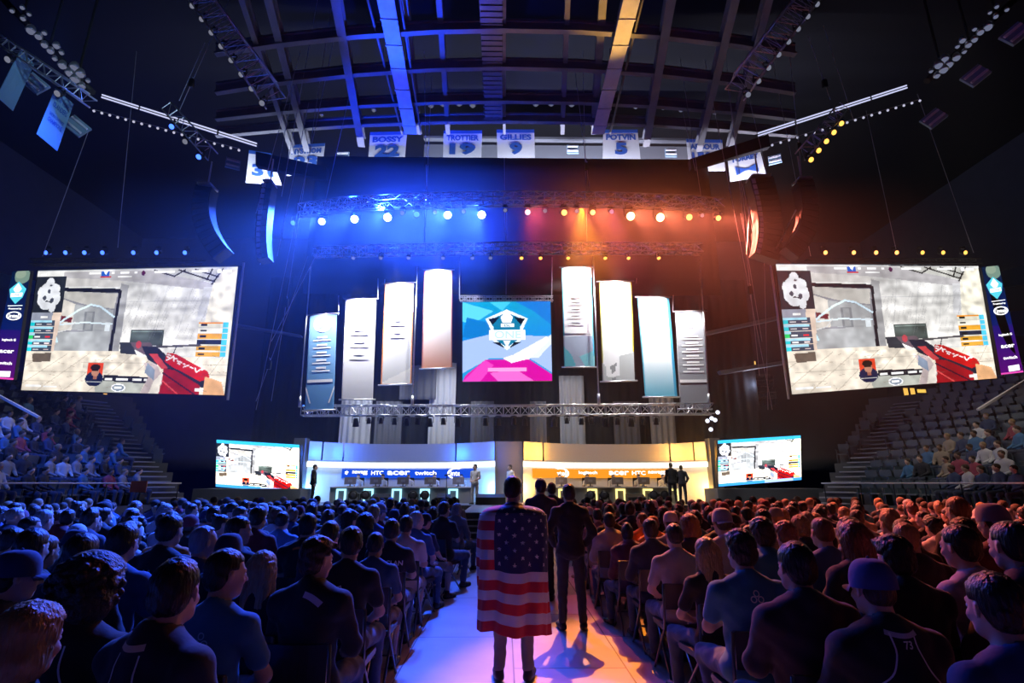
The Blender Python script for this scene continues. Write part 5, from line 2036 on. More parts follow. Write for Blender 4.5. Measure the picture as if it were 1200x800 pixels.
# ------------------------------------------------------------------ stage
M_DECK = mat('stage_deck', (.10, .10, .11), .45)
ZD = .83
bm = bmesh.new(); box(bm, (0, 27.0, ZD / 2), (20.0, 7.0, ZD))
box(bm, (0, 27.0, ZD - .01), (20.1, 7.1, .05))
tag(obj('stage_platform', bm, M_DECK), 'wide black stage platform carrying the two player booths', 'stage')
bm = bmesh.new(); box(bm, (.5, 20.6, ZD / 2), (3.6, 5.7, ZD)); box(bm, (.5, 20.6, ZD - .01), (3.7, 5.75, .05))
tag(obj('stage_runway', bm, M_DECK), 'black runway joining the steps to the main stage', 'stage')
t = thing('stage_steps', 'flight of black steps with pale edges at the end of the walkway', 'steps', (-.1, 17.7, 0))
for i in range(4):
    z = ZD * (i + 1) / 5
    bm = bmesh.new(); box(bm, (0, -1.12 + .3 * i, z - .03), (2.2, .3, .06)); st = obj('tread', bm, M_BPAINT, t)
    bm = bmesh.new(); box(bm, (0, -1.12 + .3 * i - .155, z - .02), (2.2, .012, .035)); obj('nosing', bm, mat('nosing', (.55, .57, .62), .5), st)
for g in (-1, 1):
    bm = bmesh.new(); box(bm, (g * 1.12, -.6, ZD * .4), (.04, 1.2, .1), (math.atan2(ZD, 1.3), 0, 0)); obj('stringer', bm, M_BPAINT, t)

M_HEAD = mat('booth_panel', (.42, .42, .50), .5)
M_WALL = mat('booth_wall', (.78, .78, .80), .5)
S_BL = emit_mat('led_strip_cool', (.75, .85, 1.0), 2.2)
S_WM = emit_mat('led_strip_warm', (1.0, .88, .66), 2.2)
B_BL = emit_mat('sponsor_band_blue', (.01, .07, .65), 1.0)
B_OR = emit_mat('sponsor_band_orange', (.85, .30, .02), 1.0)


def booth(x0, x1, side, lab):
    """a concave wall in plan, layered in height"""
    outer0 = side == 0
    t = thing('player_booth', lab, 'stage booth', pix((x0 + x1) / 2, 587, 28.6) * 1)
    t.location.z = ZD
    loc = Vector(t.location)
    N = 24

    def P(u, off=0.0):
        px = x0 + (x1 - x0) * u
        Y = 28.7 - 2.1 * abs(2 * u - 1) ** 2.4 + off
        a = pix(px, 560, Y)
        return Vector((a.x, Y, 0)) - Vector((loc.x, loc.y, 0))

    def sweep(nm, z0, z1, th, off, m, u0=0, u1=1, par=t):
        bm = bmesh.new()
        rows = []
        for i in range(N + 1):
            u = u0 + (u1 - u0) * i / N
            f, b = P(u, off), P(u, off + th)
            rows.append([bm.verts.new((f.x, f.y, z0 - ZD)), bm.verts.new((f.x, f.y, z1 - ZD)), bm.verts.new((b.x, b.y, z1 - ZD)), bm.verts.new((b.x, b.y, z0 - ZD))])
        for i in range(N):
            for k in range(4):
                f = bm.faces.new((rows[i][k], rows[i + 1][k], rows[i + 1][(k + 1) % 4], rows[i][(k + 1) % 4]))
        bm.faces.new(rows[0]); bm.faces.new(rows[-1][::-1])
        bmesh.ops.recalc_face_normals(bm, faces=bm.faces[:])
        return obj(nm, bm, m, par)
    zt = pix(450, 521, 28.7).z
    zh = pix(450, 541, 28.7).z
    seams = (0, .17 * .45, .19, .79, 1) if side == 0 else (0, .11, .8, .93, 1)
    for a, b in zip(seams[:-1], seams[1:]):
        sweep('header_panel', zh, zt, .06, -.5, M_HEAD, a + .004, b - .004)
    sweep('back_wall', ZD, zh, .08, 0, M_WALL)
    sweep('light_strip', pix(450, 548, 28.5).z, pix(450, 542.5, 28.5).z, .05, -.35, S_BL if side == 0 else S_WM)
    ub, ue = (.19, .90) if side == 0 else (.05, .80)
    z0b, z1b = pix(450, 560, 28.6).z, pix(450, 549.5, 28.6).z
    bd = sweep('sponsor_band', z0b, z1b, .04, -.08, B_BL if side == 0 else B_OR, ub, ue)
    words_ = (('*', .205, .225), ('newegg', .245, .325), ('HTC', .345, .41), ('acer', .43, .55), ('twitch', .576, .69)) if side == 0 else (('logitech', .30, .40), ('acer', .463, .57), ('HTC', .587, .66), ('newegg', .675, .766))
    for s, a, b in words_:
        pa, pb = P(a, -.12), P(b, -.12)
        qq = [Vector((pa.x, pa.y, z1b - ZD - .06)), Vector((pb.x, pb.y, z1b - ZD - .06)), Vector((pb.x, pb.y, z0b - ZD + .10)), Vector((pa.x, pa.y, z0b - ZD + .10))]
        text_on(qq, s, 0, 1, .1, .8, E_WHITE, bd, .0)
    ui = .795 if side == 0 else .20
    pc = P(ui, -.16)
    vs, fs = [], []
    for i in range(28):
        a_ = 2 * PI * i / 28
        for r_ in (.78, 1.0):
            vs.append((pc.x + .46 * r_ * math.cos(a_), pc.y, (z0b + z1b) / 2 - ZD + .28 * r_ * math.sin(a_)))
    for i in range(28):
        j = (i + 1) % 28
        fs.append((2 * i, 2 * i + 1, 2 * j + 1, 2 * j))
    me = bpy.data.meshes.new('oval'); me.from_pydata(vs, [], fs); obj('oval_ring', me, E_WHITE, bd)
    zc = (z0b + z1b) / 2 - ZD
    qq = [Vector((pc.x - .3, pc.y, zc + .14)), Vector((pc.x + .3, pc.y, zc + .14)), Vector((pc.x + .3, pc.y, zc - .12)), Vector((pc.x - .3, pc.y, zc - .12))]
    text_on(qq, 'intel', 0, 1, 0, 1, E_WHITE, bd, .01)
    # added coloured points before the seams and side bays, standing in for backlit panels
    for u in seams[1:-1] + ((.985,) if side == 0 else (.02,)):
        p = P(u, -1.0) + loc
        point((p.x, p.y, zh + .35), 75, (.02, .15, 1.0) if side == 0 else (1.0, .42, .03), .05)
    for u in ((.05, .96) if side == 0 else (.03, .95)):
        p = P(u, -.5) + loc
        point((p.x, p.y, 1.5), 60, (.15, .55, 1.0) if side == 0 else (1.0, .55, .12), .08)
    return t


booth(358, 580, 0, 'curved blue-lit player booth wall with panels and a sponsor band')
booth(613, 831, 1, 'curved orange-lit player booth wall with panels and a sponsor band')
bm = bmesh.new()
a, b = pix(580.5, 517, 26.7), pix(612, 517, 26.7)
box(bm, ((a.x + b.x) / 2, 27.1, (a.z + ZD) / 2), (b.x - a.x, .8, a.z - ZD)); bmesh.ops.bevel(bm, geom=bm.edges[:], offset=.02, segments=1)
tag(obj('centre_pylon', bm, mat('pylon_grey', (.10, .10, .105), .7)), 'square grey pylon standing between the two booths', 'pylon')
for x0, x1, lab in ((345, 358, 'narrow grey pylon between the small screen and the blue booth'), (831, 843, 'narrow grey pylon between the orange booth and the small screen')):
    a, b = pix(x0, 513, 25.9), pix(x1, 513, 25.9)
    bm = bmesh.new(); box(bm, ((a.x + b.x) / 2, 26.2, (a.z + ZD) / 2), (b.x - a.x, .6, a.z - ZD)); bmesh.ops.bevel(bm, geom=bm.edges[:], offset=.02, segments=1)
    tag(obj('side_pylon', bm, mat('pylon_dark', (.11, .12, .14), .7)), lab, 'pylon')

M_DT = mat('desk_top', (.72, .72, .74), .4)
M_DF = mat('desk_front', (.20, .20, .23), .6)
for side, (x0, x1, frames, mons, cast) in enumerate(((386, 553, (400, 432, 465, 498, 531), (410, 440, 472, 504, 537), 'blue'), (630, 795, (660, 694, 727, 759, 789), (658, 692, 724, 755, 785), 'orange'))):
    a, b = pix(x0, 587, 26.2), pix(x1, 587, 26.2)
    cx, W = (a.x + b.x) / 2, b.x - a.x
    t = thing('player_desk', f'long player desk with framed front openings in the {cast} booth', 'desk', (cx, 26.2, ZD))
    bm = bmesh.new(); box(bm, (0, .35, .74), (W, .95, .05)); bmesh.ops.bevel(bm, geom=bm.edges[:], offset=.012, segments=1); obj('desk_top', bm, M_DT, t)
    fr = [pix(x, 580, 26.2).x - cx for x in frames]
    bm = bmesh.new()
    box(bm, (0, 0, .36), (W, .05, .70)); obj('front_panel', bm, M_DF, t)
    for g in (-1, 1):
        bm = bmesh.new(); box(bm, (g * (W / 2 - .03), .35, .36), (.06, .8, .70)); obj('side_panel', bm, M_DF, t)
    em = emit_mat('frame_cyan' if side == 0 else 'frame_yellow', (.35, .80, 1.0) if side == 0 else (1.0, .78, .25), 1.6)
    for x in fr:
        bm = bmesh.new()
        for dx, dz, sx, sz in ((-.19, .34, .08, .62), (.19, .34, .08, .62), (0, .62, .46, .08)):
            box(bm, (x + dx, -.06, dz), (sx, .08, sz))
        obj('lit_frame', bm, em, t)
    for i, x in enumerate(mons):
        p = pix(x, 566, 26.5)
        m = thing('monitor', f'computer monitor seen from behind, {ORD[i]} on the {cast} desk from the blue side', 'monitor', (p.x, 26.55, ZD + .765), group=f'monitors on the {cast} desk')
        bm = bmesh.new(); box(bm, (0, 0, .27), (.56, .04, .34)); bmesh.ops.bevel(bm, geom=bm.edges[:], offset=.01, segments=1); obj('monitor_back', bm, mat('monitor_shell', (.22, .20, .20), .4), m)
        bm = bmesh.new(); box(bm, (0, -.03, .27), (.2, .03, .12)); obj('rear_hub', bm, M_GREY, m)
        bm = bmesh.new(); tube(bm, [(0, 0, 0), (0, 0, .16)], .025, 8); box(bm, (0, 0, .01), (.24, .18, .02)); obj('stand', bm, M_BLACK, m)
        # the player, facing the hall
        pz = ZD
        lab = f'player in white shirt behind the {ORD[i]} monitor of the {cast} desk'
        person(['a0', 'd0', 'a22', 'd0', 'a0'][i], (p.x + .05, 27.75, pz), PI + (.1, -.1, .05, 0, -.05)[i], SKINS[i % 4], ['short', 'messy', 'buzz', 'quiff', 'short'][i], HCOL[('dark', 'brown', 'dark', 'brown', 'dark')[i]],
               'tee' if i % 2 else 'jacket', WHITE_ if side == 0 else (.6, .56, .5), 'trousers', DENIM, lab, 'players at the desks')
        ch = thing('gaming_chair', f'high-backed chair of the {ORD[i]} player in the {cast} booth', 'chair', (p.x + .05, 27.75, ZD), group='players\' chairs')
        bm = bmesh.new(); box(bm, (0, 0, .40), (.5, .5, .09)); bmesh.ops.bevel(bm, geom=bm.edges[:], offset=.03, segments=2); obj('seat', bm, M_BLACK, ch)
        bm = bmesh.new(); box(bm, (0, .27, .80), (.48, .09, .78)); bmesh.ops.bevel(bm, geom=bm.edges[:], offset=.03, segments=2); obj('backrest', bm, M_BLACK, ch)
        bm = bmesh.new(); tube(bm, [(0, 0, .06), (0, 0, .38)], .03, 8); obj('column', bm, M_ALU, ch)
        for k in range(5):
            a_ = 2 * PI * k / 5
            bm = bmesh.new(); tube(bm, [(0, 0, .09), (.28 * math.cos(a_), .28 * math.sin(a_), .05)], .02, 6); tube(bm, [(.28 * math.cos(a_), .28 * math.sin(a_), 0), (.28 * math.cos(a_), .28 * math.sin(a_), .05)], .03, 8); obj('foot', bm, M_BLACK, ch)

# floor lamps along the front of the stage
def floor_lamp(x, lab, warm):
    p = pix(x, 588, 24.6)
    t = thing('floor_stage_lamp', lab, 'stage lamp', (p.x, 24.6, ZD), group='round lamps on the front of the stage')
    bm = bmesh.new(); box(bm, (0, 0, .07), (.36, .3, .14)); obj('lamp_base', bm, M_BPAINT, t)
    bm = bmesh.new()
    for g in (-1, 1):
        box(bm, (g * .22, 0, .3), (.04, .08, .34))
    obj('yoke', bm, M_BPAINT, t)
    bm = bmesh.new(); lathe(bm, [(.08, -.18), (.15, -.14), (.19, 0), (.2, .12), (.16, .12)], 16, Matrix.Translation((0, 0, .40)) @ Vector((0, -1, .15)).to_track_quat('Z', 'Y').to_matrix().to_4x4()); obj('lamp_head', bm, M_BPAINT, t)
    bm = bmesh.new(); lathe(bm, [(.15, .10), (.13, .125), (.06, .135)], 16, Matrix.Translation((0, 0, .40)) @ Vector((0, -1, .15)).to_track_quat('Z', 'Y').to_matrix().to_4x4()); obj('lens', bm, mat('dark_glass', (.08, .08, .1), .08), t)
    return t


for i, x in enumerate((414, 428, 484, 498, 692, 708, 766, 779)):
    x = (414, 428, 484, 498, 692, 708, 766, 779)[i]
    floor_lamp(x, f'round black lamp on the stage edge, {ORD[i]} from the blue end', x > 600)
for x, w_, lab in ((446, .8, 'low black monitor wedge on the stage edge before the blue desk'), (520, .6, 'low black wedge near the open end of the blue desk'), (745, .8, 'low black monitor wedge on the stage edge before the orange desk'), (575, 1.3, 'dark covered case beside the centre pylon')):
    p = pix(x, 588, 24.3)
    bm = bmesh.new(); vs = box(bm, (0, 0, .16), (w_, .45, .32))
    for v in vs:
        if v.co.z > .1 and v.co.y > 0:
            v.co.z += .14
    bmesh.ops.bevel(bm, geom=bm.edges[:], offset=.02, segments=1)
    o = tag(obj('floor_monitor' if x != 575 else 'equipment_case', bm, M_BPAINT), lab, 'speaker' if x != 575 else 'case'); o.location = (p.x, 24.3, ZD)
p = pix(523, 588, 24.2)
t = thing('microphone_stand', 'thin microphone stand on the stage before the blue desk', 'stand', (p.x, 24.1, ZD))
bm = bmesh.new(); tube(bm, [(0, 0, 0), (0, 0, 1.25)], .018, 6); obj('pole', bm, M_BLACK, t)
bm = bmesh.new(); lathe(bm, [(.16, 0), (.16, .02), (.02, .04)], 14); obj('base', bm, M_BLACK, t)
bm = bmesh.new(); tube(bm, [(-.1, 0, 1.25), (.12, -.02, 1.3)], .03, 8); obj('microphone', bm, M_BLACK, t)
# cluster of small work lamps and a box at the orange end of the low truss
t = thing('lamp_cluster', 'small cluster of pale lamps beside the orange end of the low truss', 'lamp', pix(834, 490, 23))
for i, (x, y) in enumerate(((829, 493), (834, 490), (841, 483), (838, 492), (833, 503))):
    bm = bmesh.new(); bmesh.ops.create_uvsphere(bm, u_segments=10, v_segments=6, radius=.09, matrix=Matrix.Translation(pix(x, y, 23) - pix(834, 490, 23))); obj('bulb', bm, emit_mat('work_lamp', (.8, .85, 1.0), 1.5), t)
bm = bmesh.new(); tube(bm, [(0, 0, .6), (0, 0, -.6)], .02, 5); obj('pole', bm, M_BLACK, t)

# ================================================================== FOLDING CHAIRS
def chair_proto(full=True):
    t = thing('folding_chair', 'x', 'chair')
    def seat(bm):
        vs = box(bm, (0, .02, .445), (.42, .40, .045)); bmesh.ops.bevel(bm, geom=bm.edges[:], offset=.015, segments=2)
    def back(bm):
        n = 8
        g = []
        for j in range(4):
            z = .62 + .22 * j / 3
            g.append([(-.20 + .40 * i / n, -.235 - .035 * math.sin(PI * i / n) - .05 * (z - .62), z) for i in range(n + 1)])
        A = [[bm.verts.new(p) for p in r] for r in g]
        B = [[bm.verts.new((p[0], p[1] + .025, p[2])) for p in r] for r in g]
        for j in range(3):
            for i in range(n):
                bm.faces.new((A[j][i], A[j][i + 1], A[j + 1][i + 1], A[j + 1][i]))
                bm.faces.new((B[j][i], B[j + 1][i], B[j + 1][i + 1], B[j][i + 1]))
        for i in range(n):
            bm.faces.new((A[0][i], B[0][i], B[0][i + 1], A[0][i + 1])); bm.faces.new((A[3][i], A[3][i + 1], B[3][i + 1], B[3][i]))
        for j in range(3):
            bm.faces.new((A[j][0], A[j + 1][0], B[j + 1][0], B[j][0])); bm.faces.new((A[j][n], B[j][n], B[j + 1][n], A[j + 1][n]))
    legs = [[(g * .215, -.26, .84), (g * .215, -.20, .45), (g * .215, .24, .0)] for g in (-1, 1)], [[(g * .19, .12, .44), (g * .19, -.24, .0)] for g in (-1, 1)]
    if full:
        bm = bmesh.new(); seat(bm); obj('seat', bm, M_SEAT, t)
        bm = bmesh.new(); back(bm); obj('backrest', bm, M_SEAT, t)
        for L in legs[0] + legs[1]:
            bm = bmesh.new(); tube(bm, L, .012, 6); obj('leg', bm, M_CHROME, t)
        bm = bmesh.new(); tube(bm, [(-.215, -.02, .23), (.215, -.02, .23)], .009, 5); obj('crossbar', bm, M_CHROME, t)
        return t
    COL.objects.unlink(t); bpy.data.objects.remove(t)
    bm = bmesh.new(); seat(bm); back(bm)
    for L in legs[0] + legs[1]:
        tube(bm, L, .012, 4)
    o = obj('folding_chair', bm, M_SEAT)
    o['category'] = 'chair'
    return o


M_SEAT = mat('black_vinyl', (.015, .015, .018), .38)
M_CHROME = mat('dark_chrome', (.16, .16, .17), .3, .8)
CH = [None, None]


def put_chair(x, y, rz, label, full=True, group='folding chairs on the arena floor'):
    k = 0 if full else 1
    if CH[k] is None:
        CH[k] = chair_proto(full)
        c = CH[k]
        c.location = (x, y, .008 if abs(x - .17) < 1.4 else 0); c.rotation_euler = (0, 0, rz); c['label'] = label; c['group'] = group
    else:
        c = tree_copy(CH[k], (x, y, 0), (0, 0, rz), label, group)
    return c


# ================================================================== THE CROWD ON THE FLOOR
SPOTS = []       # taken places (x, y)
rnd = random.Random(21)
GROUPN = 'spectators on the arena floor'


def seat_at(px, py, Y, pose, **kw):
    p = pix(px, py, Y)
    d = POSES[pose]
    hd = d['p']['head']
    rz = kw.pop('rz', 0)
    sc = p.z / hd[2]
    off = Matrix.Rotation(rz, 3, 'Z') @ Vector((hd[0], hd[1], 0)) * sc
    x, y = p.x - off.x, p.y - off.y
    SPOTS.append((x, y))
    r = person(pose, (x, y, 0), rz, scale=sc, **kw)
    put_chair(x, y, rz, 'black folding chair under the ' + chairlab(kw['label']))
    return r


def chairlab(l):
    w_ = l.split()
    return ' '.join(w_[:11])


def P_(px, py, Y, pose, skin, hair, hc, shirt, sc, label, tr='trousers', tc=DENIM, **kw):
    return seat_at(px, py, Y, pose, skin=SKINS[skin], hair=hair, hc=HCOL[hc], shirt=shirt, sc=sc, trousers=tr, tc=tc, label=label, group=GROUPN, **kw)


M_PRT = mat('shirt_print_white', (.75, .75, .75), .6)
M_PRC = mat('shirt_print_pale_blue', (.25, .55, .75), .6)
M_PRD = mat('shirt_print_dark', (.04, .05, .06), .6)


def print_on(r, shape, m, nm):
    g = next(c for c in r.children if c.name.split('.')[0] in ('t_shirt', 'jacket', 'hoodie'))
    return on_back(g.data, shape, m, r, nm)


def piping(r, z0=.95):
    for g in (-1, 1):
        print_on(r, band_shape(arc_pts(g * .05, z0 + .10, g * .165, z0 - .12, -g * .16), .007), M_PRT, 'piping')
    print_on(r, band_shape(arc_pts(-.17, z0 - .20, .12, z0 - .12, .14), .006), M_PRT, 'piping')


# nearest people, blue-lit side
P_(35, 752, 2.1, 'd0', 0, 'bob', 'blond', 'jacket', BLACK, 'person with chin-length blond hair in the bottom corner, blue-lit side', rz=-.12)
r = P_(107, 690, 2.62, 'a0', 1, 'curly', 'brown', 'jacket', BLACK, 'person with big curly hair and black piped jacket, next to the blond bob'); piping(r)
r = P_(207, 694, 2.45, 'a22', 1, 'thinning', 'dark', 'jacket', (.012, .014, .03), 'person with thinning dark hair, dark jersey with pale collar, beside the curly hair', rz=-.35); piping(r)
print_on(r, band_shape(arc_pts(-.06, 1.075, .06, 1.075, -.05), .022), mat('pale_collar', (.7, .55, .4), .7), 'collar')
P_(20, 676, 3.15, 'a0', 1, 'short', 'dark', 'hoodie', NAVY, 'person in dark blue cap at the edge of the picture, above the blond bob', hat='cap', hatc=(.01, .03, .12), rz=-.7)
r = P_(266, 673, 3.2, 'd-35', 1, 'short', 'dark', 'tee', TEAL, 'person in teal shirt with small pale trefoil mark, face turned to the aisle', rz=-.1)
print_on(r, ring_shape([(0, .965, .012, .018), (-.021, .93, .012, .018), (.021, .93, .012, .018)]), M_PRC, 'trefoil_mark')
P_(308, 668, 3.9, 'd0', 0, 'long', 'blond', 'tee', BLACK, 'person with long fair hair and dark top, between teal shirt and tousled hair')
r = P_(372, 656, 3.72, 'a-28', 0, 'messy', 'brown', 'jacket', BLACK, 'young person with tousled light brown hair and black top with grey collar, aisle seat', rz=-.05)
print_on(r, band_shape(arc_pts(.0, 1.06, .10, 1.0, .05), .035), mat('grey_collar', (.45, .45, .5), .7), 'collar')
P_(96, 650, 3.75, 'b5', 1, 'short', 'dark', 'hoodie', BLACK, 'person with round dark hair behind the curly-haired one, face slightly lit')
P_(38, 642, 4.1, 'a0', 1, 'short', 'dark', 'jacket', BLACK, 'person with round dark hair above the dark blue cap')
P_(145, 636, 4.15, 'a0', 1, 'short', 'dark', 'tee', (.03, .09, .2), 'person in plain mid-blue shirt, between dark heads and the ringed emblem shirt')
r = P_(200, 622, 5.0, 'b5', 1, 'short', 'dark', 'tee', BLACK, 'person in black shirt with a pale ringed sunburst emblem on the back', rz=-.2)
rs = [(0, .86, .030, .038)]
for i_ in range(12):
    a_ = 2 * PI * i_ / 12
    rs.append((.066 * math.cos(a_), .86 + .066 * math.sin(a_), .010, .017)); rs.append((.095 * math.cos(a_ + .26), .86 + .095 * math.sin(a_ + .26), .004, .010))
print_on(r, ring_shape(rs, 10), M_PRC, 'sunburst_emblem')
P_(240, 636, 4.75, 'a-28', 1, 'receding', 'grey', 'tee', (.03, .07, .14), 'older person with grey hair and blue shirt, head turned towards the aisle', rz=-.15)
P_(268, 647, 4.3, 'd0', 1, 'buzz', 'dark', 'hoodie', BLACK, 'person in round navy cap low beside the grey-haired one', hat='cap_back', hatc=(.01, .02, .07))
P_(281, 622, 5.5, 'a-28', 1, 'short', 'dark', 'jacket', BLACK, 'person with dark hair in profile above the navy cap', rz=-.4)
P_(303, 607, 6.9, 'a0', 1, 'short', 'dark', 'tee', MAROON, 'person in maroon shirt, four places in from the aisle', rz=-.1)
P_(331, 610, 7.6, 'a0', 1, 'buzz', 'dark', 'tee', (.10, .25, .42), 'person in bright blue shirt next to the maroon shirt')
r = P_(361, 617, 6.0, 'b5', 1, 'short', 'dark', 'tee', BLACK, 'person in black shirt with orange collar trim')
print_on(r, band_shape(arc_pts(-.08, 1.03, .08, 1.03, .1), .02), mat('orange_trim', (.9, .25, .06), .6), 'collar')
P_(387, 626, 5.35, 'a0', 1, 'buzz', 'dark', 'tee', NAVY, 'person with cropped hair and navy shirt, second from the aisle behind the lettered jersey')
r = P_(411, 637, 4.6, 'a22', 1, 'short', 'dark', 'tee', BLACK, 'person in black jersey with slanted white letters down the back', rz=.0)
print_on(r, word_shape('BENEW', .01, .86, .042, -PI / 2 + .35), M_PRT, 'lettering')
r = P_(440, 638, 5.45, 'a0', 2, 'buzz', 'dark', 'tee', (.03, .08, .16), 'person in dark blue polo shirt at the aisle, shorts and bare knee', tr='shorts', tc=(.08, .08, .09))
P_(428, 615, 6.6, 'd0', 1, 'bob', 'dark', 'jacket', BLACK, 'person with dark bob behind the dark blue polo shirt')
P_(438, 602, 8.0, 'a0', 0, 'buzz', 'blond', 'tee', (.05, .07, .2), 'person with very pale close-cropped hair near the aisle')
r = P_(459, 622, 6.3, 'b5', 1, 'short', 'dark', 'tee', BLACK, 'person in black jersey reading CLAN at the aisle')
print_on(r, word_shape('FC CLAN', .03, .92, .05, -.05), M_PRT, 'lettering')
r = P_(476, 616, 7.15, 'b5', 1, 'short', 'dark', 'tee', (.55, .5, .45), 'person in pale shirt with blue trefoil mark at the aisle', tr='shorts', tc=(.3, .25, .2))
print_on(r, ring_shape([(0, .96, .028, .045), (-.05, .88, .028, .045), (.05, .88, .028, .045)]), M_PRC, 'trefoil_mark')
P_(489, 610, 8.0, 'a-28', 0, 'receding', 'grey', 'tee', (.04, .08, .18), 'person with pale receding hair at the aisle, behind the pale trefoil shirt', rz=-.3)
P_(499, 611, 8.8, 'a0', 1, 'short', 'dark', 'tee', NAVY, 'person in dark cap at the aisle with bare knees towards the floor', hat='cap', hatc=BLACK, tr='shorts', tc=(.2, .2, .2), rz=-.6)
P_(521, 597, 9.7, 'b5', 1, 'short', 'dark', 'tee', BLACK, 'person in black shirt near the front rows at the aisle', rz=-.5)
P_(536, 597, 11.6, 'a0', 1, 'bob', 'grey', 'jacket', GREY_, 'person in grey top leaning at the aisle near the stage steps', rz=-.5)
# nearest people, pink-lit side
r = P_(1165, 712, 2.3, 'a0', 1, 'short', 'dark', 'tee', (.02, .05, .15), 'person with large dark head in the bottom corner, blue collar'); r.rotation_euler.z = .0
r = P_(1022, 690, 2.75, 'b5', 0, 'buzz', 'brown', 'jacket', BLACK, 'person in blue cap and dark piped jersey numbered 73', hat='cap', hatc=(.03, .05, .22)); piping(r, .98)
print_on(r, word_shape('73', .01, 1.035, .032), M_PRT, 'lettering'); print_on(r, band_shape(arc_pts(-.065, 1.08, .065, 1.08, -.08), .02), mat('pale_grey_collar', (.5, .48, .52), .7), 'collar')
r = P_(932, 665, 3.15, 'b5', 1, 'short', 'dark', 'jacket', (.03, .022, .03), 'broad person in dark mottled jacket with arm over the next chair')
r = P_(868, 646, 3.95, 'b5', 1, 'messy', 'dark', 'tee', TEAL, 'broad person in bright teal shirt with white trefoil on the back')
print_on(r, ring_shape([(0, 1.0, .013, .020), (-.022, .967, .013, .020), (.022, .967, .013, .020)]), M_PRT, 'trefoil_mark'); print_on(r, word_shape('C9', .02, .80, .045), M_PRT, 'lettering')
P_(827, 648, 4.75, 'd0', 0, 'long', 'blond', 'tee', BLACK, 'person with long straight fair hair and black T-shirt near the aisle', rz=.12)
P_(790, 628, 5.6, 'a0', 0, 'buzz', 'brown', 'tee', (.30, .28, .32), 'person in pale grey T-shirt with cropped brown hair at the aisle')
P_(762, 621, 6.45, 'a0', 0, 'short', 'brown', 'jacket', (.02, .025, .05), 'person in dark high-collared jacket at the aisle')
P_(735, 625, 7.3, 'c-8', 0, 'quiff', 'brown', 'hoodie', (.08, .02, .05), 'person in maroon hooded top leaning forward at the aisle')
P_(714, 611, 8.1, 'a0', 1, 'short', 'dark', 'hoodie', (.32, .28, .27), 'person in grey sweater at the aisle behind the maroon hood')
P_(700, 604, 9.4, 'a0', 0, 'buzz', 'brown', 'tee', (.25, .12, .12), 'person with bare head at the aisle near the slim standing person')
P_(786, 612, 7.2, 'a0', 0, 'buzz', 'brown', 'tee', GREY_, 'person in white cap just behind the cropped brown head', hat='cap', hatc=(.55, .5, .52))
P_(808, 617, 6.3, 'd0', 1, 'bob', 'ginger', 'jacket', BLACK, 'person with reddish bob beside the pale grey T-shirt')
P_(846, 612, 5.9, 'a0', 1, 'short', 'brown', 'tee', (.30, .26, .28), 'person in white and navy back-to-front cap and pale shirt', hat='cap_back', hatc=(.30, .27, .34))
P_(893, 627, 4.9, 'a0', 1, 'messy', 'brown', 'hoodie', (.03, .15, .24), 'person in teal hooded top behind the white trefoil shirt')
P_(921, 628, 5.5, 'a0', 1, 'messy', 'ginger', 'jacket', BLACK, 'person with reddish tousled hair beside the teal hooded top')
r = P_(963, 624, 5.0, 'a0', 0, 'buzz', 'ginger', 'tee', (.05, .12, .25), 'person with cropped red-lit hair and blue-grey collared shirt')
r = P_(1000, 632, 4.3, 'd0', 1, 'long', 'ginger', 'jacket', BLACK, 'person with long reddish hair in black jersey with pale letters')
print_on(r, word_shape('FAZE CLAN', 0, .86, .034, .1), M_PRT, 'lettering')
P_(1048, 655, 3.6, 'b5', 1, 'messy', 'dark', 'jacket', BLACK, 'broad person with wavy dark hair and black jacket behind the blue cap')
P_(1043, 614, 5.9, 'a0', 0, 'quiff', 'blond', 'tee', GREY_, 'person with light wavy hair standing out above the wavy dark hair')
r = P_(1124, 641, 3.7, 'a0', 1, 'short', 'dark', 'tee', (.42, .40, .44), 'person in pale jersey with dark letters, behind the large dark head', rz=.22)
print_on(r, word_shape('SK GAMING', .02, 1.0, .030, .05), M_PRD, 'lettering')
P_(1163, 612, 4.7, 'b5', 1, 'short', 'brown', 'jacket', (.08, .015, .02), 'person in white and navy back-to-front cap and dark red jacket', hat='cap_back', hatc=(.16, .14, .22))
P_(1122, 598, 5.9, 'a0', 1, 'buzz', 'ginger', 'jacket', BLACK, 'person with tall cropped red-lit head above the pale lettered jersey')
P_(1185, 640, 3.2, 'd0', 1, 'buzz', 'dark', 'jacket', BLACK, 'person in black in shadow at the picture edge, above the large dark head')
for x_, y_ in ((-1.0, 2.95),):
    put_chair(x_, y_, .05, 'empty black folding chair at the aisle beside the teal shirt')
SPOTS.append((-1.0, 2.95))

NUMW = ORD
cells = []
for side in (-1, 1):
    for k in range(15):
        Y = 3.72 + .85 * k
        x0 = 1.36 if side < 0 else 1.66
        for j in range(24):
            X = x0 + .56 * j
            if X > 1.05 * Y + 1.1 or X > 12.4 - .12 * k:
                break
            if Y > 14.5 and X > 9.5:
                break
            cells.append((side, k, j, side * X + rnd.uniform(-.05, .05), Y + rnd.uniform(-.07, .07)))
free = [c for c in cells if min((math.hypot((c[3] - a) * (1 if abs(c[4] - b) < .4 else 1), (c[4] - b)) for a, b in SPOTS), default=9) > .5]
free.sort(key=lambda c: c[4] + .2 * abs(c[3]))
n_named = 300 - len(SPOTS) - 10 - 9
HCH = ['short'] * 8 + ['buzz'] * 5 + ['messy'] * 4 + ['quiff'] * 2 + ['long'] * 2 + ['bob', 'ponytail', 'bun', 'receding', 'receding', 'ring', 'thinning']
used_lab = set()
rest = free[n_named:]
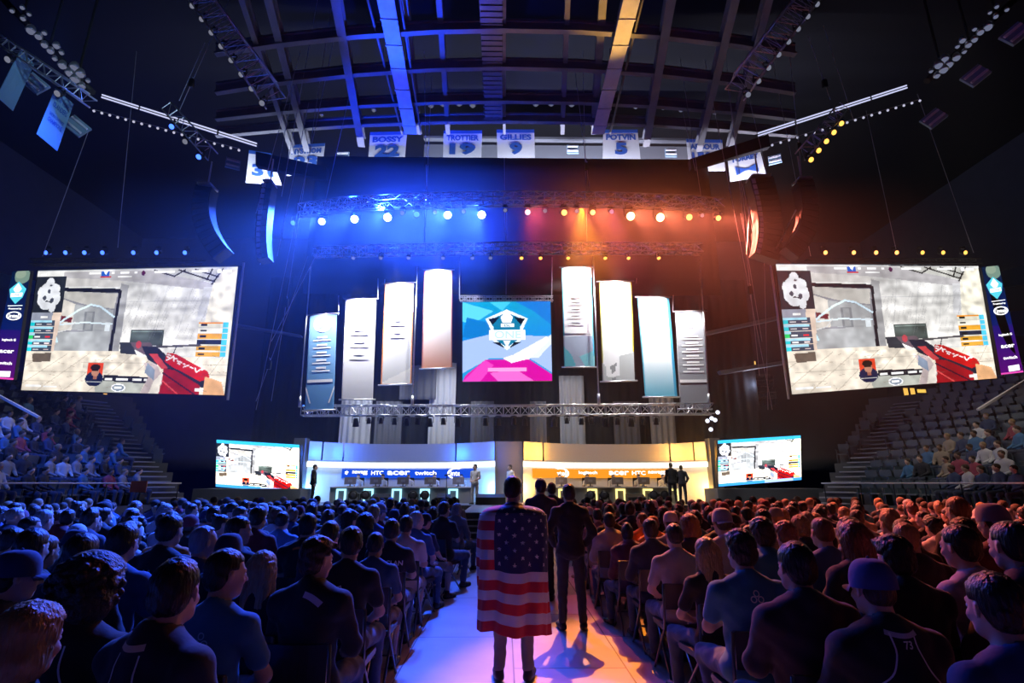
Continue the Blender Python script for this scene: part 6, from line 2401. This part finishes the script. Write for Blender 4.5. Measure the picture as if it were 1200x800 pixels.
for side, k, j, x, y in free[:n_named]:
    hair = rnd.choice(HCH)
    if y > 13 and rnd.random() < .08:
        rest.append((side, k, j, x, y)); continue
    hc = rnd.choice(['dark'] * 5 + ['brown'] * 5 + ['blond', 'grey', 'ginger'])
    hat = rnd.choice([None] * 9 + ['cap', 'cap_back', 'beanie']) if hair in ('short', 'buzz', 'messy') else None
    hcol = rnd.choice([BLACK, NAVY, GREY_, MAROON, WHITE_]) if hat else None
    kind = rnd.choice(['tee'] * 5 + ['jacket'] * 3 + ['hoodie'] * 2)
    sc = rnd.choice([BLACK] * 6 + [NAVY] * 4 + [GREY_] * 3 + [WHITE_] * 2 + [TEAL, MAROON, TAN, ORNG] if rnd.random() < .8 else [BLACK])
    pose = rnd.choice(P_A * 3 + P_B * 2 + P_C + P_D * 2)
    if hair in ('long', 'bob', 'ponytail', 'bun'):
        pose = rnd.choice(P_D)
    lit = 'blue-lit block' if side < 0 else 'pink-lit block'
    hd = f'in {CNAME[hcol]} {"beanie" if hat == "beanie" else "cap"}' if hat else f'with {HNAME.get(hair, hair)} {("fair" if hc == "blond" else "dark" if hc == "dark" else hc)} hair'
    lab = f'person {hd}, {CNAME[sc]} {GNAME[kind]}, {lit}, row {k + 1}, seat {j + 1} from aisle'
    rz = rnd.uniform(-.12, .12) + (.10 if side > 0 else -.10)
    s = rnd.uniform(.95, 1.06)
    person(pose, (x, y, 0), rz, SKINS[rnd.choice((0, 0, 1, 1, 2, 3, 4))], hair, HCOL[hc], kind, sc, 'shorts' if rnd.random() < .25 else 'trousers', rnd.choice([DENIM, BLACK, (.06, .06, .07), TAN]), lab, GROUPN, hat, hcol, s,
           full=y < 7.5)
    put_chair(x, y, rz, f'black folding chair in {lit}, row {k + 1}, seat {j + 1} from the aisle', y < 7.0)

# ------------------------------------------------------------------ people on their feet
add_pose('st', standing('side'), .98); add_pose('sf', standing('clutch', yaw=-14, pitch=2), 1.05); add_pose('sp', standing('pocket', yaw=4), .95); add_pose('sr', standing('front', yaw=-20), 1.0)
for k_ in ('st', 'sf', 'sp', 'sr'):
    share_clothes([k_], ('tee', 'jacket'), (False, True))


def stand_at(px, Y, pose, label, skin, hair, hc, shirt, sc, trousers, tc, rz=0, s=1.0, z=0, **kw):
    x = pix(px, 600, Y).x
    return person(pose, (x, Y, z), rz, SKINS[skin], hair, HCOL[hc], shirt, sc, trousers, tc, label, None, scale=s, **kw)


pf = pixz(604, 797, 0)
FM = person('sf', (pf.x - .02, pf.y, .008), -.06, SKINS[0], 'short', HCOL['dark'], 'tee', (.03, .04, .12), 'trousers', (.16, .17, .18), 'person standing in the walkway wrapped in a striped and starred flag', None, scale=1.03, shoec=(.03, .03, .035))
pb = pixz(671, 738, 0)
BJ = person('sp', (pb.x, pb.y, .008), .0, SKINS[1], 'short', HCOL['dark'], 'jacket', (.008, .008, .009), 'trousers', (.018, .02, .03), 'slim person in black jacket standing in the walkway, hands in front', None, scale=.985)
stand_at(634, 8.9, 'sp', 'standing person in dark jacket and cap behind the flag wearer', 1, 'short', 'dark', 'jacket', (.02, .025, .04), 'trousers', BLACK, s=1.03, hat='cap', hatc=(.03, .02, .07))
stand_at(647, 10.6, 'st', 'standing person half hidden behind the dark jacket and cap', 1, 'short', 'brown', 'jacket', (.05, .05, .07), 'trousers', BLACK, s=1.0)
stand_at(364, 25.2, 'st', 'dark-clothed person standing at the outer end of the blue booth', 1, 'short', 'dark', 'jacket', BLACK, 'trousers', BLACK, s=1.0, z=ZD, rz=-1.2)
stand_at(556, 24.6, 'sr', 'person in white shirt and pale trousers standing on the stage', 0, 'short', 'brown', 'tee', (.7, .68, .68), 'trousers', (.5, .48, .45), s=1.0, z=ZD, rz=2.6)
stand_at(598, 24.9, 'sr', 'person in white shirt standing before the centre pylon', 1, 'short', 'dark', 'tee', (.85, .8, .74), 'trousers', (.03, .05, .12), s=.98, z=ZD + .02, rz=2.2)
stand_at(790, 24.3, 'st', 'person in dark clothes seen from behind on the orange half of the stage', 1, 'short', 'dark', 'jacket', BLACK, 'trousers', (.02, .02, .03), s=1.03, z=ZD, rz=-.1)
stand_at(802, 24.9, 'sp', 'second person in dark clothes, next to the first on the orange half of the stage', 1, 'short', 'dark', 'jacket', (.02, .02, .03), 'trousers', (.02, .02, .03), s=.98, z=ZD, rz=-.5)


# the flag, a cloth round the shoulders
def flag_mesh():
    NU, NV = 150, 200
    RED, WHT, NVY = 0, 1, 2
    top = 1.49
    P = np.zeros((NV + 1, NU + 1, 3))
    for j in range(NV + 1):
        v = j / NV
        for i in range(NU + 1):
            u = i / NU
            a = (-1.55 + 3.1 * u)
            sx = .285 + .05 * math.sin(min(v * 3, 1) * PI / 2) + .0 * v
            if v < .14:
                q = v / .14
                sx = .10 + (.285 + .02 - .10) * math.sin(q * PI / 2) ** .8
            sy = .10 + .115 * min(1, v / .12) ** .6 + .03 * v
            foldv = .016 * math.sin(a * 7 + v * 2.2) * min(1, max(0, v - .12) * 2.2) + .010 * math.sin(a * 13 + 1 + v * 5) * min(1, max(0, v - .2) * 2)
            x = (sx + foldv) * math.sin(a)
            y = -.015 - (sy + foldv * 1.4) * math.cos(a)
            zt = top - .02 * abs(math.sin(a))
            drop = v * (1.075 + .05 * (u - .4))
            z = zt - drop - (.010 * math.sin(a * 5 + 1)) * v
            if v < .14:
                z = top - .085 * (v / .14) ** 1.5 - .005 * abs(a)
            else:
                z = top - .085 - (v - .14) / .86 * (.985 + .06 * (u - .35)) - .012 * math.sin(a * 5 + 1) * v
            P[j, i] = (x, y, z)
    P = P.reshape(-1, 3)
    stars = []
    for rI in range(9):
        n = 5 if rI % 2 == 0 else 4
        for q in range(n):
            stars.append((.345 + (q + (.25 if n == 5 else .75)) * .142, .045 + (rI + .5) * .054))
    idx, F = [], []
    W = NU + 1
    u_c = (np.arange(NU) + .5) / NU
    v_c = (np.arange(NV) + .5) / NV
    for j in range(NV):
        for i in range(NU):
            u, v = u_c[i], v_c[j]
            vs = (v - .035) / .965
            st = int(min(12, max(0, vs * 13)))
            m = RED if st % 2 == 0 else WHT
            if u > .335 and vs < 7 / 13 + .005:
                m = NVY
                for (cx, cy) in stars:
                    dx, dy = (u - cx) * .98, (v - cy) * 1.12
                    if abs(dx) < .025 and abs(dy) < .025:
                        rr = math.hypot(dx, dy) / .0225
                        an = (math.atan2(dx, -dy)) % (2 * PI / 5)
                        an = abs(an - PI / 5) if an > PI / 5 else PI / 5 - an
                        an = PI / 5 - an
                        edge = .38 / (.38 * math.cos(an) + (math.sin(an) * (1 - .38 * math.cos(PI / 5)) / math.sin(PI / 5)))
                        if rr < edge:
                            m = WHT
            idx.append(m)
            F.append((j * W + i, (j + 1) * W + i, (j + 1) * W + i + 1, j * W + i + 1))
    me = bpy.data.meshes.new('flag')
    me.from_pydata(P.tolist(), [], F)
    for m in (mat('flag_red', (.62, .02, .04), .75, sheen=.2), mat('flag_white', (.72, .70, .72), .75, sheen=.2), mat('flag_navy', (.015, .025, .10), .75, sheen=.2)):
        me.materials.append(m)
    me.polygons.foreach_set('material_index', idx)
    me.polygons.foreach_set('use_smooth', [True] * len(F))
    me.update()
    return me


fl = obj('flag', flag_mesh())
fl.location = FM.location
fl.rotation_euler = FM.rotation_euler
fl.scale = (1.03,) * 3
so = fl.modifiers.new('thick', 'SOLIDIFY'); so.thickness = .003; so.offset = 1
tag(fl, 'red, white and blue flag with stripes and stars draped down a standing person\'s back', 'flag')

# ------------------------------------------------------------------ low-detail people for the farthest rows
def low_person():
    p = seated()
    lo, hi = lims(p)
    parts = []
    for nm in ('shirt', 'legs', 'head', 'hair'):
        sd = Soft(lo, hi, .045 if nm != 'hair' else .03)
        if nm == 'shirt':
            torso(sd, p, .02)
            for s in (0, 1):
                sd.cap(p['sh'] * V3(-1 if s == 0 else 1, 1, 1), p['elb'][s], .06, .055); sd.cap(p['elb'][s], p['wr'][s], .05, .045)
        elif nm == 'legs':
            for s in (0, 1):
                g = -1 if s == 0 else 1
                sd.cap(p['hip'] * V3(g, 1, 1), p['kneeb'][s], .09, .07); sd.cap(p['kneeb'][s], p['ankb'][s], .07, .055)
        elif nm == 'head':
            neck_prim(sd, p); sd.ell(p['head'], (.078, .10, .115)); sd.h = sd.h
        else:
            sd.ell(p['head'] + V3(0, -.025, .035), (.09, .105, .095))
        me = sd.mesh('low')
        V = np.array([v.co[:] for v in me.vertices]); F = np.array([list(q.vertices) for q in me.polygons])
        parts.append((V, F))
        bpy.data.meshes.remove(me)
    return parts


LOW = low_person()


def crowd_mesh(name, places):
    Vs, Fs, Cs, n = [], [], [], 0
    rr = random.Random(5)
    for x, y, z, rz, s in places:
        cols = [rr.choice([(.02, .02, .03), (.02, .02, .03), (.03, .05, .12), (.25, .25, .28), (.5, .5, .52), (.05, .15, .3), (.3, .05, .08), (.3, .24, .18)]), (.04, .05, .09), rr.choice(SKINS), rr.choice([(.02, .014, .01), (.06, .035, .02), (.3, .2, .1)])]
        c, q = math.cos(rz) * s, math.sin(rz) * s
        M = np.array([[c, -q, 0], [q, c, 0], [0, 0, s]])
        for (V, F), col in zip(LOW, cols):
            Vs.append(V @ M.T + (x, y, z)); Fs.append(F + n); n += len(V)
            Cs.append(np.tile((*col, 1), (len(V), 1)))
    V, F, Cc = np.concatenate(Vs), np.concatenate(Fs), np.concatenate(Cs)
    me = bpy.data.meshes.new(name)
    me.vertices.add(len(V)); me.vertices.foreach_set('co', V.ravel().astype(np.float32))
    me.loops.add(F.size); me.loops.foreach_set('vertex_index', F.ravel().astype(np.int32))
    me.polygons.add(len(F)); me.polygons.foreach_set('loop_start', (np.arange(len(F)) * 4).astype(np.int32)); me.polygons.foreach_set('use_smooth', np.ones(len(F), bool))
    me.update(); me.validate()
    at = me.color_attributes.new('picture', 'FLOAT_COLOR', 'POINT'); at.data.foreach_set('color', Cc.ravel().astype(np.float32))
    return me


# ------------------------------------------------------------------ the raked stands at both sides
def stand_pt(side, r, s_):
    """s_ metres along the front row path, r metres outwards"""
    if s_ < 16:
        return side * (14.3 + r), 3 + s_, 0.0 if side > 0 else 0.0, 1.0
    ph = (s_ - 16) / 5.5
    return side * (8.8 + (5.5 + r) * math.cos(ph)), 19 + (5.5 + r) * math.sin(ph), ph, 1.0


NR = 14
M_CONC = mat('stand_concrete', (.10, .10, .11), .85, noise=.2, nscale=2)
seats, stand_people = [], []
for side in (-1, 1):
    bm = bmesh.new()
    ss = [0, 4, 8, 12, 16] + [16 + 5.5 * a * PI / 180 for a in range(6, 43, 6)]
    prof = []
    for i in range(NR):
        z0 = .95 + .42 * i
        prof += [(.85 * i, z0 if i else 0), (.85 * i, z0), (.85 * (i + 1), z0)] if i == 0 else [(.85 * i, z0), (.85 * (i + 1), z0)]
    prof.append((.85 * NR, 0))
    rows = []
    for s_ in ss:
        rows.append([bm.verts.new((*stand_pt(side, r - .3, s_)[:2], z)) for r, z in prof])
    for a, b in zip(rows[:-1], rows[1:]):
        for k in range(len(prof) - 1):
            bm.faces.new((a[k], b[k], b[k + 1], a[k + 1]))
    bm.faces.new(rows[0]); bm.faces.new(rows[-1])
    bmesh.ops.recalc_face_normals(bm, faces=bm.faces[:])
    o = obj('grandstand', bm, M_CONC)
    tag(o, f'stepped concrete seating stand beyond the {"blue" if side < 0 else "pink"}-lit crowd', 'stand', None, 'structure')
    # front wall rail
    t = thing('stand_rail', f'pale rail along the front wall of the {"blue" if side < 0 else "orange"}-side stand', 'rail', (stand_pt(side, -.25, 0)[0], 3, .95))
    loc = Vector(t.location)
    bm = bmesh.new(); tube(bm, [Vector((*stand_pt(side, -.25, s_)[:2], 1.75)) - loc for s_ in np.linspace(0, 19.6, 24)], .03, 6); obj('top_rail', bm, mat('rail_paint', (.5, .5, .55), .4), t)
    for s_ in np.linspace(.5, 19.5, 14):
        bm = bmesh.new(); q = Vector((*stand_pt(side, -.25, s_)[:2], .95)) - loc; tube(bm, [q, q + Vector((0, 0, .8))], .022, 5); obj('post', bm, M_BLACK, t)
    # stairs up the corner
    s0 = 16 + 5.5 * R(34)
    t = thing('stand_stairs', f'narrow stairs climbing the corner of the {"blue" if side < 0 else "orange"}-side stand', 'stairs', (*stand_pt(side, 0, s0)[:2], .95))
    loc = Vector(t.location)
    for k in range(24):
        r_ = .42 * k - .2
        x, y, ph, _ = stand_pt(side, r_, s0)
        z = .95 + .21 * k
        bm = bmesh.new(); box(bm, Vector((x, y, z + .02)) - loc, (.44, 1.25, .05), (0, 0, side * ph if side > 0 else -ph)); obj('step', bm, mat('step_edge', (.34, .35, .38), .7), t)
    for i in range(NR):
        L = 16 + 5.5 * R(40)
        s_ = .3 + (i % 2) * .1
        while s_ < L:
            x, y, ph, _ = stand_pt(side, .85 * i + .1, s_)
            step = .54 if s_ < 16 else .54 * 5.5 / (5.5 + .85 * i)
            gap = abs(s_ - s0) * (1 if s_ < 16 else (5.5 + .85 * i) / 5.5) < .75
            pxx, pyy, dd = proj((x, y, 1.4 + .42 * i))
            if not gap and -40 < pxx < 1240 and y < 27:
                rz = (PI / 2 if side < 0 else -PI / 2) * -1
                face = math.atan2(-1, 0)
                rz = (-PI / 2 - (-ph)) if side < 0 else (PI / 2 + ph)
                seats.append((x, y, .95 + .42 * i, rz, dd))
                f_ = (y - 12) / 12
                if side < 0:
                    ok = pxx < 165 - .0 * i and pyy > 485 and (pxx < 90 or i < 5)
                    pr = .60 if pxx < 100 else .5
                else:
                    ok = pxx > 1065 and pyy > 500 - .0 * i and (pxx > 1130 or i < 4 or True) and (pyy > 600 - (pxx - 1000) * .62)
                    pr = .62
                if ok and rnd.random() < pr:
                    stand_people.append((x, y, .95 + .42 * i - .01, rz + rnd.uniform(-.3, .3), rnd.uniform(.93, 1.05)))
            s_ += step


def arena_seat():
    bm = bmesh.new()
    box(bm, (0, .0, .42), (.44, .42, .05)); box(bm, (0, -.22, .66), (.46, .05, .46), (-.12, 0, 0)); box(bm, (-.24, -.05, .3), (.03, .3, .6)); box(bm, (.24, -.05, .3), (.03, .3, .6))
    box(bm, (-.24, .02, .62), (.045, .28, .03)); box(bm, (.24, .02, .62), (.045, .28, .03))
    me = bpy.data.meshes.new('arena_seat'); bm.to_mesh(me); bm.free()
    return me


sm_ = arena_seat(); sm_.materials.append(mat('seat_plastic', (.075, .10, .13), .35))
seats.sort(key=lambda s: s[4])
for i, (x, y, z, rz, dd) in enumerate(seats[:300]):
    o = bpy.data.objects.new('stadium_chair', sm_); COL.objects.link(o)
    o.location = (x, y, z); o.rotation_euler = (0, 0, rz)
    tag(o, 'dark blue-grey tip-up seat in the raked stand', 'chair', 'seats of the raked stands')
sv = np.array([v.co[:] for v in sm_.vertices]); sf = np.array([list(p.vertices) for p in sm_.polygons])
Vs, Fs = [], []
for i, (x, y, z, rz, dd) in enumerate(seats[300:]):
    c, q = math.cos(rz), math.sin(rz)
    Vs.append(sv @ np.array([[c, -q, 0], [q, c, 0], [0, 0, 1]]).T + (x, y, z)); Fs.append(sf + i * len(sv))
if Vs:
  me = bpy.data.meshes.new('distant_seats'); me.from_pydata(np.concatenate(Vs).tolist(), [], np.concatenate(Fs).tolist()); me.materials.append(sm_.materials[0])
  tag(obj('distant_seats', me), 'farther rows of dark tip-up seats in both stands', 'seats', None, 'stuff')
M_CROWD = mat('crowd', attr='picture', rough=.8)
pl = stand_people + [(x, y, 0, rnd.uniform(-.12, .12), rnd.uniform(.95, 1.05)) for _, _, _, x, y in rest]
tag(obj('distant_crowd', crowd_mesh('distant_crowd', pl), M_CROWD), 'small seated people filling the side stands and the farthest floor rows', 'crowd', None, 'stuff')

# light-coloured handrails, fascias and small signs round the bowl
for (x0, y0, x1, y1, Y, lab) in ((-6, 461, 46, 489, 20, 'pale slanting edge of the upper deck wall, blue side'), (1206, 443, 1146, 480, 20, 'pale slanting edge of the upper deck wall, orange side')):
    bm = bmesh.new(); a, b = pix(x0, y0, Y), pix(x1, y1, Y); box(bm, (a + b) / 2, ((b - a).length, .12, .08), Matrix.Rotation(-math.atan2((b - a).z, (b - a).x), 4, 'Y')); tag(obj('deck_edge', bm, mat('edge_pale', (.75, .72, .68), .5)), lab, 'ledge')
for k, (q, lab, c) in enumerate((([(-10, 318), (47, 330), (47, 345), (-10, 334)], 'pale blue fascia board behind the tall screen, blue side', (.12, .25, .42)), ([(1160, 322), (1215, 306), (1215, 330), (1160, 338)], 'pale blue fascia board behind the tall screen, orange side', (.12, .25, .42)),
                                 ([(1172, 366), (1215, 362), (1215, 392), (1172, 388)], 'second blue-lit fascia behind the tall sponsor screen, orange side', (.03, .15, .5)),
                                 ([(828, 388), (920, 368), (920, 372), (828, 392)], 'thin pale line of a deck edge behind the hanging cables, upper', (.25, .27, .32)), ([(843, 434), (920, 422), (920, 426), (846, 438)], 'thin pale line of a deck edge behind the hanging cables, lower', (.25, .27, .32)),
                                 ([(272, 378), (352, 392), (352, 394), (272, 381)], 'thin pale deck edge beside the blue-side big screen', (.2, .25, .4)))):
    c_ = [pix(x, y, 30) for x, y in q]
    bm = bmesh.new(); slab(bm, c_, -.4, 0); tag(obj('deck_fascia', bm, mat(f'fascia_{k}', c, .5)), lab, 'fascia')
for k, (x, y, w_, h_, c, lab) in enumerate(((122, 468, 4, 14, (1.0, .55, .15), 'narrow glowing orange sign below the blue-side big screen'), (1062, 461, 5, 13, (1.0, .55, .1), 'narrow glowing orange sign below the pink-side big screen'), (1070, 461, 5, 13, (1.0, .55, .1), 'second glowing orange sign below the pink-side big screen'),
                                           (1080, 458, 10, 4, (1.0, .6, .1), 'small lying orange sign below the pink-side big screen'), (314, 484, 8, 22, (.9, .4, .25), 'orange-lit poster in the doorway beside the stage, blue side'), (329, 490, 3, 14, (1, .8, .5), 'thin lit door slit beside the orange poster'), (883, 425, 5, 4, (1, .6, .15), 'tiny orange lamp between hanging cables'),
                                           (148, 496, 3, 4, (.8, .9, 1), 'tiny white lamp on the dark deck wall, blue side'), (1134, 505, 3, 6, (.9, 1, .3), 'tiny yellow-green sign on the orange-side stand'))):
    p = pix(x, y, 32 if x not in (148, 1134) else 28)
    sx, sz = w_ * .052, h_ * .052
    t = thing('lit_sign', lab, 'sign', p)
    bm = bmesh.new(); box(bm, (0, .06, 0), (sx + .06, .1, sz + .06)); obj('sign_box', bm, M_BPAINT, t)
    bm = bmesh.new(); box(bm, (0, 0, 0), (sx, .03, sz)); obj('lit_face', bm, emit_mat(f'sign_{k}', c, .9), t)
for k, (x, y) in enumerate(((158, 570), (167, 570))):
    p = pix(x, y, 17.5)
    bm = bmesh.new(); box(bm, (0, 0, 0), (.26, .03, .34)); bmesh.ops.bevel(bm, geom=bm.edges[:], offset=.008, segments=1); o = obj('orange_placard', bm, mat('placard_orange', (.75, .18, .06), .6)); o.location = (p.x, p.y, p.z)
    tag(o, f'orange placard on the rail of the blue-side stand, {"farther from" if k == 0 else "nearer"} the stage', 'placard')
# upper seats seen through the gap beside the stage
us = []
for r_ in range(4):
    for k in range(9 - r_ // 2):
        us.append(pix(864 + k * 5 + r_, 474 - r_ * 7, 34))
for i, p in enumerate(us):
    o = bpy.data.objects.new('stadium_chair', sm_); COL.objects.link(o); o.location = p; o.rotation_euler = (0, 0, PI)
    tag(o, 'tiny seat of the upper deck seen between hanging cables beside the stage', 'chair', 'upper deck seats beside the stage')
point(pix(885, 450, 31), 60, (.8, .85, 1), .3)

# ------------------------------------------------------------------ theatrical haze in the air round the stage and trusses
hm_ = bpy.data.materials.new('haze'); hm_.use_nodes = True
nt = hm_.node_tree
for n in list(nt.nodes):
    nt.nodes.remove(n)
out = nt.nodes.new('ShaderNodeOutputMaterial'); vs_ = nt.nodes.new('ShaderNodeVolumeScatter')
vs_.inputs['Density'].default_value = HAZE
vs_.inputs['Anisotropy'].default_value = .7
nt.links.new(vs_.outputs[0], out.inputs['Volume'])
bm = bmesh.new(); box(bm, (0, 19.5, 10.6), (33, 15, 16.6))
o = obj('stage_haze', bm, hm_)
tag(o, 'thin haze hanging in the air round the stage and the lighting trusses', 'haze', None, 'stuff')
